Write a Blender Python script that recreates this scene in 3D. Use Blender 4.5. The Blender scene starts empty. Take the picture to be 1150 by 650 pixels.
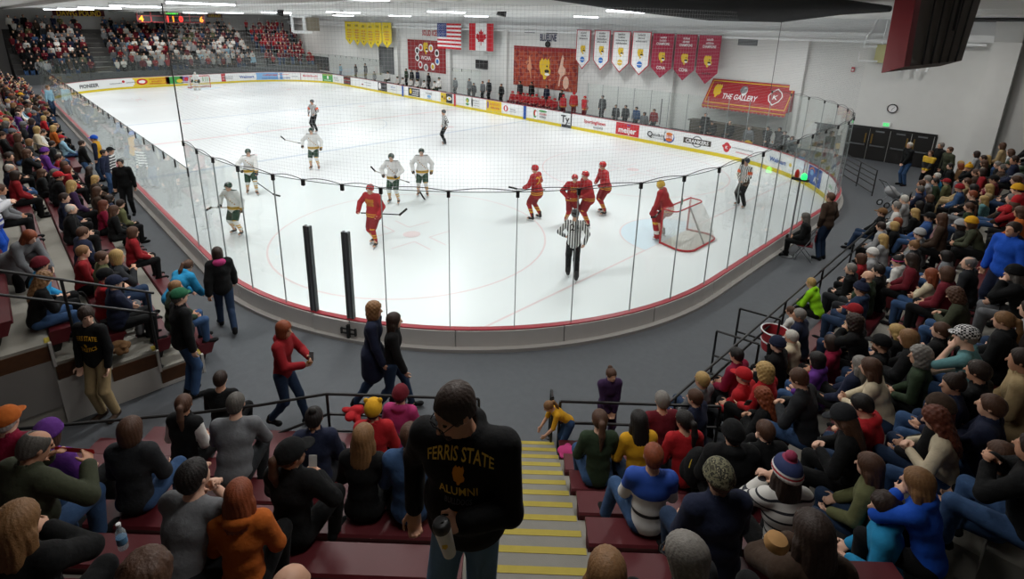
import bpy, bmesh, math, random
import numpy as np
from mathutils import Vector, Matrix
from mathutils.bvhtree import BVHTree
R = math.radians
scene = bpy.context.scene
COL = scene.collection
rnd = random.Random(7)

# ------------------------------------------------------------------ camera (solved from the rink's known size)
CP = [-5.174500049159293, 16.42127649432709, 6.978132497643867, -0.7649288315123595, 0.29094053715777696, 0.018325291083438874, 607.5481138079708, 565.37610334363, 208.4201318085319]
ZF = 0.632          # concourse floor above the ice
CX = np.array(CP[:3])
def cam_axes():
    yaw, pit, rol = CP[3:6]
    cy, sy, cp, sp = math.cos(yaw), math.sin(yaw), math.cos(pit), math.sin(pit)
    f = np.array([cy*cp, sy*cp, -sp]); r = np.array([sy, -cy, 0.0]); u = np.cross(r, f)
    c, s = math.cos(rol), math.sin(rol)
    return c*r+s*u, -s*r+c*u, f
AX = cam_axes()
def ray(x, y):
    return AX[0]*((x-CP[7])/CP[6]) + AX[1]*(-(y-CP[8])/CP[6]) + AX[2]
def at(x, y, D):                      # point on the ray at a depth along the optical axis
    return CX + ray(x, y)*D
def at_z(x, y, z):
    d = ray(x, y); return CX + d*((z-CX[2])/d[2])
def at_ax(x, y, ax, val):
    d = ray(x, y); return CX + d*((val-CX[ax])/d[ax])
def project(P):
    q = np.asarray(P, float)-CX
    a, b, c = q@AX[0], q@AX[1], q@AX[2]
    return CP[7]+CP[6]*a/c, CP[8]-CP[6]*b/c, c

cam_d = bpy.data.cameras.new('camera'); cam = bpy.data.objects.new('camera', cam_d); COL.objects.link(cam)
cam_d.sensor_width = 36; cam_d.lens = 36*CP[6]/1150
cam_d.shift_x = (575-CP[7])/1150; cam_d.shift_y = (CP[8]-325)/1150
cam_d.clip_end = 200; cam_d.clip_start = .05
M = Matrix.Identity(4)
for i in range(3):
    M[i][0], M[i][1], M[i][2], M[i][3] = AX[0][i], AX[1][i], -AX[2][i], CX[i]
cam.matrix_world = M
scene.camera = cam
vs = scene.view_settings
vs.view_transform = 'Standard'; vs.look = 'None'; vs.gamma = 1; vs.use_curve_mapping = False
vs.exposure = 0.0

# ------------------------------------------------------------------ objects
def tag(o, label=None, cat=None, group=None, kind=None):
    if label: o['label'] = label
    if cat: o['category'] = cat
    if group: o['group'] = group
    if kind: o['kind'] = kind
    return o
def link_mesh(name, me, parent=None, mw=None):
    o = bpy.data.objects.new(name, me); COL.objects.link(o)
    if parent: o.parent = parent
    if mw is not None: o.matrix_local = mw
    return o
def empty(name, loc, rz=0.0, label=None, cat=None, group=None):
    o = bpy.data.objects.new(name, None); COL.objects.link(o)
    o.location = loc; o.rotation_euler = (0, 0, rz); o.empty_display_size = .1
    return tag(o, label, cat, group)
def np_mesh(name, V, Q, smooth=True, mat=None):
    """mesh from numpy verts and a quad (n x 4) or triangle (n x 3) array"""
    me = bpy.data.meshes.new(name)
    V = np.asarray(V, np.float32); Q = np.asarray(Q, np.int32)
    k = Q.shape[1]
    me.vertices.add(len(V)); me.vertices.foreach_set('co', V.ravel())
    me.loops.add(Q.size); me.loops.foreach_set('vertex_index', Q.ravel())
    me.polygons.add(len(Q)); me.polygons.foreach_set('loop_start', np.arange(0, Q.size, k, dtype=np.int32))
    me.polygons.foreach_set('loop_total', np.full(len(Q), k, np.int32))
    me.polygons.foreach_set('use_smooth', np.full(len(Q), smooth))
    me.update(calc_edges=True)
    if mat: me.materials.append(mat)
    return me

class MB:
    """collects shapes, links them as ONE mesh object"""
    def __init__(s): s.v = []; s.f = []; s.m = []; s.sm = []
    def add(s, vs, fs, mi=0, smooth=False):
        o = len(s.v); s.v += [tuple(float(c) for c in v) for v in vs]
        for f in fs: s.f.append(tuple(o+i for i in f)); s.m.append(mi); s.sm.append(smooth)
        return s
    def box(s, lo, hi, mi=0):
        x0, y0, z0 = lo; x1, y1, z1 = hi
        return s.hexa([(x0,y0,z0),(x1,y0,z0),(x1,y1,z0),(x0,y1,z0)], [(x0,y0,z1),(x1,y0,z1),(x1,y1,z1),(x0,y1,z1)], mi)
    def hexa(s, b, t, mi=0):
        return s.add(list(b)+list(t), [(3,2,1,0),(4,5,6,7),(0,1,5,4),(1,2,6,5),(2,3,7,6),(3,0,4,7)], mi)
    def obox(s, c, ax, ay, az, mi=0):      # oriented box: centre and three half vectors
        c, ax, ay, az = (np.asarray(q, float) for q in (c, ax, ay, az))
        return s.hexa([c-ax-ay-az, c+ax-ay-az, c+ax+ay-az, c-ax+ay-az], [c-ax-ay+az, c+ax-ay+az, c+ax+ay+az, c-ax+ay+az], mi)
    def tube(s, pts, r, n=8, mi=0, closed=False, caps=True):
        P = [np.asarray(p, float) for p in pts]; k = len(P)
        rr = r if hasattr(r, '__len__') else [r]*k
        rings = []; prev = None
        for i in range(k):
            a = P[i-1] if (i > 0 or closed) else P[i]; b = P[(i+1) % k] if (i < k-1 or closed) else P[i]
            t = b-a; t = t/(np.linalg.norm(t)+1e-12)
            if prev is None:
                up = np.array([0, 0, 1.0]) if abs(t[2]) < .9 else np.array([1.0, 0, 0])
                e1 = np.cross(t, up)
            else: e1 = prev - t*(prev@t)
            e1 = e1/(np.linalg.norm(e1)+1e-12); e2 = np.cross(t, e1); prev = e1
            rings.append([P[i]+rr[i]*(math.cos(2*math.pi*j/n)*e1+math.sin(2*math.pi*j/n)*e2) for j in range(n)])
        vs = [v for g in rings for v in g]; fs = []
        for i in range(k if closed else k-1):
            i2 = (i+1) % k
            for j in range(n):
                j2 = (j+1) % n
                fs.append((i*n+j, i*n+j2, i2*n+j2, i2*n+j))
        if caps and not closed:
            fs.append(tuple(range(n-1, -1, -1))); fs.append(tuple((k-1)*n+j for j in range(n)))
        return s.add(vs, fs, mi, True)
    def lathe(s, c, prof, n=16, mi=0, ax=None):   # profile [(r,z)...] about z at c
        c = np.asarray(c, float); vs = []; fs = []
        for r, z in prof:
            for j in range(n):
                a = 2*math.pi*j/n; vs.append(c+np.array([r*math.cos(a), r*math.sin(a), z]))
        for i in range(len(prof)-1):
            for j in range(n):
                j2 = (j+1) % n; fs.append((i*n+j, i*n+j2, (i+1)*n+j2, (i+1)*n+j))
        fs.append(tuple(range(n-1, -1, -1))); fs.append(tuple((len(prof)-1)*n+j for j in range(n)))
        return s.add(vs, fs, mi, True)
    def prism(s, poly, f0, f1, mi=0):      # polygon (2d) mapped by f0 / f1 to two faces
        n = len(poly); vs = [f0(*p) for p in poly]+[f1(*p) for p in poly]
        fs = [tuple(range(n-1, -1, -1)), tuple(range(n, 2*n))]+[(i, (i+1) % n, n+(i+1) % n, n+i) for i in range(n)]
        return s.add(vs, fs, mi)
    def mesh(s, name, mats):
        me = bpy.data.meshes.new(name); me.from_pydata(s.v, [], s.f)
        for m in (mats if isinstance(mats, (list, tuple)) else [mats]): me.materials.append(m)
        me.polygons.foreach_set('material_index', s.m); me.polygons.foreach_set('use_smooth', s.sm)
        me.update(); 
        return me
    def build(s, name, mats, parent=None, mw=None, fix=True):
        me = s.mesh(name, mats)
        if fix:
            bm = bmesh.new(); bm.from_mesh(me); bmesh.ops.recalc_face_normals(bm, faces=bm.faces); bm.to_mesh(me); bm.free()
        if any(s.sm): 
            try: me.set_sharp_from_angle(angle=R(45))
            except Exception: pass
        return link_mesh(name, me, parent, mw)

def rot_between(m): return m
# ------------------------------------------------------------------ materials
def lin(c):
    """sRGB hex or 0-1 tuple -> linear rgba"""
    if isinstance(c, str):
        c = c.lstrip('#'); c = tuple(int(c[i:i+2], 16)/255 for i in (0, 2, 4))
    return tuple((x/12.92 if x <= .04045 else ((x+.055)/1.055)**2.4) for x in c[:3])+(1.0,)
_mats = {}
def mat(name, color, rough=.7, metal=0.0, noise=0.0, nscale=8.0, bump=0.0, bscale=60.0, spec=.4, emit=None, estr=0.0, coat=0.0, sheen=0.0):
    if name in _mats: return _mats[name]
    m = bpy.data.materials.new(name); m.use_nodes = True; nt = m.node_tree; b = nt.nodes['Principled BSDF']
    c = lin(color)
    b.inputs['Base Color'].default_value = c; b.inputs['Roughness'].default_value = rough; b.inputs['Metallic'].default_value = metal
    b.inputs['Specular IOR Level'].default_value = spec
    if coat: b.inputs['Coat Weight'].default_value = coat
    if sheen: b.inputs['Sheen Weight'].default_value = sheen
    if noise or bump: tc = nt.nodes.new('ShaderNodeTexCoord')
    if noise:
        n = nt.nodes.new('ShaderNodeTexNoise'); n.inputs['Scale'].default_value = nscale; n.inputs['Detail'].default_value = 4
        r = nt.nodes.new('ShaderNodeMix'); r.data_type = 'RGBA'; r.blend_type = 'MIX'
        r.inputs[6].default_value = tuple(max(0, x*(1-noise)) for x in c[:3])+(1,); r.inputs[7].default_value = tuple(min(1, x*(1+noise)) for x in c[:3])+(1,)
        nt.links.new(tc.outputs['Object'], n.inputs['Vector']); nt.links.new(n.outputs['Fac'], r.inputs[0]); nt.links.new(r.outputs[2], b.inputs['Base Color'])
    if bump:
        n2 = nt.nodes.new('ShaderNodeTexNoise'); n2.inputs['Scale'].default_value = bscale; n2.inputs['Detail'].default_value = 3
        bp = nt.nodes.new('ShaderNodeBump'); bp.inputs['Strength'].default_value = bump; bp.inputs['Distance'].default_value = .02 if bscale < 20 else .01
        nt.links.new(tc.outputs['Object'], n2.inputs['Vector']); nt.links.new(n2.outputs['Fac'], bp.inputs['Height']); nt.links.new(bp.outputs['Normal'], b.inputs['Normal'])
    if emit: b.inputs['Emission Color'].default_value = lin(emit); b.inputs['Emission Strength'].default_value = estr
    _mats[name] = m; return m
def stripes(name, cols, axis='Z', period=None, stops=None, rough=.8, angle=0):
    """fabric with woven bands: periodic (cols, period) or at fixed object heights (stops=[(z,col)...])"""
    if name in _mats: return _mats[name]
    m = bpy.data.materials.new(name); m.use_nodes = True; nt = m.node_tree; b = nt.nodes['Principled BSDF']; b.inputs['Roughness'].default_value = rough
    tc = nt.nodes.new('ShaderNodeTexCoord'); sx = nt.nodes.new('ShaderNodeSeparateXYZ'); nt.links.new(tc.outputs['Object'], sx.inputs[0])
    src = sx.outputs[axis]
    cr = nt.nodes.new('ShaderNodeValToRGB'); cr.color_ramp.interpolation = 'CONSTANT'
    if stops is None:
        d = nt.nodes.new('ShaderNodeMath'); d.operation = 'DIVIDE'; d.inputs[1].default_value = period; nt.links.new(src, d.inputs[0])
        fr = nt.nodes.new('ShaderNodeMath'); fr.operation = 'FRACT'; nt.links.new(d.outputs[0], fr.inputs[0]); nt.links.new(fr.outputs[0], cr.inputs[0])
        st = [(i/len(cols), c) for i, c in enumerate(cols)]
    else:
        d = nt.nodes.new('ShaderNodeMath'); d.operation = 'DIVIDE'; d.inputs[1].default_value = 2.0; nt.links.new(src, d.inputs[0]); nt.links.new(d.outputs[0], cr.inputs[0])
        st = [(max(0, z/2.0), c) for z, c in stops]
    e = cr.color_ramp.elements
    while len(e) > 1: e.remove(e[-1])
    e[0].position = 0; e[0].color = lin(st[0][1])
    for p, c in st[1:]:
        x = e.new(p); x.color = lin(c)
    nt.links.new(cr.outputs[0], b.inputs['Base Color'])
    _mats[name] = m; return m
def plaid(name, c0, c1, s=9.0):
    if name in _mats: return _mats[name]
    m = bpy.data.materials.new(name); m.use_nodes = True; nt = m.node_tree; b = nt.nodes['Principled BSDF']; b.inputs['Roughness'].default_value = .85
    tc = nt.nodes.new('ShaderNodeTexCoord'); ck = nt.nodes.new('ShaderNodeTexChecker'); ck.inputs['Scale'].default_value = s
    ck.inputs['Color1'].default_value = lin(c0); ck.inputs['Color2'].default_value = lin(c1)
    nt.links.new(tc.outputs['Object'], ck.inputs['Vector']); nt.links.new(ck.outputs['Color'], b.inputs['Base Color'])
    _mats[name] = m; return m
def camo(name, cols, s=14.0):
    if name in _mats: return _mats[name]
    m = bpy.data.materials.new(name); m.use_nodes = True; nt = m.node_tree; b = nt.nodes['Principled BSDF']; b.inputs['Roughness'].default_value = .85
    tc = nt.nodes.new('ShaderNodeTexCoord'); n = nt.nodes.new('ShaderNodeTexNoise'); n.inputs['Scale'].default_value = s; n.inputs['Detail'].default_value = 3
    cr = nt.nodes.new('ShaderNodeValToRGB'); cr.color_ramp.interpolation = 'CONSTANT'; e = cr.color_ramp.elements
    while len(e) > 1: e.remove(e[-1])
    e[0].position = 0; e[0].color = lin(cols[0])
    for i, c in enumerate(cols[1:]):
        x = e.new(.42+.12*i); x.color = lin(c)
    nt.links.new(tc.outputs['Object'], n.inputs['Vector']); nt.links.new(n.outputs['Fac'], cr.inputs[0]); nt.links.new(cr.outputs[0], b.inputs['Base Color'])
    _mats[name] = m; return m
def glass_mat(name, tint=(.86,.92,.9), haze=.05, gl=1.0):
    if name in _mats: return _mats[name]
    m = bpy.data.materials.new(name); m.use_nodes = True; nt = m.node_tree; nt.nodes.clear()
    out = nt.nodes.new('ShaderNodeOutputMaterial'); tr = nt.nodes.new('ShaderNodeBsdfTransparent'); tr.inputs[0].default_value = tint+(1,)
    gs = nt.nodes.new('ShaderNodeBsdfGlossy'); gs.inputs['Roughness'].default_value = .03; gs.inputs['Color'].default_value = (gl, gl, gl, 1)
    df = nt.nodes.new('ShaderNodeBsdfDiffuse'); df.inputs[0].default_value = (.8,.86,.84,1)
    lw = nt.nodes.new('ShaderNodeLayerWeight'); lw.inputs[0].default_value = .5
    pw = nt.nodes.new('ShaderNodeMath'); pw.operation = 'POWER'; pw.inputs[1].default_value = 4.0; nt.links.new(lw.outputs['Facing'], pw.inputs[0])
    fr = nt.nodes.new('ShaderNodeMath'); fr.operation = 'MULTIPLY_ADD'; fr.inputs[1].default_value = .75; fr.inputs[2].default_value = .015; nt.links.new(pw.outputs[0], fr.inputs[0])
    m1 = nt.nodes.new('ShaderNodeMixShader'); m1.inputs[0].default_value = haze
    m2 = nt.nodes.new('ShaderNodeMixShader')
    nt.links.new(tr.outputs[0], m1.inputs[1]); nt.links.new(df.outputs[0], m1.inputs[2])
    nt.links.new(fr.outputs[0], m2.inputs[0]); nt.links.new(m1.outputs[0], m2.inputs[1]); nt.links.new(gs.outputs[0], m2.inputs[2])
    nt.links.new(m2.outputs[0], out.inputs[0])
    _mats[name] = m; return m
def net_mat(name, col, cell=.045, th=.10, thick_h=None):
    """knotted cord net: cords where the texture grid is, open between them (real-size mesh holes in object space, uv in metres)"""
    if name in _mats: return _mats[name]
    m = bpy.data.materials.new(name); m.use_nodes = True; nt = m.node_tree; nt.nodes.clear()
    out = nt.nodes.new('ShaderNodeOutputMaterial'); tr = nt.nodes.new('ShaderNodeBsdfTransparent')
    d1 = nt.nodes.new('ShaderNodeBsdfDiffuse'); d1.inputs[0].default_value = lin(col); d2 = nt.nodes.new('ShaderNodeBsdfTranslucent'); d2.inputs[0].default_value = lin(col)
    df = nt.nodes.new('ShaderNodeMixShader'); nt.links.new(d1.outputs[0], df.inputs[1]); nt.links.new(d2.outputs[0], df.inputs[2])
    uv = nt.nodes.new('ShaderNodeUVMap'); sx = nt.nodes.new('ShaderNodeSeparateXYZ'); nt.links.new(uv.outputs[0], sx.inputs[0])
    def line(o):
        d = nt.nodes.new('ShaderNodeMath'); d.operation = 'DIVIDE'; d.inputs[1].default_value = cell; nt.links.new(o, d.inputs[0])
        f = nt.nodes.new('ShaderNodeMath'); f.operation = 'FRACT'; nt.links.new(d.outputs[0], f.inputs[0])
        l = nt.nodes.new('ShaderNodeMath'); l.operation = 'LESS_THAN'; l.inputs[1].default_value = th; nt.links.new(f.outputs[0], l.inputs[0]); return l
    a, b = line(sx.outputs[0]), line(sx.outputs[1])
    mx = nt.nodes.new('ShaderNodeMath'); mx.operation = 'MAXIMUM'; nt.links.new(a.outputs[0], mx.inputs[0]); nt.links.new(b.outputs[0], mx.inputs[1])
    ms = nt.nodes.new('ShaderNodeMixShader'); nt.links.new(mx.outputs[0], ms.inputs[0]); nt.links.new(tr.outputs[0], ms.inputs[1]); nt.links.new(df.outputs[0], ms.inputs[2])
    nt.links.new(ms.outputs[0], out.inputs[0])
    _mats[name] = m; return m
_txt = {}
def text2d(s, fat=0.0):
    """verts (unit height caps ~0.7) and faces of a line of lettering, centred on x"""
    if (s, fat) in _txt: return _txt[(s, fat)]
    cu = bpy.data.curves.new('t', 'FONT'); cu.body = s; cu.align_x = 'CENTER'; cu.resolution_u = 2; cu.offset = fat
    o = bpy.data.objects.new('t', cu); COL.objects.link(o)
    dg = bpy.context.evaluated_depsgraph_get(); dg.update()
    ev = o.evaluated_get(dg); me = ev.to_mesh()
    V = [(v.co.x, v.co.y) for v in me.vertices]; F = [tuple(p.vertices) for p in me.polygons]
    ev.to_mesh_clear(); bpy.data.objects.remove(o); bpy.data.curves.remove(cu)
    _txt[(s, fat)] = (V, F); return V, F
def lettering(name, s, mp, h, m, parent, width=None, bold=0.0, y0=0.0):
    """flat lettering of cap height h (m) mapped by mp(x,y)->3D, optional exact width"""
    V, F = text2d(s, .022 if bold else 0.0)
    k = h/.7; w = max(v[0] for v in V)-min(v[0] for v in V)
    kx = (width/w) if width else k
    b = MB(); b.add([mp(x*kx, y*k+y0) for x, y in V], F)
    return b.build(name, m, parent, fix=False)
def quad_map(p0, p1, p2, p3):
    p0, p1, p2, p3 = (np.asarray(p, float) for p in (p0, p1, p2, p3))
    return lambda s, t: (p0*(1-s)+p1*s)*(1-t)+(p3*(1-s)+p2*s)*t
def disc(n=20, rx=1.0, ry=1.0, cx=0.0, cy=0.0):
    return [(cx+rx*math.cos(2*math.pi*i/n), cy+ry*math.sin(2*math.pi*i/n)) for i in range(n)]
DOG_HEAD = [(-.35,-.1),(-.42,.15),(-.38,.42),(-.2,.62),(-.1,.5),(.05,.6),(.2,.5),(.32,.62),(.42,.35),(.36,.1),(.48,-.08),(.45,-.3),(.2,-.42),(.1,-.6),(-.05,-.62),(-.1,-.4),(-.28,-.32)]
RINK_W = 232.0
HOUSE_W = 128.0
_ORD = ['zeroth','first','second','third','fourth','fifth','sixth','seventh','eighth','ninth','tenth','eleventh','twelfth','thirteenth','fourteenth','fifteenth','sixteenth','seventeenth','eighteenth','nineteenth','twentieth']
_TENS = {2:'twenty',3:'thirty',4:'forty',5:'fifty',6:'sixty',7:'seventy',8:'eighty',9:'ninety'}
def ordw(n):
    if n <= 20: return _ORD[n]
    if n % 10 == 0: return _TENS[n//10][:-1]+'ieth'
    return _TENS[n//10]+'-'+_ORD[n % 10]
def lamps_u(u): return int(round((u-6.0)/10.0))+1
def lamps_v(v): return int(round((v+10.5)/10.5))+1
# ------------------------------------------------------------------ rink outline
HW, RC, LEN = 12.95, 8.53, 60.96
_A = math.pi/2*RC
SEG = [HW-RC, _A, LEN-2*RC, _A, 2*(HW-RC), _A, LEN-2*RC, _A, HW-RC]
PER = sum(SEG)
def rink(s, off=0.0):
    """point and outward normal at run s from the middle of the near end, towards the left stand and round"""
    s = s % PER
    def o(p, n): return (p[0]+n[0]*off, p[1]+n[1]*off), n
    def arc(cx, cy, a): n = (math.cos(a), math.sin(a)); return o((cx+RC*n[0], cy+RC*n[1]), n)
    c = HW-RC
    for i, L in enumerate(SEG):
        if s <= L or i == 8: break
        s -= L
    if i == 0: return o((0, s), (-1, 0))
    if i == 1: return arc(RC, c, math.pi-s/RC)
    if i == 2: return o((RC+s, HW), (0, 1))
    if i == 3: return arc(LEN-RC, c, math.pi/2-s/RC)
    if i == 4: return o((LEN, c-s), (1, 0))
    if i == 5: return arc(LEN-RC, -c, -s/RC)
    if i == 6: return o((LEN-RC-s, -HW), (0, -1))
    if i == 7: return arc(RC, -c, -math.pi/2-s/RC)
    return o((0, -c+s), (-1, 0))
_S = np.linspace(0, PER, 1600, endpoint=False); _P = np.array([rink(s)[0] for s in _S])
def near_s(u, v): return float(_S[np.argmin((_P[:, 0]-u)**2+(_P[:, 1]-v)**2)])
def s_px(x, y, z=.6):
    p = at_z(x, y, z); return near_s(p[0], p[1])
def rp(s, z, off=0.0):
    p, n = rink(s, off); return (p[0], p[1], z)
def srange(s0, s1, step=.35):
    n = max(1, int(math.ceil((s1-s0)/step))); return [s0+(s1-s0)*i/n for i in range(n+1)]
def wall_strip(b, s0, s1, o0, o1, z0, z1, mi=0, step=.45):
    """solid bent bar along the outline between offsets o0,o1 and heights z0,z1"""
    S = srange(s0, s1, step); vs = []; fs = []
    for s in S: vs += [rp(s, z0, o0), rp(s, z0, o1), rp(s, z1, o1), rp(s, z1, o0)]
    for i in range(len(S)-1):
        a = 4*i; c = a+4
        for j in range(4): fs.append((a+j, a+(j+1) % 4, c+(j+1) % 4, c+j))
    fs += [(0, 1, 2, 3), tuple(4*(len(S)-1)+j for j in (3, 2, 1, 0))]
    return b.add(vs, fs, mi)

M_ice = mat('ice_sheet', '#e9edee', .32, noise=.05, nscale=.35, spec=.45)
M_white = mat('white_board', '#eceeee', .35)
M_yellow = mat('yellow_kick', '#d9c31e', .45)
M_red = mat('red_cap', '#a3323c', .4)
M_outer = mat('grey_board', '#c4c1bd', .5, noise=.06, nscale=3)
M_sill = mat('grey_sill', '#a09d99', .55)
M_floor = mat('rubber_floor', '#53565a', .75, noise=.12, nscale=9, bump=.15, bscale=220)
M_conc = mat('concrete', '#84827b', .85, noise=.12, nscale=5, bump=.1, bscale=90)
M_wall = mat('white_block_wall', '#dededb', .8, noise=.04, nscale=2)
M_black = mat('black_metal', '#151515', .45, spec=.5)
M_dark = mat('dark_paint', '#232323', .6)
M_steel = mat('steel', '#8d9093', .35, .8)
M_maroon = mat('maroon_bench', '#54191f', .45, noise=.12, nscale=6)
M_wood = mat('brown_wood', '#4a2d17', .6, noise=.3, nscale=12)
M_nose = mat('yellow_nosing', '#a8973a', .7, noise=.12, nscale=14)
M_glass = glass_mat('rink_pane', (.955, .975, .967), .012)
M_glass_l = glass_mat('rink_pane_worn', (.95,.97,.96), .05)  # left panes: milky look at grazing angle put into the colour as diffuse haze
M_mark_r = mat('faint_red_line', '#e8d6d7', .4)
M_mark_b = mat('faint_blue_line', '#cfd8e2', .4)
M_crease = mat('crease_blue', '#d6e6ef', .4)

# ------------------------------------------------------------------ ice and its lines
def flat(name, polys, m, z, parent=None):
    b = MB()
    for p in polys: b.add([(x, y, z) for x, y in p], [tuple(range(len(p)))])
    return b.build(name, m, parent, fix=False)
ice = MB(); S = srange(0, PER-.01, .4); n = len(S)
ice.add([rp(s, 0, .02) for s in S]+[rp(s, -.1, .02) for s in S], [tuple(range(n-1, -1, -1)), tuple(range(n, 2*n))]+[(i, (i+1) % n, n+(i+1) % n, n+i) for i in range(n)])
ice = ice.build('floor_ice', M_ice); tag(ice, 'white ice sheet of the rink', 'ice', kind='structure')
def ringpoly(c, r, w, a0=0, a1=2*math.pi, n=64):
    out = []
    for i in range(n):
        t0, t1 = a0+(a1-a0)*i/n, a0+(a1-a0)*(i+1)/n
        out.append([(c[0]+(r-w/2)*math.cos(t0), c[1]+(r-w/2)*math.sin(t0)), (c[0]+(r+w/2)*math.cos(t0), c[1]+(r+w/2)*math.sin(t0)),
                    (c[0]+(r+w/2)*math.cos(t1), c[1]+(r+w/2)*math.sin(t1)), (c[0]+(r-w/2)*math.cos(t1), c[1]+(r-w/2)*math.sin(t1))])
    return out
def rect(x0, y0, x1, y1): return [(x0, y0), (x1, y0), (x1, y1), (x0, y1)]
for u in (22.86, 38.1): flat('blue_line', [rect(u-.15, -12.93, u+.15, 12.93)], M_mark_b, .004, ice)
flat('centre_line', [rect(30.33, -12.93, 30.63, 12.93)], M_mark_r, .004, ice)
def halfw(u): return 12.93 if u > RC else (HW-RC)+math.sqrt(max(0, RC**2-(RC-u)**2))
for u in (3.35, LEN-3.35):
    h = halfw(3.35); flat('goal_line', [rect(u-.035, -h, u+.035, h)], M_mark_r, .005, ice)
    sgn = 1 if u < 30 else -1
    cr = [(u, 1.22+.6)]+[(u+sgn*1.83*math.cos(a), 1.83*math.sin(a)) for a in np.linspace(math.pi/2, -math.pi/2, 24)]
    flat('goal_crease', [cr], M_crease, .006, ice)
    flat('crease_line', ringpoly((u, 0), 1.83, .05, -math.pi/2, math.pi/2, 30) if sgn > 0 else ringpoly((u, 0), 1.83, .05, math.pi/2, 1.5*math.pi, 30), M_mark_r, .008, ice)
    for v in (6.7, -6.7):
        c = (u+sgn*6.1, v)
        hs = []
        for a in (1, -1):
            for q in (1, -1):
                hs += [rect(c[0]+a*.61-.025, c[1]+q*.3, c[0]+a*.61+.025, c[1]+q*1.2), rect(min(c[0]+a*.61, c[0]+a*1.5), c[1]+q*.3-.025, max(c[0]+a*.61, c[0]+a*1.5), c[1]+q*.3+.025)]
        flat('faceoff_circle', ringpoly(c, 4.57, .06), M_mark_r, .004, ice)
        flat('hash_mark', hs, M_mark_r, .006, ice)
        flat('faceoff_spot', [disc(20, .3, .3, *c)], M_mark_r, .007, ice)
flat('centre_circle', ringpoly((30.48, 0), 4.57, .06), M_mark_b, .006, ice)
for u in (24.4, 36.6):
    for v in (6.7, -6.7): flat('faceoff_spot', [disc(20, .3, .3, u, v)], M_mark_r, .005, ice)

# ------------------------------------------------------------------ concourse floor round the rink
b = MB(); S = srange(0, PER-.01, .6); n = len(S)
outer = []
X0, X1, Y0, Y1 = -12.0, 74.0, -16.0, 24.0
for s in S:
    p, nn = rink(s, 0); c = (30.48, 0.0); d = (p[0]-c[0], p[1]-c[1])
    ks = [((X1 if d[0] > 0 else X0)-c[0])/d[0] if abs(d[0]) > 1e-6 else 1e9, ((Y1 if d[1] > 0 else Y0)-c[1])/d[1] if abs(d[1]) > 1e-6 else 1e9]
    k = min(ks); outer.append((c[0]+d[0]*k, c[1]+d[1]*k, ZF))
inner = [rp(s, ZF, .11) for s in S]
b.add(inner+outer, [(i, n+i, n+(i+1) % n, (i+1) % n) for i in range(n)])
b.add(inner+[rp(s, -.1, .11) for s in S], [(i, (i+1) % n, n+(i+1) % n, n+i) for i in range(n)])
fl = b.build('floor', M_floor); fl['kind'] = 'structure'
# corners the radial ring leaves out
b = MB()
b = MB()
for (x0, x1) in ((X0, .0), (LEN+.1, X1)):
    for (y0, y1) in ((Y0, -12.9), (12.9, Y1)): b.box((x0, y0, ZF-.24), (x1, y1, ZF-.002))
o = b.build('floor_corner', M_floor); o['kind'] = 'structure'

# ------------------------------------------------------------------ boards
boards = empty('rink_boards', (0, 0, 0), 0, 'white rink boards with red cap rail and yellow kick strip around the ice', 'rink boards')
GAP0, GAP1 = s_px(644, 131), s_px(654, 133)      # open bench gate on the far side
if GAP0 > GAP1: GAP0, GAP1 = GAP1, GAP0
GAP0, GAP1 = GAP1-.95, GAP1
def spans(step_list=None): return [(0, GAP0), (GAP1, PER)]
for a, c in spans():
    b = MB(); wall_strip(b, a, c, 0, .06, 0, 1.06); b.build('facing', M_white, boards)
    b = MB(); wall_strip(b, a, c, -.015, .01, 0, .2); b.build('kick_strip', M_yellow, boards)
    b = MB(); wall_strip(b, a, c, -.015, .105, 1.06, 1.085); b.build('cap_rail', M_red, boards)
    b = MB(); wall_strip(b, a, c, .12, .24, ZF, ZF+.07); b.build('base_sill', M_sill, boards)
# outer panels with narrow joints; the two joints of the gate stand where the photo shows them
gate0, gate1 = s_px(355, 360, .85), s_px(396, 370, .85)
gate0, gate1 = min(gate0, gate1), max(gate0, gate1)
def outer_panels(a, c, step=2.4):
    k = max(1, round((c-a)/step)); w = (c-a)/k
    for i in range(k):
        b = MB(); wall_strip(b, a+i*w+.012, a+(i+1)*w-.012, .075, .125, ZF-.02, 1.055); b.build('outer_panel', M_outer, boards)
g = MB(); wall_strip(g, gate0+.02, gate1-.02, .075, .15, ZF+.05, 1.05); gate = g.build('gate_panel', M_outer, boards)
outer_panels(0, gate0); outer_panels(gate1, GAP0); outer_panels(GAP1, PER)
sm = gate0+.12
for (ds, dz) in ((0, 0),):
    b = MB(); p, nn = rink(gate0+.0, .19); t = (-nn[1], nn[0])
    T = np.array([t[0], t[1], 0]); N = np.array([nn[0], nn[1], 0]); P0 = np.array([p[0], p[1], .86])
    for dz in (-.05, .05): b.obox(P0+[0, 0, dz]-T*.0, T*.17, N*.012, np.array([0, 0, .012]))
    b.obox(P0, T*.03, N*.03, np.array([0, 0, .15])); b.obox(P0+T*.16, T*.02, N*.02, np.array([0, 0, .08])); b.obox(P0-T*.16, T*.015, N*.02, np.array([0, 0, .07]))
    b.build('gate_latch', M_black, gate)

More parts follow.
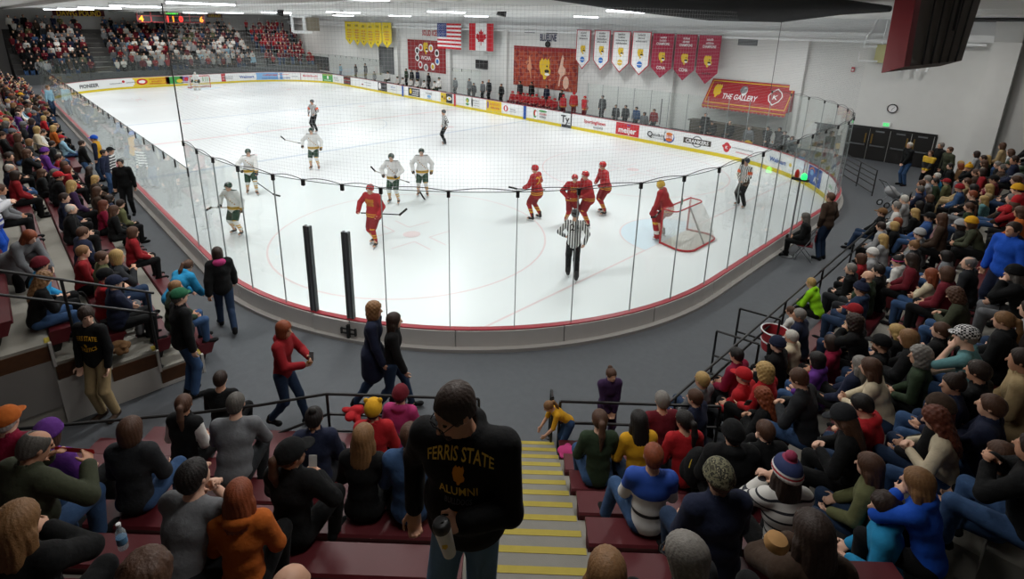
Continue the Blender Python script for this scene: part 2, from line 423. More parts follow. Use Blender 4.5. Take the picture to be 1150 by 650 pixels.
# ------------------------------------------------------------------ glass
glass = empty('rink_glass', (0, 0, 0), 0, 'clear protective glass panes standing on the rink boards', 'rink glass')
ZT = 3.95
SJ = near_s(*at_ax(211, 184, 1, HW)[:2])                      # tall end glass meets the lower side glass
ZL = float(at_ax(160, 153, 1, HW)[2]); ZL = min(max(ZL, 2.5), 3.3)
SN1 = PER-SEG[8]-SEG[7]+3.2                                   # right end of the tall glass
posts = sorted([s_px(x, y, 1.09) for x, y in ((642, 360), (703, 346), (745, 332), (785, 317), (577, 366), (503, 367), (435, 362), (395, 357), (352, 350), (325, 337))])
def fill(a, c, step=1.24):
    k = max(1, round((c-a)/step)); return [a+(c-a)*i/k for i in range(k)]
near = [p for p in posts]
tall = [SN1-PER]+fill(SN1-PER, near[0])[1:]+near+fill(near[-1], SJ)[1:]+[SJ]
def pane(a, c, z1, m, name='glass_pane'):
    b = MB(); wall_strip(b, a+.006, c-.006, .035, .047, 1.095, z1, step=.62); return b.build(name, m, glass)
M_post = mat('grey_post', '#8e9494', .5); M_seam = mat('pane_edge_seal', '#33413f', .4)
for a, c in zip(tall[:-1], tall[1:]):
    pane(a, c, ZT, M_glass)
    b = MB(); wall_strip(b, a+.006, c-.006, .034, .048, ZT, ZT+.012, step=.62); b.build('pane_edge', M_seam, glass)
gp = sorted(range(len(tall)), key=lambda i: min(abs(tall[i]-s_px(395, 357, 1.09)), abs(tall[i]-s_px(352, 350, 1.09))))[:2]
for i, s in enumerate(tall):
    b = MB()
    if i in gp:
        for q in (-.055, .055): wall_strip(b, s+q-.022, s+q+.022, .0, .09, 1.095, 3.0)
        b.build('gate_post', mat('gate_post_metal', '#55595b', .5, .2), glass)
        b = MB(); wall_strip(b, s-.022, s+.022, .03, .08, 1.1, 3.0); b.build('post_seal', M_steel, glass)
    else:
        wall_strip(b, s-.007, s+.007, .03, .055, 1.095, ZT); b.build('seam_strip', M_post, glass)
    b = MB(); wall_strip(b, s-.03, s+.03, .02, .07, ZT-.10, ZT+.03); b.build('top_clip', M_black, glass)
low = fill(SJ, GAP0)
lo1 = [SJ]+low[1:]+[GAP0]
for a, c in zip(lo1[:-1], lo1[1:]):
    p, _ = rink((a+c)/2)
    if p[1] < -12 and (32 < p[0] < 43 or 18.5 < p[0] < 28): continue          # open in front of the team benches
    pane(a, c, ZL, M_glass_l if p[1] > 12 else M_glass)
    b = MB(); wall_strip(b, a-.01, a+.01, .02, .06, ZL-.22, ZL+.02); b.build('top_clip', M_black, glass)
    b = MB(); wall_strip(b, a+.006, c-.006, .034, .05, ZL, ZL+.015, step=.62); b.build('pane_edge', M_seam, glass)
lo2 = fill(GAP1, SN1)+[SN1]
for a, c in zip(lo2[:-1], lo2[1:]):
    p, _ = rink((a+c)/2)
    if p[1] < -12 and 17.0 < p[0] < 28: continue
    pane(a, c, ZL, M_glass)
    b = MB(); wall_strip(b, a-.01, a+.01, .02, .06, 1.1, ZL+.02); b.build('seam_strip', M_post, glass)
# net hung from the ceiling over the tall end glass
ZC = 7.75
NT = ZC-.45
S = srange(SN1-PER-.1, SJ, .5); vs = []; fs = []; uvs = []
M_net = net_mat('white_cord_net', '#a3a5a6', .07, .036)
for s in S: vs += [rp(s, ZT+.02, .04), rp(s, NT, .04)]
for i in range(len(S)-1): fs.append((2*i, 2*i+2, 2*i+3, 2*i+1))
b = MB().add(vs, fs); me = b.mesh('safety_net', M_net); uvl = me.uv_layers.new(name='UVMap')
for p in me.polygons:
    for li, vi in zip(p.loop_indices, p.vertices): uvl.data[li].uv = (S[vi//2], vs[vi][2])
net = link_mesh('safety_net', me); tag(net, 'pale cord safety net hanging from the ceiling above the near end glass', 'safety net')
b = MB()
for i in range(len(tall)-1):
    a, c = tall[i], tall[i+1]; b.tube([rp(a+(c-a)*t, ZT+.02+.06*math.sin(math.pi*t), .05) for t in np.linspace(0, 1, 7)], .009, 5)
b.build('hem_rope', M_black, net)
for s in (SN1-PER-.1, SJ):
    b = MB(); b.tube([rp(s, ZT, .04), rp(s, 5.5, .04), rp(s, NT, .04)], .016, 6); b.build('edge_rope', M_black, net)

# ------------------------------------------------------------------ adverts on the boards
def ad_map(s, z, off=-.012):
    def mp(x, y):
        p, nn = rink(s+x, off); return (p[0], p[1], z+y)
    return mp
def plate(b, mp, w, h, mi=0, r=0):
    n = 6; vs = []; fs = []
    for i in range(n+1):
        x = -w/2+w*i/n; vs += [mp(x, -h/2), mp(x, h/2)]
    for i in range(n): fs.append((2*i, 2*i+2, 2*i+3, 2*i+1))
    b.add(vs, fs, mi)
ADC = dict(r='#c2252f', k='#1c1c20', b='#2456a6', g='#3f9a46', y='#e2c322', w='#f4f4f4', o='#d9762a', p='#7d5a9a', lb='#7fb0dd', br='#3b332c', gr='#7c8084', m='#8f2430')
def adm(c): return mat('ad_ink_'+c, ADC[c], .45)
def strokes(b, mp, w, h, x0=0.0, y0=0.0, seed=1):
    """a line of print too small to read: a row of short upright strokes"""
    r = random.Random(seed); x = -w/2
    while x < w/2:
        d = h*r.uniform(.12, .3)
        hh = h*r.uniform(.6, 1); b.add([mp(x0+x, y0-h/2), mp(x0+x+d, y0-h/2), mp(x0+x+d, y0-h/2+hh), mp(x0+x, y0-h/2+hh)], [(0, 1, 2, 3)])
        x += d+h*.2
def ad(x, y, w, h, bg=None, txt=None, tc='k', th=None, blobs=(), lines=(), z=.62, ty=0.0, tx=0.0):
    s = s_px(x, y, .62)
    mp0 = ad_map(s, z, -.006); mp1 = ad_map(s, z, -.026); mp2 = ad_map(s, z, -.032)
    b = MB(); plate(b, mp0, w, h)
    o = b.build('advert', adm(bg) if bg else M_white, boards, fix=False)
    for qi, (c, bx, by, rx, ry) in enumerate(blobs):
        mq = ad_map(s, z, -.010-.004*qi); q = MB(); q.add([mq(*p) for p in disc(18, rx, ry, bx, by)], [tuple(range(18))]); q.build('emblem', adm(c), o, fix=False)
    for k, (c, lx, ly, lw, lh) in enumerate(lines):
        q = MB(); strokes(q, mp1, lw, lh, lx, ly, int(x*7+k)); q.build('lettering', adm(c), o, fix=False)
    if txt: lettering('lettering', txt, lambda a, c_: mp2(a+tx, c_), th or h*.5, adm(tc), o, y0=-(th or h*.5)/2+ty, bold=.006)
    return o
# the far side is read from inside the rink: run s grows to the right there
ad(110, 97, 3.4, .6, None, 'PIONEER', 'k', .34)
ad(141, 94, 3.0, .5, None, blobs=(('r', .2, .12, .13, .13),), lines=(('gr', -.5, 0, 1.1, .12), ('gr', .9, 0, .9, .12)))
ad(172, 92, 3.3, .8, 'y', blobs=(('r', -.85, 0, .5, .3), ('w', -.85, 0, .3, .17)), lines=(('r', .6, .22, 1.6, .16), ('r', .6, 0, 1.2, .16), ('r', .6, -.22, 1.6, .16)))
ad(196, 90, 1.6, .75, 'g', blobs=(('y', .5, -.1, .3, .2),))
ad(206, 89, .9, .7, 'p', blobs=(('r', .15, .05, .2, .2),), lines=(('w', 0, -.2, .6, .12),))
ad(215, 88, 1.0, .8, None, 'D', 'g', .6)
ad(231, 88, 1.0, .8, None, lines=(('g', 0, 0, .8, .55),))
ad(250, 87, .45, .85, 'r', lines=(('w', 0, .15, .3, .1), ('w', 0, -.15, .3, .1)))
ad(258, 87, 1.0, .5, None, lines=(('gr', 0, .1, .8, .1), ('gr', 0, -.1, .8, .1)))
ad(277, 86, 2.2, .5, None, 'Walmart', 'b', .3)
ad(304, 85, 3.0, .8, 'lb', lines=(('r', 0, .15, 1.5, .24), ('b', .2, -.22, 2.2, .16)))
ad(325, 85, 2.6, .7, None, lines=(('r', -.5, .2, 1.2, .1), ('b', -.4, -.2, 1.2, .18), ('gr', .8, 0, .7, .12)))
ad(357, 85, 2.6, .6, None, lines=(('r', 0, .1, 2.0, .26), ('r', .7, -.18, .5, .1)))
ad(372, 87, 1.7, .85, 'g', blobs=(('w', 0, .05, .14, .2),), lines=(('y', 0, .32, 1.5, .12), ('w', 0, -.28, 1.1, .1)))
ad(385, 88, 1.3, .6, None, lines=(('gr', -.1, .1, .8, .16), ('gr', .1, -.16, .8, .12)))
ad(397, 90, 1.6, .85, 'br', lines=(('r', 0, .2, 1.3, .18), ('w', 0, .05, 1.3, .06), ('r', 0, -.15, 1.3, .18)))
ad(417, 94, 2.4, .6, None, blobs=(('m', -.9, -.1, .2, .08),), lines=(('gr', .2, .15, 1.5, .1), ('gr', .4, -.12, 1.0, .1)))
ad(435, 97, 1.7, .85, 'k', blobs=(('w', -.5, .05, .22, .34),), lines=(('gr', .35, .1, .8, .2), ('gr', .35, -.25, .8, .1)))
ad(449, 99, 1.4, .6, None, lines=(('b', 0, .14, .8, .14), ('gr', 0, -.1, .9, .1)))
ad(472, 103, 1.9, .75, 'k', blobs=(('y', -.55, .05, .2, .24),), lines=(('w', .3, .2, 1.0, .16), ('w', .3, 0, .9, .14), ('w', .2, -.2, 1.0, .14)))
ad(489, 106, 1.5, .7, None, blobs=(('lb', .0, -.14, .3, .13),), lines=(('gr', 0, .16, 1.0, .2), ('gr', .1, -.32, .7, .07)))
ad(503, 109, .85, .8, 'y', blobs=(('k', -.2, .05, .1, .12),), lines=(('m', .15, 0, .3, .3),))
ad(511, 110, .9, .8, 'k', blobs=(('w', 0, 0, .33, .17), ('y', .05, 0, .16, .1)))
ad(531, 114, 1.0, .8, None, blobs=(('g', -.2, .12, .2, .2), ('y', -.22, .06, .1, .14), ('g', -.2, -.2, .2, .1)))
ad(543, 115, 1.2, .6, None, lines=(('gr', 0, .2, .9, .1), ('gr', .1, 0, .6, .08), ('gr', .1, -.2, .7, .08)))
ad(557, 119, 1.8, .82, 'y', blobs=(('p', -.7, .05, .12, .3),), lines=(('o', .15, .18, 1.2, .24), ('r', .15, -.1, 1.1, .22)))
ad(576, 122, 1.6, .7, None, blobs=(('r', -.4, 0, .26, .24), ('w', -.4, 0, .1, .18)), lines=(('gr', .4, 0, .6, .12), ('gr', .4, -.16, .7, .08)))
ad(611, 128, 1.6, .8, None, blobs=(('g', -.52, .0, .2, .3), ('r', -.5, .05, .16, .22), ('w', -.42, 0, .1, .2), ('g', .25, .26, .4, .07)), lines=(('r', .25, .06, .7, .14), ('k', .25, -.16, .65, .14)))
ad(636, 133, 1.0, .8, None, 'Ty', 'k', .5, lines=(('k', .3, -.26, .3, .08),))
ad(675, 138, 2.2, .8, None, 'SportingNews', 'r', .22, ty=.1, lines=(('gr', .3, -.22, .8, .16),))
ad(707, 145, 1.75, .78, 'r', 'meijer', 'w', .36, blobs=(('b', .02, .28, .05, .05), ('b', .16, .28, .05, .05)), ty=-.04)
ad(737, 151, 1.4, .6, None, 'Q', 'k', .34, tx=-.42, lines=(('k', .15, .0, .75, .2), ('gr', .15, -.2, .7, .07)))
ad(752, 154, .7, .7, None, blobs=(('b', .02, -.03, .33, .33), ('w', -.02, .03, .31, .3), ('o', 0, .17, .22, .1), ('o', 0, -.17, .22, .1)), lines=(('r', 0, .05, .42, .12), ('r', 0, -.08, .42, .12)))
ad(783, 159, 2.0, .75, None, 'CRANKERS', 'w', .2, blobs=(('gr', 0, 0, .34, .34), ('w', 0, 0, .27, .27)))
q = MB(); plate(q, ad_map(s_px(783, 159, .62), .62, -.024), 1.7, .32); q.build('name_band', adm('br'), boards, fix=False)
ad(812, 166, .6, .7, None, 'K', 'w', .16, blobs=(('r', 0, 0, .2, .28), ('r', 0, .05, .28, .12)))
ad(828, 170, 1.6, .5, None, lines=(('gr', 0, .08, 1.3, .1), ('r', .1, -.14, 1.0, .08)))
ad(858, 182, 1.5, .5, None, 'Walmart', 'b', .22, blobs=(('y', .72, 0, .1, .1),), tx=-.15)
ad(907, 198, 1.3, .8, 'b', 'AT', 'w', .26, blobs=(('o', -.3, .2, .24, .15), ('b', -.3, .15, .2, .12), ('lb', -.3, .1, .16, .12)), tx=.2, ty=-.12)
ad(930, 212, .8, .6, None, lines=(('g', 0, .1, .5, .16), ('r', 0, -.15, .6, .1)))
for x, y, c in ((461, 101, 'b'), (520, 111, 'r'), (595, 125, 'b')):
    s = s_px(x, y); b = MB(); plate(b, ad_map(s, .56, -.02), .3, 1.0); b.build('line_marker', adm(c), boards, fix=False)
for x, y in ((342, 85), (893, 192)):
    s = s_px(x, y); b = MB(); plate(b, ad_map(s, .6, -.02), .06, .85); b.build('board_joint', adm('m'), boards, fix=False)
# ------------------------------------------------------------------ hall: walls, ceiling, wall dressings
WV = -15.8
def struct(b, name, m, **k):
    o = b.build(name, m); o['kind'] = 'structure'; return o
M_rib = mat('ribbed_wall', '#b4b4b2', .75)
M_ceil = mat('white_ceiling', '#f2f2f0', .85, noise=.05, nscale=1.5)
M_cdark = mat('black_insulation', '#3a3b3c', .95, noise=.25, nscale=2, bump=.5, bscale=6)
b = MB(); b.box((-12, WV-.2, ZF-.3), (70.5, WV, ZC+1)); struct(b, 'wall_right', M_wall)
b = MB(); b.box((-12.2, WV, ZF-.3), (-12, 24, ZC+1)); struct(b, 'wall_near', M_wall)
b = MB(); b.box((71.6, WV, ZF-.3), (71.8, 24, ZC+1))
for i in range(100): b.box((71.56, WV+.4*i, ZF), (71.6, WV+.4*i+.06, ZC+.5))
struct(b, 'wall_far', M_rib)
b = MB(); b.box((-12, 24, ZF-.3), (72, 24.2, ZC+1))
for i in range(110): b.box((-12+.75*i, 23.96, ZF), (-12+.75*i+.08, 24, ZC+.5))
struct(b, 'wall_left', M_rib)
b = MB(); b.box((-12, WV, ZC), (72, 24.2, ZC+.2)); 
for i in range(60): b.box((-11.5+1.4*i, WV, ZC-.10), (-11.5+1.4*i+.12, 24, ZC))
for v in (-13.4, -9, -4.5, 0, 4.5, 9, 13.5): b.box((-12, v-.1, ZC-.28), (72, v+.1, ZC-.10))
struct(b, 'ceiling', M_ceil)
# eave beam over the right wall and pilasters
b = MB(); b.box((-12, WV, 6.55), (71, WV+.55, 6.85)); b.box((-12, WV, 6.85), (71, WV+.12, ZC)); struct(b, 'beam_right', M_white)
b = MB(); b.tube([(-2.1, WV+.7, 6.45), (70, WV+.7, 6.45)], .075, 8); o = b.build('heating_pipe', M_white); tag(o, 'long white pipe running along the top of the right wall', 'pipe')
for x, y in ((897, 90), (756, 70), (569, 60), (506, 70), (447, 55), (345, 55)):
    u = float(at_ax(x, y, 1, WV)[0])
    b = MB(); b.box((u-.3, WV, ZF), (u+.3, WV+.3, 6.55)); struct(b, 'pillar_right', M_wall)
b = MB(); b.box((-3.2, WV, ZF), (-2.3, WV+.75, 6.6)); b.hexa([(-3.2, WV+.0, 6.6), (-2.3, WV, 6.6), (-2.3, WV+.75, 6.6), (-3.2, WV+.75, 6.6)], [(-3.2, WV, ZC), (-2.3, WV, ZC), (-2.3, WV+2.2, ZC), (-3.2, WV+2.2, ZC)]); struct(b, 'pillar_corner', M_wall)

M_flagr = mat('flag_red', '#c3222f', .8); M_flagw = mat('flag_white', '#eeeeee', .8); M_flagb = mat('flag_blue', '#2f3f7e', .8)
M_gold = mat('gold_print', '#dcb726', .6); M_ink = mat('black_print', '#1d1a1a', .6); M_bann_m = mat('maroon_banner', '#9c2440', .75); M_bann_y = mat('yellow_banner', '#e0c61f', .75)
M_bann_w = mat('white_banner', '#e9e9e8', .75); M_blue_p = mat('blue_print', '#2a6fc0', .6); M_red_p = mat('red_print', '#b8313b', .6); M_white_p = mat('white_print', '#efefef', .6)
def wall_map(u, z, v):          # x to the right as seen from the rink (towards -u), y up
    return lambda x, y: (u-x, v, z+y)
def poly_obj(name, poly, mp, m, parent=None, thick=.02):
    b = MB(); n = len(poly); f = [mp(*p) for p in poly]
    if thick:
        bk = [(p[0], p[1]-thick, p[2]) for p in f]
        b.add(f+bk, [tuple(range(n)), tuple(range(2*n-1, n-1, -1))]+[(i, n+i, n+(i+1) % n, (i+1) % n) for i in range(n)])
    else: b.add(f, [tuple(range(n))])
    return b.build(name, m, parent, fix=bool(thick))
def emblem(parent, u, z, v, s, col=None, dark=None):
    """gold dog-head badge"""
    mp = wall_map(u, z, v)
    poly_obj('emblem', [(x*s, y*s) for x, y in DOG_HEAD], mp, col or M_gold, parent, 0)
    mp2 = wall_map(u, z, v+.012)
    poly_obj('emblem_marking', [(x*s*.2+s*.2, y*s*.1-s*.12) for x, y in disc(8)], mp2, dark or M_ink, parent, 0)
    poly_obj('emblem_marking', [(x*s*.07+s*.2, y*s*.06+s*.16) for x, y in disc(8)], mp2, dark or M_ink, parent, 0)
    poly_obj('emblem_marking', [(x*s*.2+s*.22, y*s*.08-s*.3) for x, y in disc(8)], mp2, M_white_p, parent, 0)
def wall_lines(parent, u, z, v, rows, m):
    for k, (w, h, dy) in enumerate(rows):
        q = MB(); strokes(q, wall_map(u, z, v), w, h, 0, dy, int(u*31+k)); q.build('lettering', m, parent, fix=False)
# flags
def px_u(x, y, v): p = at_ax(x, y, 1, v); return float(p[0]), float(p[2])
FV = WV+.9
u0, z0 = px_u(491, 26, FV); u1, z1 = px_u(518, 56, FV)
W, H = (u0-u1), z0-z1
f = poly_obj('flag', [(0, 0), (W, 0), (W, -H), (0, -H)], wall_map(u0, z0, FV), M_flagw); tag(f, 'flag with red and white stripes and a blue starred corner on the right wall', 'flag')
for i in range(7): poly_obj('stripe', [(0, -H*2*i/13), (W, -H*2*i/13), (W, -H*(2*i+1)/13), (0, -H*(2*i+1)/13)], wall_map(u0, z0, FV+.01), M_flagr, f, 0)
ca = poly_obj('canton', [(0, 0), (W*.4, 0), (W*.4, -H*7/13), (0, -H*7/13)], wall_map(u0, z0, FV+.02), M_flagb, f, 0)
st = MB(); mp = wall_map(u0, z0, FV+.03)
for r in range(9):
    for c in range(6 if r % 2 == 0 else 5):
        cx, cy = W*.4*(c+.7+(0 if r % 2 == 0 else .5))/6.5, -H*7/13*(r+.8)/9.6; rr = H*.018
        st.add([mp(cx+(rr if k % 2 == 0 else rr*.4)*math.sin(k*math.pi/5), cy+(rr if k % 2 == 0 else rr*.4)*math.cos(k*math.pi/5)) for k in range(10)], [tuple(range(10))])
st.build('star_field', M_flagw, ca, fix=False)
u0, z0 = px_u(527, 26, FV); u1, z1 = px_u(554, 58, FV); W, H = u0-u1, z0-z1
f = poly_obj('flag', [(0, 0), (W, 0), (W, -H), (0, -H)], wall_map(u0, z0, FV), M_flagw); tag(f, 'red and white flag with a red maple leaf on the right wall', 'flag')
for a in (0, .73): poly_obj('stripe', [(W*a, 0), (W*(a+.27), 0), (W*(a+.27), -H), (W*a, -H)], wall_map(u0, z0, FV+.01), M_flagr, f, 0)
leaf = [(0,.5),(.1,.3),(.22,.36),(.17,.12),(.3,.24),(.34,.16),(.48,.2),(.42,.04),(.5,-.02),(.25,-.2),(.28,-.3),(.03,-.26),(.03,-.5)]
leaf = leaf+[(-x, y) for x, y in reversed(leaf[1:])]
poly_obj('maple_leaf', [(W/2+x*H*.62, -H/2+y*H*.62) for x, y in leaf], wall_map(u0, z0, FV+.012), M_flagr, f, 0)
# championship pennants
def pennant(xl, yt, xr, yb, m, edge, label, group, sub='blue'):
    u0, z0 = px_u(xl, yt, FV); u1, _ = px_u(xr, yt, FV); um, zb = px_u((xl+xr)/2, yb, FV)
    w, h = u0-u1, z0-zb
    P = lambda i: [(i, -i), (w-i, -i), (w-i, -h*.76+i*.2), (w/2, -h+i*1.3), (i, -h*.76+i*.2)]
    o = poly_obj('pennant', P(0), wall_map(u0, z0, FV), edge); tag(o, label, 'pennant', group)
    poly_obj('field', P(.07), wall_map(u0, z0, FV+.008), m, o, 0)
    b = MB(); b.tube([(u0+.08, FV-.01, z0), (u1-.08, FV-.01, z0)], .025, 6); b.build('rod', M_steel, o)
    return o, u0-w/2, z0, w, h
ords = ['first', 'second', 'third', 'fourth', 'fifth', 'sixth']
ws = [(648, 33, 664, 78), (668, 33.5, 686, 79), (689, 34.5, 709, 82), (711, 35, 732, 85)]
wl = ['white pennant hanging beside the wide red player mural, three short lines of print', 'white pennant with four short lines of black print and a blue disc', 'white pennant with a gold and green badge at its point', 'white pennant hanging next to the first maroon pennant']
for k, (xl, yt, xr, yb) in enumerate(ws):
    o, uc, z0, w, h = pennant(xl, yt, xr, yb, M_bann_w, M_red_p, wl[k], 'white pennants')
    wall_lines(o, uc, z0, FV+.016, [(w*.4, .12, -h*.08), (w*.35, .12, -h*.15), (w*.6, .12, -h*.22)]+([(w*.6, .12, -h*.29)] if k in (1, 2) else []), M_ink)
    emblem(o, uc, z0-h*.5, FV+.016, h*.19)
    poly_obj('badge', [(x*h*.075, y*h*.075-h*.75) for x, y in disc(14)], wall_map(uc, z0, FV+.016), M_blue_p if k != 2 else M_gold, o, 0)
    poly_obj('badge_band', [(-h*.07, -h*.76), (h*.07, -h*.76), (h*.07, -h*.745), (-h*.07, -h*.745)], wall_map(uc, z0, FV+.022), M_white_p, o, 0)
rs = [(734, 37, 758, 88), (760, 38, 784, 91), (786, 39, 811, 95)]
rl = ['maroon pennant hanging next to the last white pennant', 'maroon pennant hanging between two other maroon pennants', 'maroon pennant hanging just above the red awning']
for k, (xl, yt, xr, yb) in enumerate(rs):
    o, uc, z0, w, h = pennant(xl, yt, xr, yb, M_bann_m, M_bann_m, rl[k], 'maroon pennants')
    wall_lines(o, uc, z0, FV+.016, [(w*.28, .13, -h*.09), (w*.32, .13, -h*.16)], M_white_p)
    lettering('lettering', 'CHAMPIONS', wall_map(uc, z0-h*.26, FV+.016), h*.055, M_white_p, o, width=w*.62, bold=.012)
    emblem(o, uc, z0-h*.53, FV+.016, h*.2)
    if k < 2: lettering('lettering', 'CCHA', wall_map(uc, z0-h*.8, FV+.016), h*.07, M_white_p, o, width=w*.42, bold=.02)
    else: wall_lines(o, uc, z0-h*.78, FV+.016, [(w*.4, .14, 0)], M_ink)
ys = [(387, 24, 396, 50), (396, 24, 404, 51), (403, 25, 412, 52), (411, 25, 420, 54), (419, 25, 428, 53), (428.5, 25, 439, 54)]
for k, (xl, yt, xr, yb) in enumerate(ys):
    o, uc, z0, w, h = pennant(xl, yt, xr, yb, M_bann_y, M_bann_y, 'yellow pennant, %s of the six counted from the far corner' % ords[k], 'yellow pennants')
    wall_lines(o, uc, z0, FV+.016, [(w*.4, .25, -h*.16)], M_ink)
    wall_lines(o, uc, z0, FV+.016, [(w*.5, .16, -h*.36), (w*.55, .16, -h*.46), (w*.5, .16, -h*.56), (w*.45, .16, -h*.66)], M_red_p)
    poly_obj('badge', [(x*.1, y*.1-h*.8) for x, y in disc(8)], wall_map(uc, z0, FV+.016), M_ink, o, 0)
# red conference mural
u0, z0 = px_u(458, 44, WV); u1, z1 = px_u(501, 83, WV)
M_mural = mat('red_mural', '#8e2126', .7); MV = WV+.06
W, H = u0-u1, z0-z1
o = poly_obj('mural', [(0, 0), (W, 0), (W, -H), (0, -H)], wall_map(u0, z0, MV), M_mural, None, .05); tag(o, 'red wall mural with a ring of ten round badges', 'mural')
emblem(o, u0-W*.5, z0-H*.25, MV+.012, H*.32)
lettering('lettering', 'WCHA', wall_map(u0-W*.5, z0-H*.62, MV+.012), H*.12, M_white_p, o, bold=.02)
for k, (a, c) in enumerate(((.27, .35), (.37, .24), (.64, .24), (.79, .38), (.8, .64), (.68, .82), (.5, .87), (.35, .8), (.27, .58))):
    mp = wall_map(u0-W*a, z0-H*c, MV+.012)
    poly_obj('badge', [(x*.36, y*.36) for x, y in disc(14)], mp, M_white_p, o, 0)
    poly_obj('badge_centre', [(x*.22, y*.22) for x, y in disc(10)], wall_map(u0-W*a, z0-H*c, MV+.02), (M_ink, M_red_p, M_gold, M_ink, M_blue_p, M_gold, M_steel, M_red_p, M_ink)[k], o, 0)
u, z = px_u(482, 37, MV); o = MB()
V0 = lettering('wall_sign', 'SOLID ICE', wall_map(u, z-.25, WV+.05), .5, M_red_p, None, bold=.02, width=2.4); tag(V0, 'red lettering on the white wall above the badge mural', 'sign')
# player mural
u0, z0 = px_u(578, 51, WV); u1, z1 = px_u(648, 104, WV); W, H = u0-u1, z0-z1
M_mur2 = camo('player_mural', ['#7a1f1c', '#a5482f', '#8c2d22', '#c07a58', '#631714'], 1.6)
o = poly_obj('mural', [(0, 0), (W, 0), (W, -H), (0, -H)], wall_map(u0, z0, MV), M_mur2, None, .05); tag(o, 'wide orange red wall mural with gold dog head and ghosted player', 'mural')
poly_obj('top_band', [(0, 0), (W, 0), (W, -H*.1), (0, -H*.1)], wall_map(u0, z0, MV+.008), M_mural, o, 0)
emblem(o, u0-W*.51, z0-H*.52, MV+.012, H*.42)
fig = [(-.15,-1),(-.05,-.3),(-.2,-.1),(-.1,.2),(0,.75),(.08,1),(.16,.75),(.12,.3),(.3,.1),(.25,-.25),(.1,-.35),(0,-.55),(-.05,-1)]
poly_obj('player_print', [(x*1.5, y*1.2) for x, y in fig], wall_map(u0-W*.76, z0-H*.52, MV+.012), mat('ghost_print', '#e0b8a2', .7), o, 0)
poly_obj('player_print', [(x*.3, y*.5) for x, y in disc(9)], wall_map(u0-W*.84, z0-H*.8, MV+.012), mat('ghost_print', '#e0b8a2', .7), o, 0)
poly_obj('player_print', [(-x*1.2, y*.9) for x, y in fig], wall_map(u0-W*.28, z0-H*.5, MV+.012), mat('ghost_print2', '#cc8a68', .7), o, 0)
u, z = px_u(616, 43, WV); V0 = lettering('wall_sign', 'BLUELINE', wall_map(u, z-.2, WV+.05), .5, mat('navy_print', '#2a2f55', .6), None, bold=.02, width=1.7); tag(V0, 'navy lettering with a dark puck on the wall above the player mural', 'sign')
poly_obj('puck_mark', [(x*.3, y*.24) for x, y in disc(14)], wall_map(u, z-.45, WV+.06), M_ink, V0, 0)
# wall vents
for k, (x, y, lb) in enumerate(((840, 47, 'grey wall vent above the red awning'), (595, 34, 'grey wall vent above the far end of the player mural'), (620, 35, 'grey wall vent above the middle of the player mural'), (463, 29, 'grey wall vent above the badge mural, farther one'), (481, 29, 'grey wall vent above the badge mural, nearer one'), (523, 31, 'grey wall vent between the two flags'))):
    u, z = px_u(x, y, WV); b = MB(); w = .55
    b.box((u-w, WV, z-.2), (u+w, WV+.04, z+.2)); o = b.build('wall_vent', mat('vent_grey', '#6c6f70', .6)); tag(o, lb, 'vent', 'wall vents')
    b = MB()
    for i in range(5): b.box((u-w+.05, WV+.04, z-.16+.075*i), (u+w-.05, WV+.06, z-.13+.075*i))
    b.build('louvre', M_steel, o)
# awning
u0, z0 = px_u(801, 88, WV+.1); u1, _ = px_u(895, 98, WV+.1); AV = WV+1.15
ua, za = px_u(789, 116, AV); ub, zb = px_u(885, 130, AV)
zt = z0; W = u0-u1
M_awn = mat('red_awning', '#a3232c', .75)
aw = empty('awning', (u0-W/2, WV, za), 0, 'red awning with gold trim and white lettering over the viewing room', 'awning')
def awm(off=0.0):
    U0, U1, ZT_, ZB = u0, u1, zt, zb+.1
    n = np.array([0, (ZT_-ZB), (AV-WV-.1)]); n = n/np.linalg.norm(n)
    def mp(s, t): p = np.array([U0+(U1-U0)*s, WV+.1+(AV-WV-.1)*t, ZT_+(ZB-ZT_)*t]); return p+n*off
    return mp
mp = awm(); mp3 = awm(-.03)
b = MB(); b.hexa([mp3(0, 0), mp3(1, 0), mp3(1, 1), mp3(0, 1)], [mp(0, 0), mp(1, 0), mp(1, 1), mp(0, 1)])
canv = b.build('canopy', M_awn, aw, Matrix.Translation(-Vector(aw.location)))
def awn_part(b, name, m): return b.build(name, m, aw, Matrix.Translation(-Vector(aw.location)), fix=False)
b = MB()
for s in (0, 1): b.add([mp(s, 0), mp(s, 1), (mp(s, 0)[0], WV, mp(s, 1)[2])], [(0, 1, 2)])
awn_part(b, 'side_panel', M_awn)
b = MB(); N = 22; ZB = mp(0, 1)[2]
for i in range(N):
    a, c = u0+(u1-u0)*i/N, u0+(u1-u0)*(i+1)/N
    pts = [(a, ZB), (a, ZB-.14)]+[(a+(c-a)*(.5-.5*math.cos(t)), ZB-.14-.09*math.sin(t)) for t in np.linspace(.3, math.pi-.3, 5)]+[(c, ZB-.14), (c, ZB)]
    b.add([(p[0], AV, p[1]) for p in pts], [tuple(range(len(pts)))])
awn_part(b, 'scalloped_valance', M_awn)
b = MB(); q = awm(.012)
for lo, hi in (((.02, .06), (.98, .09)), ((.02, .9), (.98, .93)), ((.02, .06), (.028, .93)), ((.972, .06), (.98, .93))):
    b.add([q(lo[0], lo[1]), q(hi[0], lo[1]), q(hi[0], hi[1]), q(lo[0], hi[1])], [(0, 1, 2, 3)])
b.add([(u0, AV+.01, ZB-.1), (u1, AV+.01, ZB-.1), (u1, AV+.01, ZB-.06), (u0, AV+.01, ZB-.06)], [(0, 1, 2, 3)])
awn_part(b, 'gold_trim', M_gold)
q2 = awm(.016); L = math.hypot(AV-WV-.1, zt-ZB)
awmap = lambda cs, ct: (lambda x, y: q2(cs+x/W, ct-y/L))
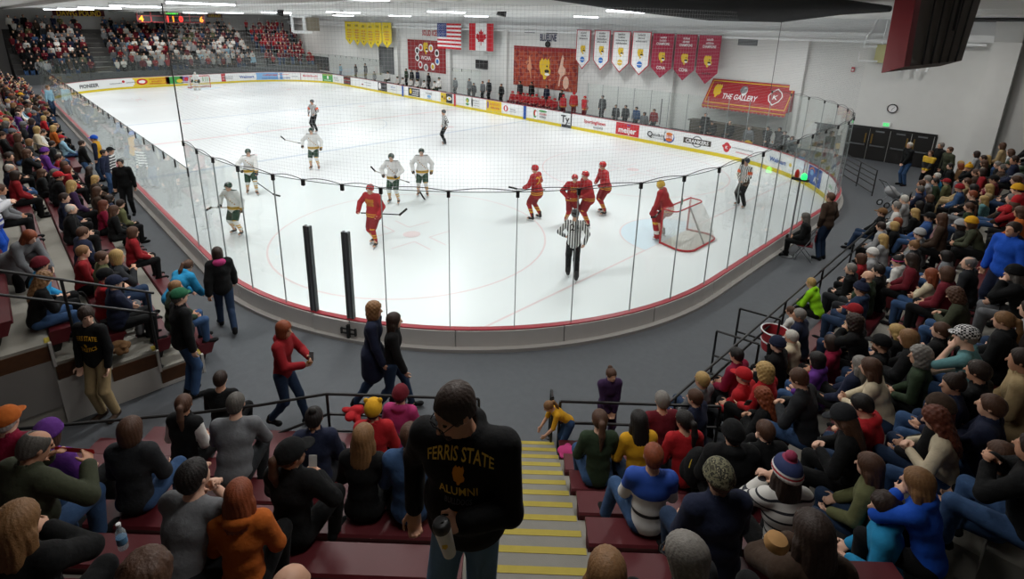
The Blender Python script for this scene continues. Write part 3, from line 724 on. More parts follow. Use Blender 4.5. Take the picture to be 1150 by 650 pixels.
o = lettering('lettering', 'THE GALLERY', awmap(.42, .72), .34, M_white_p, aw, width=2.0, bold=.008); o.matrix_local = Matrix.Translation(-Vector(aw.location))
b = MB(); b.add([awmap(.12, .45)(x*.55, y*.75) for x, y in DOG_HEAD], [tuple(range(len(DOG_HEAD)))]); awn_part(b, 'emblem', M_gold)
b = MB(); b.add([awmap(.44, .33)(x*.22, y*.26) for x, y in disc(12)], [tuple(range(12))]); awn_part(b, 'emblem', mat('grey_print', '#77787c', .6))
b = MB(); b.add([awmap(.455, .4)(x*.16, y*.3) for x, y in disc(9)], [tuple(range(9))]); awn_part(b, 'emblem', M_white_p)
b = MB(); hexo = [(0,.5),(.22,.28),(.3,.05),(.22,-.25),(0,-.5),(-.22,-.25),(-.3,.05),(-.2,.3)]
for (a, c) in zip(hexo, hexo[1:]+hexo[:1]):
    b.add([awmap(.82, .48)(a[0]*1.3, a[1]*1.1), awmap(.82, .48)(c[0]*1.3, c[1]*1.1), awmap(.82, .48)(c[0]*1.12, c[1]*.94), awmap(.82, .48)(a[0]*1.12, a[1]*.94)], [(0, 1, 2, 3)])
awn_part(b, 'emblem', M_white_p)
o = lettering('lettering', 'K', awmap(.82, .57), .28, M_white_p, aw, bold=.01); o.matrix_local = Matrix.Translation(-Vector(aw.location))
# recess counter and openings behind the far glass
b = MB(); b.box((6.1, WV+1.0, ZF), (10.6, WV+1.5, ZF+.95)); b.box((6.0, WV+.9, ZF+.95), (10.7, WV+1.6, ZF+1.0)); o = b.build('counter', mat('counter_dark', '#4e4538', .6)); tag(o, 'dark counter below the red awning', 'counter')
def wall_panel(x0, y0, x1, y1, m, name, label=None, cat=None, kind=None, v=WV+.02, thick=.04):
    u0, z0 = px_u(x0, y0, v); u1, z1 = px_u(x1, y1, v); b = MB(); b.box((min(u0, u1), v-thick, min(z0, z1)), (max(u0, u1), v, max(z0, z1))); o = b.build(name, m); tag(o, label, cat, None, kind); return o
M_shut = mat('grey_shutter', '#5d6061', .6)
o = wall_panel(425, 52, 443, 84, M_shut, 'door_1', kind='structure'); tag(o, 'grey doorway in the right wall beside the yellow pennants', 'door')
wall_panel(425, 51, 428, 84, M_dark, 'trim_1', kind='structure', v=WV+.1)
o = wall_panel(743, 111, 752, 142, M_shut, 'door_2', kind='structure'); tag(o, 'narrow grey door in the right wall below the maroon pennants', 'door')
o = wall_panel(349, 62, 370, 80, M_dark, 'window_1', kind='structure')
o = wall_panel(915, 137, 937, 168, M_shut, 'door_3', kind='structure')
o = wall_panel(534, 67, 547, 78, M_dark, 'wall_monitor', 'dark monitor on the right wall under the two flags', 'monitor', v=WV+.12, thick=.1)
o = wall_panel(903, 137, 914, 160, M_bann_w, 'poster', 'white poster with a small red mark beside the grey doorway', 'poster', v=WV+.05)
# entrance doors
dl, _ = px_u(950, 170, WV); dr, _ = px_u(1046, 170, WV); dt = 2.22; nd = 4
M_door = mat('black_door', '#161413', .45, spec=.5); M_brass = mat('brass_bar', '#8a6d35', .4, .6)
b = MB(); b.box((dr-.1, WV, dt), (dl+.1, WV+.08, dt+.1)); b.box((dr-.12, WV, ZF), (dr-.02, WV+.08, dt)); b.box((dl+.02, WV, ZF), (dl+.12, WV+.08, dt)); fr = struct(b, 'trim_2', M_door)
for i in range(nd):
    a, c = dl+(dr-dl)*i/nd, dl+(dr-dl)*(i+1)/nd
    b = MB(); b.box((c+.015, WV, ZF+.01), (a-.015, WV+.05, dt-.01)); d = b.build('door_%d' % (4+i), M_door); d['kind'] = 'structure'
    b = MB(); x = a-.14 if i % 2 else c+.14; b.box((x-.03, WV+.05, ZF+.85), (x+.03, WV+.07, dt-.25)); b.build('glazing_strip', M_brass, d)
    b = MB(); b.box((c+.12, WV+.09, ZF+.72), (a-.12, WV+.13, ZF+.78)); b.box((c+.12, WV+.05, ZF+.71), (c+.18, WV+.13, ZF+.79)); b.box((a-.18, WV+.05, ZF+.71), (a-.12, WV+.13, ZF+.79)); b.build('push_bar', M_steel, d)
    if i != 0:
        b = MB(); b.box((c+.25, WV+.05, dt-.14), (a-.25, WV+.058, dt-.07)); b.build('door_sign', M_steel, d)
u, z = px_u(995, 140, WV+.1); ex = MB(); ex.box((u-.18, WV, z-.11), (u+.18, WV+.1, z+.11)); ex = ex.build('exit_sign', M_bann_w); tag(ex, 'small green exit sign above the black entrance doors', 'exit sign')
b = MB(); mp = wall_map(u, z, WV+.105); b.add([mp(-.13, -.08), mp(.13, -.08), mp(.13, .08), mp(-.13, .08)], [(0, 1, 2, 3)]); b.build('lit_face', mat('exit_green', '#35b060', .5, emit='#3fd070', estr=1.2), ex, fix=False)
lettering('lettering', 'EXIT', wall_map(u, z-.05, WV+.11), .1, M_white_p, ex)
u, z = px_u(1002, 122, WV+.1)
def face_disc(u, z, v, r0, r1, d, m, name, parent=None):
    b = MB(); n = 28; vs = []; fs = []
    for (r, dv) in ((r0, 0), (r1, 0), (r1, d), (r0, d)):
        vs += [(u+r*math.cos(2*math.pi*i/n), v+dv, z+r*math.sin(2*math.pi*i/n)) for i in range(n)]
    for k in range(4):
        for i in range(n): fs.append((k*n+i, k*n+(i+1) % n, ((k+1) % 4)*n+(i+1) % n, ((k+1) % 4)*n+i))
    return b.add(vs, fs).build(name, m, parent)
ck = face_disc(u, z, WV, .0, .19, .05, M_white_p, 'wall_clock'); tag(ck, 'round wall clock with dark rim on the white wall above the doors', 'clock')
face_disc(u, z, WV, .18, .22, .08, M_dark, 'rim', ck)
b = MB(); b.tube([(u, WV+.06, z), (u-.08, WV+.06, z+.07)], .009, 5); b.build('hand', M_ink, ck); b = MB(); b.tube([(u, WV+.06, z), (u+.03, WV+.06, z-.14)], .007, 5); b.build('hand', M_ink, ck)
u, z = px_u(958, 78, WV+.05); b = MB(); b.box((u-.07, WV, z-.12), (u+.07, WV+.1, z+.12)); o = b.build('fire_alarm', M_red_p); tag(o, 'small red fire alarm horn high on the right wall', 'alarm')
b = MB(); b.box((u-.04, WV+.1, z-.06), (u+.04, WV+.12, z+.02)); b.build('lens', M_white_p, o)
# white pipework on the wall by the hanging board
pk = empty('pipework', (1.5, WV, 5.5), 0, 'cluster of white elbow pipes high on the right wall by the hanging board', 'pipework')
def pipe(pts_px, r, v=WV+.75):
    b = MB(); b.tube([at_ax(x, y, 1, v) for x, y in pts_px], r, 8); o = b.build('pipe', M_white, pk, Matrix.Translation(-Vector(pk.location)))
pipe([(972, 46), (1022, 45)], .09); pipe([(971, 50), (972, 46), (986, 22)], .05); pipe([(991, 50), (998, 22)], .04); pipe([(970, 52), (985, 52)], .06); pipe([(965, 58), (964, 68), (985, 69)], .05)
pipe([(1000, 80), (1009, 56), (1022, 54)], .06); pipe([(1010, 80), (1016, 62)], .06); pipe([(1020, 79), (1023, 70)], .06); pipe([(1030, 80), (1034, 70)], .06); pipe([(1040, 81), (1044, 72)], .06); pipe([(1008, 36), (1008, 54)], .05)
o = wall_panel(985, 50, 995, 71, mat('pale_yellow', '#c9c592', .7), 'junction_panel', 'pale yellow panel box on the right wall beside white pipes', 'panel', v=WV+.3, thick=.2)
# hanging board at the upper right
D = 6.6
c4 = [at(1036, -8, D+.2), at(1022, 74, D-.1), at(1080, 68, D+.6), at(1104, -8, D+.9)]
nv = np.cross(c4[1]-c4[0], c4[3]-c4[0]); nv = nv/np.linalg.norm(nv); nv = nv if nv@(c4[0]-CX) > 0 else -nv
up = (c4[0]-c4[1]); c4[0] = c4[0]+up*.25; c4[3] = c4[3]+(c4[3]-c4[2])*.25
b = MB(); b.hexa([c4[1], c4[2], c4[3], c4[0]], [p+nv*.25 for p in (c4[1], c4[2], c4[3], c4[0])])
hb = b.build('hanging_scoreboard', mat('board_back', '#5b534c', .6, noise=.1, nscale=3)); tag(hb, 'dark back of a hanging scoreboard with a red side at the upper right', 'scoreboard')
lft = (at(1015, 75, D-.25)-c4[1]); b = MB(); b.hexa([c4[1]+lft, c4[1], c4[0], c4[0]+lft], [c4[1]+lft+nv*.25, c4[1]+nv*.25, c4[0]+nv*.25, c4[0]+lft+nv*.25]); b.build('red_side', mat('board_red', '#8c1f28', .5), hb)
b = MB()
for t in (.2, .36, .52, .68, .84):
    p0 = c4[1]+(c4[2]-c4[1])*t-nv*.012; p1 = c4[0]+(c4[3]-c4[0])*t-nv*.012; b.tube([p0, p1], .012, 5)
b.build('back_rib', M_dark, hb)
b = MB(); b.tube([c4[0]*.35+c4[2]*.65-nv*.05, c4[0]*.5+c4[3]*.5-nv*.1], .02, 6); b.build('cable', M_black, hb)
for q in (c4[0], c4[3]):
    b = MB(); b.tube([q, (q[0], q[1], ZC)], .01, 5); b.build('hanger', M_black, hb)
# black duct sagging under the ceiling
b = MB(); b.tube([at(600, -14, 13), at(700, -2, 12.4), at(800, 8, 11.6), at(880, 11, 10.8), at(945, 8, 10), at(1000, 10, 9.3)], [.22, .27, .28, .24, .14, .05], 12)
o = b.build('fabric_duct', M_cdark); tag(o, 'black sagging fabric duct slung under the ceiling', 'duct')
b = MB()
for x, y, d in ((720, -4, 12.2), (860, 8, 11)): p = at(x, y, d); b.tube([p, (p[0], p[1], ZC)], .01, 4)
b.build('hanger', M_black, o)
b = MB(); b.box((-12, WV+.6, ZC-.34), (-1.0, -9.0, ZC-.3)); b.box((-12, 8.0, ZC-.34), (-6, 24, ZC-.3)); struct(b, 'ceiling_panel', M_cdark)
# scoreboard over the far stand
u = 63.0
def far_map(v, z, uu): return lambda x, y: (uu, v-x, z+y)
p0 = at_ax(152, 11, 0, 66.0); p1 = at_ax(230, 25, 0, 66.0)
sb = MB(); sb.box((66.0, p1[1], p1[2]-.1), (66.3, p0[1], p0[2]+.15)); sb = sb.build('scoreboard', mat('score_black', '#1b1b1d', .5)); tag(sb, 'long dark scoreboard with orange digits over the far stand', 'scoreboard')
M_led_o = mat('led_orange', '#ff9a20', .5, emit='#ff8a1a', estr=2.0); M_led_r = mat('led_red', '#ff3a30', .5, emit='#ff3028', estr=2.0); M_led_g = mat('led_green', '#50d040', .5, emit='#50d040', estr=1.2); M_frame_r = mat('score_red', '#8d2b30', .5)
Wd = p0[1]-p1[1]; Hh = p0[2]-p1[2]+.25; zc = (p0[2]+p1[2])/2+.02; v0 = p0[1]
def sb_rect(t0, t1, y0, y1, m, name):
    b = MB(); b.box((65.97, v0-Wd*t1, zc+y0), (66.0, v0-Wd*t0, zc+y1)); b.build(name, m, sb)
sb_rect(0, 1, -Hh/2, -Hh/2+.1, M_frame_r, 'frame_bar'); sb_rect(0, 1, -.05, .02, M_frame_r, 'frame_bar')
for t in (0, .19, .4, .62, .76, .985): sb_rect(t, t+.02, -Hh/2, Hh/2, M_frame_r, 'frame_bar')
for t, s_, m in ((.06, '4', M_led_o), (.44, '1', M_led_r), (.52, '1', M_led_o), (.635, '0', M_led_r), (.95, '6', M_led_o)):
    lettering('digit', s_, far_map(v0-Wd*t, zc-Hh*.42, 65.96), Hh*.42, m, sb, bold=.03)
for t, m in ((.46, M_led_g), (.52, M_led_g), (.56, M_led_g)):
    q = MB(); strokes(q, far_map(v0-Wd*t, zc+Hh*.22, 65.96), .6, .25); q.build('digit', m, sb, fix=False)
for t in (.04, .41, .97): q = MB(); strokes(q, far_map(v0-Wd*t, zc+Hh*.25, 65.95), .9, .25); q.build('lettering', M_white_p, sb, fix=False)
# banner on the far wall
p0 = at_ax(58, 10.5, 0, 71.4); p1 = at_ax(118, 18.5, 0, 71.4)
b = MB(); b.box((71.45, p1[1], p1[2]), (71.5, p0[1], p0[2])); bn = b.build('banner', mat('maroon_cloth', '#4c1a1c', .8)); tag(bn, 'long maroon banner with gold lettering on the far wall', 'banner')
lettering('lettering', 'DAWG POUND', far_map((p0[1]+p1[1])/2, (p0[2]+p1[2])/2-.32, 71.44), .62, M_gold, bn, width=(p0[1]-p1[1])*.85, bold=.03)
p0 = at_ax(232, 15, 0, 71.4); p1 = at_ax(250, 20, 0, 71.4)
b = MB(); b.box((71.45, p1[1], p1[2]), (71.5, p0[1], p0[2])); bn = b.build('banner', mat('maroon_cloth', '#4c1a1c', .8)); tag(bn, 'short dark banner with gold lettering right of the far scoreboard', 'banner')
q = MB(); strokes(q, far_map((p0[1]+p1[1])/2, (p0[2]+p1[2])/2, 71.44), (p0[1]-p1[1])*.8, .4); q.build('lettering', M_gold, bn, fix=False)
# ceiling spotlights and white frames
for x, y, lb in ((316, 9, 'small black spotlight under the ceiling toward the far corner'), (375, 7, 'small black spotlight under the ceiling above the yellow pennants'), (566, 6, 'black spotlight hanging above the maple leaf flag')):
    p = at_z(x, 3, ZC-.6) if False else at(x, y, 24 if x > 500 else 34)
    t = empty('spotlight', p, 0, lb, 'spotlight', 'ceiling spotlights')
    b = MB(); b.tube([(0, 0, .1), (.05, .12, -.45)], [.16, .22], 10); b.build('lamp_housing', M_black, t); b = MB(); b.tube([(0, 0, .1), (0, 0, ZC-p[2])], .025, 6); b.build('bracket', M_black, t)
hf = MB(); p = at(339, 27, 50)
for a, c in (((-.9, .7), (.9, .7)), ((-.9, -.7), (.9, -.7)), ((-.9, -.7), (-.9, .7)), ((.2, -.7), (.2, .7))): hf.tube([(p[0], p[1]-a[0], p[2]+a[1]), (p[0], p[1]-c[0], p[2]+c[1])], .13, 8)
o = hf.build('heater_frame', M_white); tag(o, 'white square pipe frame hanging at the far right corner', 'heater')
b = MB(); b.box((p[0]-.2, p[1]-1.6, p[2]-.6), (p[0]+.2, p[1]-.5, p[2]+.6)); b.build('heater_unit', mat('heater_tan', '#7d7565', .6), o)
# lamps
M_lamp = mat('lamp_tube', '#ffffff', .5, emit='#f4f8ff', estr=10)
lamps = []
for u in (6.0, 16.0, 26.0, 36.0, 46.0, 56.0):
    for v in (-10.5, 0.0, 10.5): lamps.append((u, v))
names = {}
for k, (u, v) in enumerate(lamps):
    q = project((u, v, ZC-.35)); vis = 0 < q[0] < 1150 and -5 < q[1] < 60 and q[2] > 0
    if vis:
        t = empty('ceiling_lamp', (u, v, ZC-.28), 0, 'white strip lamp under the ceiling, %s from the near end, %s from the right wall' % (ordw(lamps_u(u)), ordw(lamps_v(v))), 'ceiling lamp', 'ceiling strip lamps')
        b = MB(); b.hexa([(-.14, -1.1, 0), (.14, -1.1, 0), (.14, 1.1, 0), (-.14, 1.1, 0)], [(-.07, -1.1, .12), (.07, -1.1, .12), (.07, 1.1, .12), (-.07, 1.1, .12)]); b.build('reflector', M_white, t)
        b = MB(); b.tube([(-.06, -1.05, -.03), (-.06, 1.05, -.03)], .03, 6); b.tube([(.06, -1.05, -.03), (.06, 1.05, -.03)], .03, 6); b.build('tube', M_lamp, t)
    L = bpy.data.lights.new('rink_light', 'AREA'); L.shape = 'RECTANGLE'; L.size = .35; L.size_y = 2.2; L.energy = RINK_W; L.color = (.985, .995, 1); L.spread = R(150)
    lo = bpy.data.objects.new('rink_light', L); COL.objects.link(lo); lo.location = (u, v, ZC-.36)
for (u, v) in [(-2.6, 13.6), (2.0, 12.6), (-1.6, 7.0), (-1.6, 1.0), (-1.6, -5.0), (-1.6, -11.0), (8, 14.6), (15, 14.6), (22, 14.6), (29, 14.6), (36, 14.6), (43, 14.6), (50, 14.6), (57, 14.6), (64.5, 9), (64.5, 2), (64.5, -5), (64.5, -12)]:  # first entry is an added fill to brighten the foreground stairs and people
    L = bpy.data.lights.new('house_light', 'AREA'); L.shape = 'RECTANGLE'; L.size = .5; L.size_y = 2.0; L.energy = HOUSE_W*(.6 if u < -2 else 1); L.color = (1, .975, .94)
    lo = bpy.data.objects.new('house_light', L); COL.objects.link(lo); lo.location = (u, v, ZC-.36)
# ------------------------------------------------------------------ stands
class Stand:
    """rows of benches: o = floor point at the first row's seats, al = along the rows, bk = backwards (unit 2d vectors)"""
    def __init__(s, key, o, al, bk, T, Rz, n, z0=ZF):
        s.key, s.o, s.al, s.bk, s.T, s.R, s.n, s.z0 = key, np.array(o, float), np.array(al, float), np.array(bk, float), T, Rz, n, z0
    def p(s, t, back, z): q = s.o+s.al*t+s.bk*back; return (q[0], q[1], z)
    def seat(s, n, t, db=0.0): return np.array(s.p(t, n*s.T+db, s.z0+n*s.R))
    def facing(s): return math.atan2(-s.bk[1], -s.bk[0])
SL = Stand('left', (0, 14.2), (1, 0), (0, 1), .67, .37, 12)
SR = Stand('right', (-2.6, 0), (0, 1), (-1, 0), .68, .37, 8)
_f = np.array([.70711, -.70711]); _r = np.array([-.70711, -.70711])
SN = Stand('near', CX[:2]+_f*6.55, _r, -_f, .644, .352, 12)
SF = Stand('far', (63.3, 0), (0, 1), (1, 0), .8, .45, 10, 1.05)
M_tier = mat('tier_concrete', '#8d8a81', .9, noise=.1, nscale=4, bump=.08, bscale=80)
M_endw = mat('end_wall_paint', '#b5b2ad', .8)
M_fasc = M_wood
def tiers(st, t0f, t1f, nrows, name, m=M_tier):
    """stepped concrete: platform n lies n*R up and starts .22 behind row n-1's seats"""
    b = MB()
    for n in range(1, nrows+1):
        a0, a1 = t0f(n), t1f(n); f = (n-1)*st.T+.2; z = st.z0+n*st.R
        bk = nrows*st.T+.9
        b.hexa([st.p(a0, f, ZF-.02 if n == 1 else z-st.R-.005), st.p(a1, f, ZF-.02 if n == 1 else z-st.R-.005), st.p(a1, bk, ZF-.02 if n == 1 else z-st.R-.005), st.p(a0, bk, ZF-.02 if n == 1 else z-st.R-.005)],
               [st.p(a0, f, z), st.p(a1, f, z), st.p(a1, bk, z), st.p(a0, bk, z)])
    o = b.build(name, m); o['kind'] = 'structure'; return o
def bench(st, n, t0, t1, label, group):
    z = st.z0+n*st.R; c = st.p((t0+t1)/2, n*st.T+.02, z)
    e = empty('bench', c, 0, label, 'bench', group); L = Matrix.Translation(-Vector(c))
    d0, d1 = n*st.T-.13, n*st.T+.185
    b = MB(); h = z+.42; k = .02
    prof = [(d0, h-.05), (d0+k, h), (d1-k, h), (d1, h-.02), (d1, h-.06), (d0+.02, h-.06)]
    vs = [st.p(t, a, zz) for t in (t0, t1) for a, zz in prof]; m = len(prof)
    b.add(vs, [tuple(range(m)), tuple(range(2*m-1, m-1, -1))]+[(i, m+i, m+(i+1) % m, (i+1) % m) for i in range(m)]); b.build('seat', M_maroon, e, L)
    b = MB(); b.hexa([st.p(t0+.01, d0+.1, h-.24), st.p(t1-.01, d0+.1, h-.24), st.p(t1-.01, d1, h-.24), st.p(t0+.01, d1, h-.24)], [st.p(t0+.01, d0+.03, h-.06), st.p(t1-.01, d0+.03, h-.06), st.p(t1-.01, d1, h-.06), st.p(t0+.01, d1, h-.06)]); b.build('front_skirt', M_maroon, e, L)
    kk = max(1, int((t1-t0)//2.5))
    for i in range(kk+1):
        t = t0+.15+(t1-t0-.3)*i/kk; b = MB(); b.hexa([st.p(t-.03, d1-.1, z), st.p(t+.03, d1-.1, z), st.p(t+.03, d1-.02, z), st.p(t-.03, d1-.02, z)], [st.p(t-.03, d0+.14, h-.2), st.p(t+.03, d0+.14, h-.2), st.p(t+.03, d1-.02, h-.2), st.p(t-.03, d1-.02, h-.2)]); b.build('bracket', M_black, e, L)
    return e
# left stand along the boards
L0 = 4.95
tl = tiers(SL, lambda n: L0, lambda n: 58.0, 11, 'stand_left')
for n in range(1, 6):                                   # brown end boards and grey end wall with cheek slabs
    z = SL.z0+n*SL.R; f = (n-1)*SL.T+.2
    b = MB(); b.hexa([SL.p(L0-.02, f+.03, z-.30), SL.p(L0-.02, f+SL.T+.0, z-.30), SL.p(L0, f+SL.T, z-.30), SL.p(L0, f+.03, z-.30)], [SL.p(L0-.02, f+.03, z-.05), SL.p(L0-.02, f+SL.T, z-.05), SL.p(L0, f+SL.T, z-.05), SL.p(L0, f+.03, z-.05)]); o = b.build('trim_%d' % (2+n), M_fasc); o['kind'] = 'structure'
b = MB()
for n in range(1, 8): b.obox((L0-.02, SL.p(0, (n-1)*SL.T+.2, 0)[1], SL.z0+n*SL.R-.2), (.03, 0, 0), (0, .02, 0), (0, 0, .21))
o = b.build('trim_9', M_endw); o['kind'] = 'structure'
b = MB()
for n in range(1, 4): z = SL.z0+n*SL.R-.3; f = (n-1)*SL.T+.22; b.box((L0-.03, 14.2+f, ZF), (L0-.005, 14.2+f+SL.T, z))
o = b.build('wall_end', M_endw); o['kind'] = 'structure'
b = MB()
for n in range(4, 12): z = SL.z0+n*SL.R-.3; f = (n-1)*SL.T+.22; b.box((L0-.03, 14.2+f, ZF+.35), (L0-.005, 14.2+f+SL.T, z))
o = b.build('wall_end_rear', mat('end_wall_dark', '#76736f', .8)); o['kind'] = 'structure'
LB0 = 5.2
for n in range(0, 11):
    bench(SL, n, LB0, 21.0, 'maroon bench of the left stand, %s row up from the walkway, near half' % ordw(n+1), 'left stand benches')
    bench(SL, n, 22.3, 57.5, 'maroon bench of the left stand, %s row up from the walkway, far half' % ordw(n+1), 'left stand benches')
for n in range(1, 8):                                    # yellow nosings on the end steps
    b = MB(); z = SL.z0+n*SL.R; f = (n-1)*SL.T+.2
    for a, c in ((L0+.02, L0+.2),): b.hexa([SL.p(a, f-.005, z-.03), SL.p(c, f-.005, z-.03), SL.p(c, f+.06, z-.03), SL.p(a, f+.06, z-.03)], [SL.p(a, f-.005, z+.006), SL.p(c, f-.005, z+.006), SL.p(c, f+.06, z+.006), SL.p(a, f+.06, z+.006)])
    b.build('nosing', M_nose, tl)
# right stand behind the near end boards
R1 = 8.9
tr = tiers(SR, lambda n: -12.2, lambda n: R1+.34*n, 7, 'stand_right')
for n in range(0, 7):
    bench(SR, n, -12.0, 3.0, 'maroon bench of the right stand, %s row up from the floor, part by the doors' % ordw(n+1), 'right stand benches')
    bench(SR, n, 3.8, R1+.3*n-.2, 'maroon bench of the right stand, %s row up from the floor, part by the stairs' % ordw(n+1), 'right stand benches')
# near corner stand with its stairs
B0, B1 = -.30, .72
def bl(n): return -5.4-.28*n
def br(n): return 2.2+.34*n*.6
tiers(SN, lambda n: bl(n), lambda n: B0, 11, 'stand_near')
tiers(SN, lambda n: B1, lambda n: br(n), 11, 'stand_middle')
for n in range(0, 11):
    if n < 10: bench(SN, n, B1+.04, br(n)-.05, 'maroon bench right of the yellow edged stairs, %s row up from the floor' % ordw(n+1), 'benches beside the stairs')
    bench(SN, n, bl(n)+.05, B0-.04, 'maroon bench left of the yellow edged stairs, %s row up from the floor' % ordw(n+1), 'benches beside the stairs')
b = MB(); ns = 20; nz = MB()
for j in range(ns):
    z = ZF+.176*(j+1); a0 = 6.80-.322*(j-.25); fb = 6.55-a0     # back distance in the stand's frame
    b.hexa([SN.p(B0-.0, fb, z-.19 if j else ZF-.02), SN.p(B1, fb, z-.19 if j else ZF-.02), SN.p(B1, fb+.36 if j < ns-1 else fb+1.5, z-.19 if j else ZF-.02), SN.p(B0, fb+.36 if j < ns-1 else fb+1.5, z-.19 if j else ZF-.02)],
           [SN.p(B0, fb, z), SN.p(B1, fb, z), SN.p(B1, fb+.36 if j < ns-1 else fb+1.5, z), SN.p(B0, fb+.36 if j < ns-1 else fb+1.5, z)])
st = b.build('stairs', M_conc); tag(st, 'grey concrete stairs of the near stand', 'stairs', kind='structure')
for j in range(ns):
    z = ZF+.176*(j+1); a0 = 6.80-.322*(j-.25); fb = 6.55-a0
    b = MB(); b.hexa([SN.p(B0+.01, fb-.004, z-.05), SN.p(B1-.01, fb-.004, z-.05), SN.p(B1-.01, fb+.06, z-.05), SN.p(B0+.01, fb+.06, z-.05)], [SN.p(B0+.01, fb-.004, z+.004), SN.p(B1-.01, fb-.004, z+.004), SN.p(B1-.01, fb+.06, z+.004), SN.p(B0+.01, fb+.06, z+.004)]); b.build('nosing', M_nose, st)
# small steps at the corner of the right stand
for k, (u0, z1) in enumerate(((-1.75, .14), (-2.0, .26), (-2.25, .37))):
    pass
# far stand
b = MB(); b.box((62.7, WV+.3, ZF-.02), (62.9, 13.8, 1.55)); o = b.build('wall_stand', mat('dark_front_wall', '#4d5052', .7)); o['kind'] = 'structure'
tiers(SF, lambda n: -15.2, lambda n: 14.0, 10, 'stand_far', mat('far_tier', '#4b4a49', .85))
va = float(at_ax(112, 65, 0, 66.0)[1]); vb = float(at_ax(280, 48, 0, 67.0)[1])
for vc, nm in ((va, 'a'), (vb, 'b')):
    b = MB()
    for n in range(0, 11): b.box((62.92+.8*n+(0 if n else -.0), vc-.62, ZF), (62.92+.8*n+.82, vc+.62, 1.06+.45*n+.01))
    o = b.build('stairs', mat('far_stairs', '#8f8e89', .85)); tag(o, 'grey stairs of the far stand, %s' % ('left of the scoreboard' if nm == 'a' else 'beside the red block'), 'stairs', kind='structure')

# ------------------------------------------------------------------ railings
def railing(name, label, bars, posts, r=.022, feet=True, extra=None):
    p0 = posts[0][0]; e = empty(name, (p0[0], p0[1], p0[2]), 0, label, 'railing'); L = Matrix.Translation(-Vector(e.location))
    for pts in bars: b = MB(); b.tube(pts, r, 8); b.build('bar', M_black, e, L)
    for a, c in posts:
        b = MB(); b.tube([a, c], r, 8)
        if feet: b.lathe((a[0], a[1], a[2]), [(.055, 0), (.055, .012), (.03, .03)], 10)
        b.build('post', M_black, e, L)
    return e
def lift(p, dz): return (p[0], p[1], p[2]+dz)
# guard in front of the corner stand, left and right of the stairs
H = .95
g0 = SN.p(B0-.15, -.30, ZF); g1 = SN.p(-2.75, -.30, ZF); g2p = at_z(290, 455, ZF+H); g3p = at_z(215, 464, ZF+H); g4p = at_z(14, 482, ZF+H)
G = [g0, g1, (g2p[0], g2p[1], ZF), (g3p[0], g3p[1], ZF), (g4p[0], g4p[1], ZF)]
gx = g4p+(g4p-g3p)*.25; G.append((gx[0], gx[1], ZF))
railing('guard_rail', 'black guard rail left of the stairs in front of the near stand', [[lift(p, H) for p in G], [lift(p, H*.62) for p in G[:2]], [lift(p, H*.3) for p in G[:2]], [lift(G[1], H*.62), lift(G[2], H*.36)]], [(G[0], lift(G[0], H)), (G[1], lift(G[1], H)), (G[3], lift(G[3], H)), (G[4], lift(G[4], H))])
h0 = SN.p(B1+.05, -.30, ZF); h1 = SN.p(3.15, -.30, ZF); h00 = SN.p(B1-.12, -.34, ZF)
railing('guard_rail', 'black guard rail right of the stairs in front of the near stand', [[lift(h0, H), lift(h1, H)], [lift(h0, H*.6), lift(h1, H*.6)], [lift(h0, H*.22), lift(h1, H*.22)]], [(h0, lift(h0, H)), (h1, lift(h1, H))])
hs = SN.p(B1-.06, -.62, ZF)
railing('handrail', 'short black handrail end at the foot of the yellow edged stairs', [[lift(hs, .9), lift(SN.p(B1-.06, -.34, ZF), .97)]], [(hs, lift(hs, .9)), (SN.p(B1-.06, -.34, ZF), lift(SN.p(B1-.06, -.34, ZF), .97))])
# long guard of the right stand
GU = -2.02
def gr(v, z): return (GU, v, ZF+z)
railing('guard_rail', 'long black double guard rail along the front of the right stand', [[gr(9.9, 1.0), gr(6.2, 1.0), gr(2.9, 1.0), gr(-6.2, 1.0)], [gr(9.9, .72), gr(6.2, .72), gr(2.9, .72), gr(-6.2, .72)]], [((GU, v, ZF), gr(v, 1.0)) for v in (9.7, 7.6, 5.3, 3.0, .6, -1.8, -4.2, -6.1)])
for k, (x0, y0, x1, y1, lb) in enumerate(((798, 419, 803, 375, 'black loop handrail by the bottom steps of the right stand, nearer one'), (824, 391, 835, 354, 'black loop handrail by the bottom steps of the right stand, farther one'))):
    a = at_z(x0, y0, ZF); q = (a[0], a[1], ZF); t = (a[0]-.75, a[1]-.05, ZF)
    railing('handrail', lb, [[lift(q, .92), lift(t, .98)], [lift(q, .4), lift(t, .45)]], [(q, lift(q, .92)), (t, lift(t, .98))])
for k in range(3):
    a = at_z(800+20*k, 415-13*k, ZF+.12)
# end rail of the left stand
def er(back, z): return SL.p(L0+.05, back, SL.z0+z)
sl = SL.R/SL.T
b0, b1 = .75, 4.6
railing('end_rail', 'black double rail sloping along the end of the left stand', [[er(b0, 1.80), er(b1, 1.80+(b1-b0)*sl)], [er(b0, 1.40), er(b1, 1.40+(b1-b0)*sl)]], [(er(t, (int((t-.2)/SL.T)+1)*SL.R), er(t, 1.80+(t-b0)*sl)) for t in (b0+.1, 1.9, 3.2)])
# aisle rail up in the left stand
def ar(u, n, z): return SL.p(u, n*SL.T-.2, SL.z0+n*SL.R+z)
railing('handrail', 'grey handrail in the aisle of the left stand', [[ar(21.6, 1, .9), ar(21.6, 4, .9)], [ar(21.6, 1, .5), ar(21.6, 4, .5)]], [(ar(21.6, n, 0), ar(21.6, n, .9)) for n in (1, 2, 3, 4)])
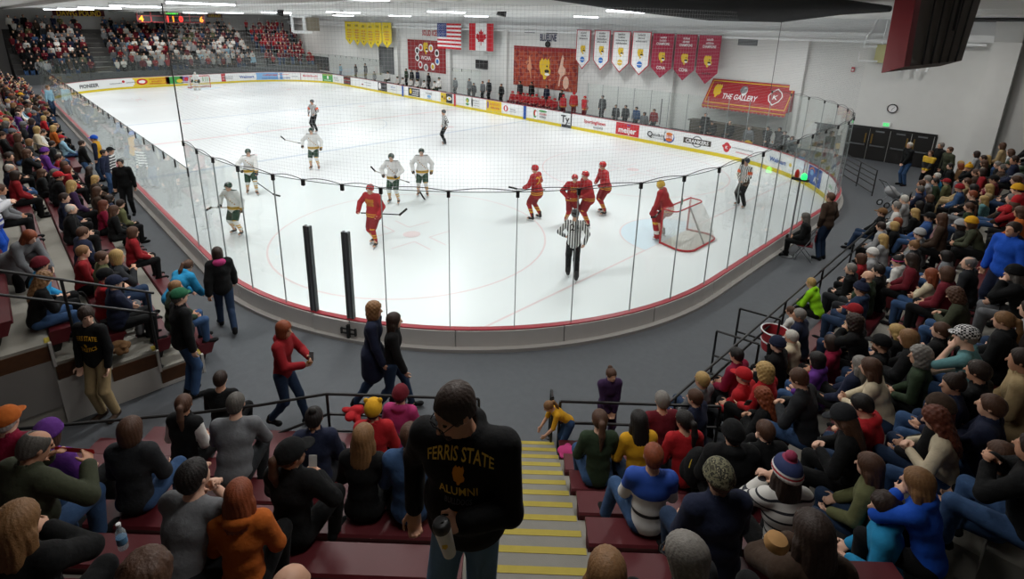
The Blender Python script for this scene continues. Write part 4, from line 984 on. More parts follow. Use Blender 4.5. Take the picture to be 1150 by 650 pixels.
# barred gate by the entrance doors and rail at the top of the right stand
q = [at_z(946, 199, ZF), at_z(979, 220, ZF)]
A, Bq = np.array(q[0]), np.array(q[1])
railing('barrier', 'black steel crowd barrier beside the entrance doors', [[lift(A, 1.05*k), lift(Bq, 1.05*k)] for k in (1, .8, .6, .4, .12)], [(tuple(A), lift(A, 1.05)), (tuple((A+Bq)/2), lift((A+Bq)/2, 1.05)), (tuple(Bq), lift(Bq, 1.05))], feet=False)
def tr_(v, n, z): return SR.p(v, n*SR.T, SR.z0+n*SR.R+z)
railing('handrail', 'black handrail at the far end of the right stand by the wall', [[tr_(-12.0, 1, .95), tr_(-12.0, 6, .95)], [tr_(-12.0, 1, .5), tr_(-12.0, 6, .5)]], [(tr_(-12.0, n, 0), tr_(-12.0, n, .95)) for n in (1, 2, 3, 4, 5, 6)])
# ------------------------------------------------------------------ figures: smooth-blended bodies meshed on a grid
class Field:
    def __init__(s, lo, hi, res):
        s.res = res; s.lo = np.asarray(lo, float); s.n = np.ceil((np.asarray(hi, float)-s.lo)/res).astype(int)+2
        s.d = np.full(s.n, .5, np.float32); s.ax = [s.lo[i]+res*np.arange(s.n[i]) for i in range(3)]
    def win(s, lo, hi):
        a = np.maximum(0, np.floor((lo-s.lo)/s.res).astype(int)); b = np.minimum(s.n, np.ceil((hi-s.lo)/s.res).astype(int)+1)
        if (b <= a).any(): return None
        sl = tuple(slice(a[i], b[i]) for i in range(3))
        g = np.stack(np.meshgrid(*[s.ax[i][sl[i]] for i in range(3)], indexing='ij'), -1).astype(np.float32)
        return sl, g
    def blend(s, sl, q, k, op):
        d = s.d[sl]
        if op == '+':
            if k > 0: h = np.clip(.5+.5*(d-q)/k, 0, 1); s.d[sl] = d*(1-h)+q*h-k*h*(1-h)
            else: s.d[sl] = np.minimum(d, q)
        else:
            q = -q
            if k > 0: h = np.clip(.5-.5*(d-q)/k, 0, 1); s.d[sl] = d*(1-h)+q*h+k*h*(1-h)
            else: s.d[sl] = np.maximum(d, q)
    def cone(s, a, b, ra, rb, k=.02, op='+'):
        a, b = np.asarray(a, float), np.asarray(b, float); r = max(ra, rb)+k+2*s.res
        w = s.win(np.minimum(a, b)-r, np.maximum(a, b)+r)
        if w is None: return
        sl, g = w; ab = b-a; L = ab@ab+1e-9
        t = np.clip(((g-a)@ab)/L, 0, 1)
        q = np.linalg.norm(g-a-t[..., None]*ab, axis=-1)-(ra+(rb-ra)*t)
        s.blend(sl, q.astype(np.float32), k, op)
    def ell(s, c, r, Rm=None, k=.02, op='+'):
        c = np.asarray(c, float); r = np.asarray(r, float); m = max(r)+k+2*s.res
        w = s.win(c-m, c+m)
        if w is None: return
        sl, g = w; p = g-c
        if Rm is not None: p = p@Rm            # columns of Rm are the ellipsoid's axes
        k0 = np.linalg.norm(p/r, axis=-1); k1 = np.linalg.norm(p/(r*r), axis=-1)+1e-9
        s.blend(sl, (k0*(k0-1)/k1).astype(np.float32), k, op)
    def ripple(s, A, k=14, iso=0.0):            # strands or curls
        x, y, z = np.meshgrid(*s.ax, indexing='ij')
        if iso: s.d += (A*np.sin(iso*x)*np.sin(iso*y+1.3)*np.sin(iso*z+.7)).astype(np.float32)
        else:
            th = np.arctan2(y, x+.02); s.d += (A*np.sin(k*th+9*z+1.2*np.sin(22*z))*np.clip(1.25-((z-.12)/.09)**2*(z > .03), .0, 1)).astype(np.float32)
    def cut(s, c, nrm):                         # keep the side the normal points away from
        g = np.stack(np.meshgrid(*s.ax, indexing='ij'), -1); q = (g-np.asarray(c))@np.asarray(nrm)
        s.d = np.maximum(s.d, q.astype(np.float32))
    def mesh(s):
        d = s.d; neg = d < 0; N = d.shape
        c = [neg[i:N[0]-1+i, j:N[1]-1+j, k:N[2]-1+k] for i in (0, 1) for j in (0, 1) for k in (0, 1)]
        cnt = sum(x.astype(np.int8) for x in c); act = (cnt > 0) & (cnt < 8)
        I = np.argwhere(act)
        if len(I) == 0: return np.zeros((0, 3)), np.zeros((0, 4), int)
        idx = np.full(act.shape, -1, np.int64); idx[act] = np.arange(len(I))
        acc = np.zeros((len(I), 3)); num = np.zeros(len(I))
        cr = [(i, j, k) for i in (0, 1) for j in (0, 1) for k in (0, 1)]
        val = np.stack([d[I[:, 0]+i, I[:, 1]+j, I[:, 2]+k] for i, j, k in cr], 1)
        for a in range(8):
            for ax in range(3):
                if cr[a][ax] == 0:
                    o = list(cr[a]); o[ax] = 1; b = cr.index(tuple(o))
                    va, vb = val[:, a], val[:, b]; m = (va < 0) != (vb < 0)
                    t = np.where(m, va/(va-vb+1e-12), 0)
                    p = np.tile(np.array(cr[a], float), (len(I), 1)); p[:, ax] += t
                    acc[m] += p[m]; num[m] += 1
        V = s.lo+(I+acc/num[:, None])*s.res
        F = []
        for ax in range(3):
            u, v = (ax+1) % 3, (ax+2) % 3
            sa = [slice(None)]*3; sb = [slice(None)]*3; sa[ax] = slice(0, -1); sb[ax] = slice(1, None)
            A, B = neg[tuple(sa)], neg[tuple(sb)]; E = np.argwhere(A != B)
            E = E[(E[:, u] > 0) & (E[:, v] > 0) & (E[:, u] < N[u]-1) & (E[:, v] < N[v]-1)]
            if len(E) == 0: continue
            fl = A[tuple(E.T)]
            def cell(du, dv): q = E.copy(); q[:, u] -= du; q[:, v] -= dv; return idx[tuple(q.T)]
            q = np.stack([cell(1, 1), cell(0, 1), cell(0, 0), cell(1, 0)], 1)
            q[~fl] = q[~fl][:, ::-1]; F.append(q)
        F = np.concatenate(F); F = F[(F >= 0).all(1)]
        return V, F
def nrm(v): v = np.asarray(v, float); return v/(np.linalg.norm(v)+1e-12)
def rotz(a): c, s = math.cos(a), math.sin(a); return np.array([[c, -s, 0], [s, c, 0], [0, 0, 1.0]])
def roty(a): c, s = math.cos(a), math.sin(a); return np.array([[c, 0, s], [0, 1, 0], [-s, 0, c]])
def rotx(a): c, s = math.cos(a), math.sin(a); return np.array([[1, 0, 0], [0, c, -s], [0, s, c]])
def two_bone(a, t, l1, l2, hint):
    a, t = np.asarray(a, float), np.asarray(t, float); d = t-a; L = np.linalg.norm(d); u = d/(L+1e-9)
    L2 = min(L, (l1+l2)*.995); t = a+u*L2
    x = (l1*l1-l2*l2+L2*L2)/(2*L2); h = math.sqrt(max(0, l1*l1-x*x))
    w = np.asarray(hint, float)-u*(np.asarray(hint)@u); w = nrm(w)
    return a+u*x+w*h, t

class Rig:
    """joints of a figure, x forward, y to its left, z up; origin on the floor under the pelvis"""
    def __init__(s, pose='stand', lean=4, twist=0, side=0, yaw=0, pitch=0, lh=None, rh=None, lf=None, rf=None, le=None, re=None, fat=1.0, wide=1.0, pz=None, curl=.9, kl=None, kr=None, hips=None):
        s.pose = pose; s.fat = fat; s.wide = wide; s.curl = curl
        sit = pose == 'sit'
        s.P = np.array([0, 0, pz if pz else (.53 if sit else .948)])
        if hips is not None: s.P = s.P+np.asarray(hips, float)
        s.TR = rotz(R(twist)) @ roty(R(lean)) @ rotx(R(side))    # torso frame
        up = s.TR[:, 2]
        s.chest = s.P+up*.34; s.neck = s.P+up*.545
        s.sh = [s.P+s.TR @ np.array([0, y*.175*wide, .485]) for y in (1, -1)]
        s.HR = rotz(R(yaw)) @ roty(R(pitch))
        s.head = s.neck+up*.045+s.HR @ np.array([.022, 0, .105])
        PR = rotz(R(twist)*.3); s.PR = PR
        s.hip = [s.P+PR @ np.array([0, y*.09, -.02]) for y in (1, -1)]
        if sit: df = [np.array([.43, .12, .085]), np.array([.43, -.12, .085])]
        else: df = [np.array([-.01, .10, .085]), np.array([.01, -.10, .085])]
        s.ank = []; s.knee = []
        for i, f in enumerate((lf, rf)):
            t = np.asarray(f, float) if f is not None else df[i]
            kh = (kl, kr)[i]
            k, a = two_bone(s.hip[i], t, .44, .43, kh if kh is not None else ([.9, (.25, -.25)[i], .8] if sit else [1, 0, 0]))
            s.knee.append(k); s.ank.append(a)
        s.elb = []; s.wri = []
        for i, h in enumerate((lh, rh)):
            y = (1, -1)[i]
            t = np.asarray(h, float) if h is not None else (np.array([.30, y*.12, .60]) if sit else s.P+np.array([.03, y*.27*wide, -.10]))
            e = (le, re)[i]
            k, w = two_bone(s.sh[i], t, .29, .255, e if e is not None else [-.5, y*.7, -.7])
            s.elb.append(k); s.wri.append(w)
    def head_matrix(s):
        m = np.eye(4); m[:3, :3] = s.HR; m[:3, 3] = s.head
        return Matrix(m.tolist())
    def bounds(s, pad=.2):
        P = np.array([s.P, s.head, s.chest]+s.sh+s.hip+s.knee+s.ank+s.elb+s.wri)
        return P.min(0)-pad-np.array([.05, .05, 0]), P.max(0)+pad
    def H(s, p): return s.head+s.HR @ np.asarray(p, float)
def hand(F, r, i, k=.008):
    y = (1, -1)[i]; e, w = r.elb[i], r.wri[i]; f = nrm(w-e)
    mid = r.P+np.array([.3, 0, .2]); n = mid-w; n = nrm(n-f*(n@f))       # palm faces the middle
    s = nrm(np.cross(n, f))
    if s[2]*1.0+(.001) < 0: s = -s                              # thumb side upwards
    Rm = np.stack([f, s, n], 1)
    F.ell(w+f*.055, (.055, .042, .02), Rm, .01)
    cu = r.curl
    for j, (o, L) in enumerate(((.032, .07), (.011, .08), (-.011, .075), (-.031, .058))):
        b = w+f*.095+s*o; d1 = f*math.cos(cu*.6)+n*math.sin(cu*.6); d2 = f*math.cos(cu*1.6)+n*math.sin(cu*1.6)
        m = b+d1*L*.55; t = m+d2*L*.5
        F.cone(b-f*.015, m, .0105, .012, .004); F.cone(m, t, .012, .0075, .003)
    b = w+f*.03+s*.035; m = b+nrm(f*.6+s*.8+n*.3)*.04; t = m+nrm(f*.85+s*.15+n*.5)*.035
    F.cone(b, m, .014, .0115, .008); F.cone(m, t, .0115, .009, .003)
def head_shape(F, r, big=1.0):
    A = r.HR; H = r.H
    F.cone(r.neck-r.TR[:, 2]*.06, H((-.02, 0, -.04)), .062, .054, .02)
    F.ell(H((-.014, 0, .026)), (.096, .076, .09), A, .02)
    F.ell(H((.026, 0, -.036)), (.064, .06, .08), A, .025)
    F.ell(H((.052, 0, -.088)), (.03, .032, .024), A, .02)
    F.cone(H((.088, 0, .018)), H((.112, 0, -.022)), .009, .0145, .012)
    for y in (1, -1):
        F.ell(H((-.008, y*.078, -.004)), (.02, .016, .03), A, .006)
        F.ell(H((.094, y*.032, .014)), (.016, .018, .012), A, .012, '-')
        F.cone(H((.082, y*.012, .032)), H((.072, y*.05, .03)), .010, .009, .012)
        F.ell(H((.086, y*.011, -.016)), (.012, .008, .008), A, .006)
    F.cone(H((.088, .016, -.056)), H((.088, -.016, -.056)), .0075, .0075, .008)
    F.cone(H((.082, .012, -.070)), H((.082, -.012, -.070)), .008, .008, .008)
def torso(F, r, t=0.0, fat=None, k=.05):
    A = r.TR; f = fat or r.fat; U = A[:, 2]; w = r.wide
    F.ell(r.P+U*.01, (.112*f+t, .158*w+t, .12+t), A, k)
    F.ell(r.P+U*.17+A[:, 0]*.012*(f-1)*8, (.105*f*f+t, .142*w*(.5+.5*f)+t, .15), A, k)
    F.ell(r.P+U*.36, (.112*(.5+.5*f)+t, .165*w+t, .165), A, k)
    F.cone(r.sh[0]+A[:, 1]*-.02, r.sh[1]+A[:, 1]*.02, .058+t, .058+t, k)
    F.cone(r.neck-U*.05, r.neck+U*.0, .07+t*.5, .055+t*.3, .04)
def arms(F, r, t=0.0, k=.03, cuff=0.0, short=False):
    for i in (0, 1):
        F.cone(r.sh[i], r.elb[i], .052+t, .041+t, k)
        if short: continue
        f = nrm(r.wri[i]-r.elb[i]); F.cone(r.elb[i], r.wri[i]-f*.0+f*cuff, .041+t, .030+t*1.05, k*.7)
def legs(F, r, t=0.0, k=.04, hem=0.0, slim=1.0):
    for i in (0, 1):
        F.cone(r.hip[i], r.knee[i], .083+t, .06*slim+t, k)
        f = nrm(r.ank[i]-r.knee[i]); F.cone(r.knee[i], r.ank[i]+f*hem, .058*slim+t, .042*slim+t*1.3, k*.6)
        m = r.knee[i]+(r.ank[i]-r.knee[i])*.3; back = nrm(np.array([-1, 0, 0])-f*f[0]*-1); F.ell(m+back*.015, (.05, .048, .1), None, .04)
def foot_dir(r, i):
    d = r.ank[i]-r.knee[i]; h = r.PR @ np.array([1, (.18, -.18)[i], 0.0]); h = h-np.array([0, 0, 1])*0
    sh = nrm(d)
    if sh[2] < -.6: return nrm(h)
    return nrm(h*.4+np.cross(np.cross(sh, h), sh)+np.array([0, 0, .3]))
def feet(F, r, t=0.0):
    for i in (0, 1):
        d = foot_dir(r, i); a = r.ank[i]; dn = np.array([0, 0, -1.0])
        F.cone(a, a+dn*.03-d*.03, .043+t, .04+t, .02); F.cone(a+dn*.042-d*.03, a+dn*.048+d*.135, .034+t, .03+t, .02); F.ell(a+dn*.05+d*.13, (.055+t, .042+t, .03+t), np.stack([d, np.cross([0, 0, 1], d), [0, 0, 1]], 1), .015)
_cache = {}
def finish(F, name):
    V, Q = F.mesh()
    me = np_mesh(name, V, Q, True); me.materials.append(None); return me
def body_mesh(key, r, res):
    lo, hi = r.bounds(); F = Field(lo, hi, res)
    torso(F, r); arms(F, r); legs(F, r); feet(F, r); head_shape(F, r)
    for i in (0, 1): hand(F, r, i)
    return finish(F, 'body')
def top_mesh(r, res, kind='jacket'):
    lo, hi = r.bounds(); F = Field(lo, hi, res)
    plain = kind.endswith('_plain'); kind = kind.replace('_plain', '')
    t = dict(vest_over=.034, hood_over=.02, tee=.014, sweater=.02, jacket=.03, hoodie=.026, puffy=.045, coat=.032, vest=.03, jersey=.042)[kind]
    if kind != 'hood_over': torso(F, r, t)
    if kind not in ('vest_over', 'hood_over') and not plain: arms(F, r, t*.85 if kind != 'vest' else .012, cuff=-.01, short=(kind == 'tee'))
    U, A = r.TR[:, 2], r.TR
    if kind in ('coat', 'jersey') and r.pose == 'stand':
        L = .30 if kind == 'coat' else .06
        F.cone(r.P, r.P-np.array([0, 0, L]), .135+t, .15+t, .05)
        for y in (.07, -.07): F.cone(r.P+[0, y, 0], r.P+[0, y, -L], .12+t, .12+t, .05)
    elif kind in ('coat', 'puffy') and r.pose == 'sit':
        for i in (0, 1): F.cone(r.hip[i], r.hip[i]*.6+r.knee[i]*.4, .085+t, .075+t, .04)
    # collar and hood, then open the neck
    if kind in ('jacket', 'coat', 'puffy', 'vest', 'vest_over'):
        F.cone(r.neck-U*.03, r.neck+U*.035, .082, .078, .02)
    if kind in ('hoodie', 'puffy', 'hood_over'):
        g = .022 if kind == 'hood_over' else 0
        F.ell(r.neck-A[:, 0]*.075+U*.01-U*g, (.06+g, .10+g, .055+g), A, .03); F.cone(r.neck+A[:, 1]*.075-U*.005, r.neck-A[:, 0]*.06+A[:, 1]*.05+U*.02, .032, .038, .02); F.cone(r.neck-A[:, 1]*.075-U*.005, r.neck-A[:, 0]*.06-A[:, 1]*.05+U*.02, .032, .038, .02)
        F.cone(r.neck+A[:, 0]*.06-U*.03+A[:, 1]*.03, r.neck+A[:, 1]*.08, .026, .03, .015); F.cone(r.neck+A[:, 0]*.06-U*.03-A[:, 1]*.03, r.neck-A[:, 1]*.08, .026, .03, .015)
    F.cone(r.neck+U*.005, r.neck+U*.16, .060, .075, .008, '-')
    F.ell(r.head, (.10, .085, .11), r.HR, .004, '-')
    if kind == 'jersey':
        for y in (0, 1): F.ell(r.sh[y]+U*.01, (.085, .075, .07), A, .04)
    return finish(F, kind)
def trouser_mesh(r, res, slim=1.0, kind='trousers'):
    lo, hi = r.bounds(); F = Field(lo, hi, res)
    F.ell(r.P+r.TR[:, 2]*.01, (.118*r.fat, .168*r.wide, .125), r.TR, .05)
    F.ell(r.P+r.TR[:, 2]*.10, (.105*r.fat, .15*r.wide, .09), r.TR, .05)
    legs(F, r, .014, hem=-.02, slim=slim)
    return finish(F, kind)
def shoe_mesh(r, i, res):
    a = r.ank[i]; F = Field(a-[.3, .3, .25], a+[.3, .3, .2], res)
    class Q: pass
    q = Rig.__new__(Rig); q.ank = [a, a]; q.knee = [r.knee[i]]*2; q.PR = r.PR
    d = foot_dir(r, i); dn = np.array([0, 0, -1.0])
    F.cone(a+[0, 0, .03], a+dn*.03-d*.03, .05, .047, .02); F.cone(a+dn*.042-d*.035, a+dn*.046+d*.14, .041, .037, .02); F.ell(a+dn*.05+d*.14, (.06, .048, .035), np.stack([d, np.cross([0, 0, 1], d), [0, 0, 1]], 1), .015)
    return finish(F, 'shoe')
# ---- hair and hats, in the head's own frame
def hair_mesh(kind):
    if ('hair', kind) in _cache: return _cache[('hair', kind)]
    I = np.eye(3); F = Field((-.24, -.19, -.48), (.21, .19, .22), .0075)
    def cap(g=.012): F.ell((-.018, 0, .03), (.1+g, .08+g, .092+g), None, .01)
    def face(x=.105, w=.075, z=-.03, h=.09):
        F.ripple(*( (.0075, 0, 88.0) if 'curly' in kind else (.0017, 21)))
        F.ell((x, 0, z), (.075, w, h), None, .01, '-')
    def low(z): F.cut((0, 0, z), (0, 0, -1))
    if kind == 'short': cap(.011); F.ell((-.05, 0, -.02), (.065, .074, .07), None, .02); face(w=.088, z=-.022, h=.095); F.ell((.03, 0, -.09), (.12, .12, .075), None, .008, '-'); low(-.085)
    elif kind == 'messy':
        cap(.017); F.ell((-.05, 0, -.02), (.072, .08, .075), None, .02)
        for a in range(11): F.ell((-.02+.085*math.cos(a*2.4)*(.4+.06*a), .075*math.sin(a*2.4)*(.4+.06*a), .11-.004*a), (.03, .026, .026), None, .02)
        face(w=.085, z=-.045, h=.09); F.ell((.03, 0, -.09), (.12, .12, .075), None, .008, '-'); low(-.09)
    elif kind == 'balding': cap(.009); F.ell((-.05, 0, -.02), (.066, .075, .07), None, .02); face(w=.1, z=-.02, h=.13); F.ell((.015, 0, .12), (.095, .06, .075), None, .01, '-'); F.ell((.03, 0, -.09), (.12, .12, .075), None, .008, '-'); low(-.08)
    elif kind == 'bob':
        cap(.018); F.ell((-.025, 0, -.04), (.1, .1, .13), None, .02); face(.11, .068, -.05, .115); low(-.15)
    elif kind == 'curly':
        cap(.025); F.ell((-.03, 0, -.05), (.11, .115, .14), None, .02)
        face(.115, .066, -.05, .115)
    elif kind in ('long', 'longcurly'):
        cap(.018); F.ell((-.03, 0, -.04), (.095, .098, .13), None, .02); F.ell((-.085, 0, -.19), (.045, .1, .21), None, .04)
        F.cone((-.02, .085, -.05), (-.03, .1, -.26), .034, .03, .03); F.cone((-.02, -.085, -.05), (-.03, -.1, -.26), .034, .03, .03)
        face(.112, .066, -.05, .12)
    elif kind == 'pony':
        cap(.012); F.ell((-.05, 0, -.01), (.065, .076, .07), None, .02); face(w=.085, z=-.04, h=.09); F.ell((.03, 0, -.09), (.12, .12, .075), None, .008, '-'); low(-.08)
        F.cone((-.1, 0, .05), (-.15, 0, .03), .026, .03, .02); F.cone((-.15, 0, .03), (-.165, 0, -.1), .034, .036, .02); F.cone((-.165, 0, -.1), (-.14, 0, -.3), .036, .014, .02)
    elif kind == 'bun':
        cap(.012); F.ell((-.05, 0, -.01), (.065, .076, .07), None, .02); face(w=.085, z=-.04, h=.09); F.ell((.03, 0, -.09), (.12, .12, .075), None, .008, '-'); low(-.08)
        F.ell((-.075, 0, .125), (.04, .042, .036), None, .012)
    elif kind == 'cap':
        F.ell((-.018, 0, .035), (.124, .103, .112), None, .01); F.cut((0, 0, .012), (.12, 0, -1)); F.ell((.105, 0, .035), (.085, .075, .012), None, .012); F.ell((.02, 0, -.05), (.09, .07, .075), None, .004, '-')
    elif kind == 'flatcap':
        F.ell((-.012, 0, .05), (.126, .108, .088), None, .01); F.cut((0, 0, .018), (.05, 0, -1)); F.ell((.1, 0, .04), (.06, .07, .014), None, .02); F.ell((.0, 0, -.05), (.09, .07, .085), None, .004, '-')
    elif kind == 'beanie' or kind == 'pom':
        F.ell((-.018, 0, .04), (.124, .104, .117), None, .01); F.cut((.02, 0, .01), (.15, 0, -1))
        for a in range(24): t = a*math.pi/12; F.ell((-.016+.11*math.cos(t), .092*math.sin(t), .028+.012*math.cos(t)), (.022, .022, .028), None, .008)
        F.ell((.0, 0, -.06), (.09, .07, .085), None, .004, '-')
        if kind == 'pom': F.ell((-.03, 0, .17), (.045, .045, .042), None, .004)
    elif kind == 'earhat':
        F.ell((-.018, 0, .04), (.124, .104, .117), None, .01); F.cut((.02, 0, -.01), (.15, 0, -1)); 
        for y in (1, -1): F.ell((-.02, y*.08, .13), (.022, .032, .032), None, .008)
        F.ell((.0, 0, -.06), (.09, .07, .085), None, .004, '-')
    elif kind == 'headband':
        F.ell((-.016, 0, .02), (.122, .104, .034), None, .005); F.ell((-.014, 0, .02), (.1, .08, .09), None, .004, '-')
    elif kind == 'helmet':
        F.ell((-.018, 0, .03), (.128, .108, .115), None, .02); F.cut((.0, 0, -.02), (.3, 0, -1)); F.ell((.11, 0, -.03), (.08, .08, .09), None, .012, '-'); F.ell((0, 0, -.06), (.095, .078, .1), None, .006, '-')
        F.cone((-.1, .04, .09), (.05, .04, .125), .014, .014, .01); F.cone((-.1, -.04, .09), (.05, -.04, .125), .014, .014, .01)
    elif kind == 'mask':
        F.ell((-.01, 0, .01), (.13, .105, .135), None, .02); F.ell((-.1, 0, -.1), (.09, .12, .08), None, .02, '-'); F.ell((.125, 0, .01), (.03, .06, .025), None, .006, '-'); F.ell((0, 0, -.03), (.1, .08, .13), None, .006, '-')
    elif kind == 'hat':
        F.ell((-.015, 0, .07), (.118, .1, .09), None, .02); F.ell((-.01, 0, .045), (.17, .15, .014), None, .02); F.ell((0, 0, -.04), (.095, .075, .09), None, .004, '-')
    elif kind == 'beard':
        F.ell((.045, 0, -.08), (.055, .058, .05), None, .01); F.ell((.02, 0, -.02), (.085, .056, .045), None, .006, '-')
    elif kind == 'goatee':
        F.ell((.078, 0, -.078), (.022, .028, .034), None, .01); F.ell((.098, 0, -.06), (.012, .014, .006), None, .004, '-')
    me = finish(F, kind); _cache[('hair', kind)] = me; return me
def glasses_mesh():
    if 'gl' in _cache: return _cache['gl']
    b = MB()
    for y in (1, -1):
        b.tube([(.112-.004*abs(math.cos(a)), y*.034+.024*math.cos(a), .012+.018*math.sin(a)) for a in np.linspace(0, 2*math.pi, 13)[:-1]], .0028, 5, closed=True)
        b.tube([(.108, y*.058, .016), (.0, y*.086, .018), (-.02, y*.084, .0)], .0028, 5)
    b.tube([(.113, .012, .016), (.113, -.012, .016)], .0028, 5)
    me = b.mesh('glasses', [None]); _cache['gl'] = me; return me
def eye_mesh(y):
    if ('eye', y) in _cache: return _cache[('eye', y)]
    b = MB(); b.lathe((0, 0, 0), [(.001, -.011), (.008, -.008), (.0115, 0), (.008, .008), (.001, .011)], 10); b.v = [(.079+v[0], y*.031+v[1], .013+v[2]) for v in b.v]
    me = b.mesh('eye', [None]); _cache[('eye', y)] = me; return me
SKIN = ['#c89a7f', '#d2a58a', '#bd8c70', '#d8ad95', '#a9775a', '#8a5b42']
def skin(i): return mat('skin_%d' % i, SKIN[i], .55, noise=.06, nscale=12)
HAIR = dict(k='#171210', d='#2a1c14', b='#4a3020', l='#7a5836', y='#a88a54', r='#7a3a1c', a='#5c2c1a', g='#77736d', w='#b9b5ac', s='#54504b')
def hairm(c): return mat('hair_'+c, HAIR[c], .6, noise=.35, nscale=40, bump=.4, bscale=90)
FAB = dict(k='#101112', c='#26282b', g='#6d6f72', G='#9b9c9d', n='#1d2338', b='#2f4d80', B='#1c50b8', t='#2787b5', u='#8ab0c4', w='#d4d2cd', r='#861a20', R='#a81f25', m='#641a25', M='#7d1230', p='#a8356a', P='#5c2f7d', v='#3b2748', o='#ad5a20', y='#cf9a22', Y='#d8c02c', e='#3c4030', E='#2c3a28', f='#5d5f3f', N='#a08b66', x='#c4b79c', T='#6f5134', d='#3c2e24', j='#344e72', J='#25364f', L='#8fd11e', h='#9c7fb0', q='#5f8c8f', Z='#22583c', W='#e8e8e6', i='#64829f')
FABN = dict(k='black', c='charcoal', g='grey', G='light grey', n='navy', b='denim blue', B='bright blue', t='turquoise blue', u='pale blue', w='off-white', r='red', R='bright red', m='maroon', M='dark red', p='pink', P='purple', v='dark purple', o='orange', y='gold yellow', Y='yellow', e='dark olive', E='dark green', f='olive green', N='tan', x='beige', T='brown', d='dark brown', j='blue jeans', J='dark jeans', L='neon green', h='lilac', q='teal', Z='green', W='white', i='pale blue jeans')
HAIRN = dict(k='black', d='dark brown', b='brown', l='light brown', y='blond', r='red', a='auburn', g='grey', w='white', s='dark grey')
def fab(c): return mat('cloth_'+c, FAB[c], .85, noise=.10, nscale=18, bump=.6, bscale=13, sheen=.02, spec=.2)
def child(name, me, parent, m, mw=None):
    o = bpy.data.objects.new(name, me); COL.objects.link(o); o.parent = parent
    if mw is not None: o.matrix_local = mw
    if len(o.material_slots): o.material_slots[0].link = 'OBJECT'; o.material_slots[0].material = m
    return o
POSES = {
 'sit_lap': dict(pose='sit', lean=8, pitch=8),
 'sit_lapL': dict(pose='sit', lean=10, yaw=25, pitch=6, lh=(.26, .1, .62), rh=(.28, -.06, .62)),
 'sit_lapR': dict(pose='sit', lean=6, yaw=-25, pitch=6, lh=(.30, .08, .6), rh=(.24, -.14, .62)),
 'sit_fwd': dict(pose='sit', lean=26, pitch=10, lh=(.46, .08, .62), rh=(.46, -.08, .62), le=[-.2, .8, -.6], re=[-.2, -.8, -.6]),
 'sit_cross': dict(pose='sit', lean=3, pitch=5, lh=(.2, -.1, .80), rh=(.2, .12, .78), le=[.2, .8, -.6], re=[.2, -.8, -.6]),
 'sit_chin': dict(pose='sit', lean=18, yaw=10, pitch=8, lh=(.31, .05, 1.02), rh=(.36, -.06, .64), le=[.5, .4, -.8]),
 'sit_clap': dict(pose='sit', lean=10, pitch=2, lh=(.32, .05, .93), rh=(.32, -.04, .95), le=[-.1, .8, -.6], re=[-.1, -.8, -.6]),
 'sit_phone': dict(pose='sit', lean=14, pitch=28, lh=(.33, .08, .78), rh=(.34, -.05, .80), le=[-.1, .7, -.7], re=[-.1, -.7, -.7]),
 'sit_back': dict(pose='sit', lean=-6, pitch=2, lh=(.2, .16, .58), rh=(.26, -.16, .58), lf=(.55, .14, .085), rf=(.5, -.14, .085)),
 'stand': dict(pose='stand'),
 'stand_pockets': dict(pose='stand', lh=(.07, .2, .93), rh=(.07, -.2, .93), le=[-.6, .8, -.2], re=[-.6, -.8, -.2], yaw=12),
 'stand_cross': dict(pose='stand', lean=2, lh=(.19, -.09, 1.2), rh=(.19, .11, 1.18), le=[.2, .8, -.6], re=[.2, -.8, -.6], yaw=-10),
 'stand_clap': dict(pose='stand', lh=(.33, .05, 1.24), rh=(.33, -.04, 1.25)),
 'stand_front': dict(pose='stand', lean=6, lh=(.2, .06, .9), rh=(.2, -.05, .9), yaw=8),
 'walk': dict(pose='stand', lean=5, lf=(.28, .09, .1), rf=(-.30, -.08, .14), lh=(-.12, .27, .86), rh=(.22, -.25, .9)),
 'lean': dict(pose='stand', lean=48, pitch=30, lh=(.5, .15, .8), rh=(.5, -.15, .8), hips=(-.1, 0, 0)),
}
def template(key, kw=None, res=.017, build='m'):
    """rig and shared body, shoe and lower-body meshes of a pose"""
    k = ('tpl', key, res, build)
    if k in _cache: return _cache[k]
    kw = dict(kw or POSES[key]); 
    if build == 'f': kw.setdefault('wide', .9); kw.setdefault('fat', .92)
    if build == 'w': kw.setdefault('wide', 1.08); kw.setdefault('fat', 1.12)
    r = Rig(**kw); t = dict(rig=r, res=res, body=body_mesh(key, r, res), tops={}, trousers={}, shoe=[shoe_mesh(r, 0, res), shoe_mesh(r, 1, res)])
    _cache[k] = t; return t
def dress(t, kind):
    if kind not in t['tops']: t['tops'][kind] = top_mesh(t['rig'], t['res'], kind)
    return t['tops'][kind]
def trousers(t, slim=1.0):
    if slim not in t['trousers']: t['trousers'][slim] = trouser_mesh(t['rig'], t['res'], slim)
    return t['trousers'][slim]
TOPN = dict(tee='t-shirt', sweater='sweater', jacket='jacket', hoodie='hooded sweatshirt', puffy='puffy jacket', coat='long coat', vest='vest', jersey='jersey')
HATN = dict(cap='cap', flatcap='flat cap', beanie='knit hat', pom='bobble hat', earhat='knit hat', headband='headband', hat='brimmed hat')
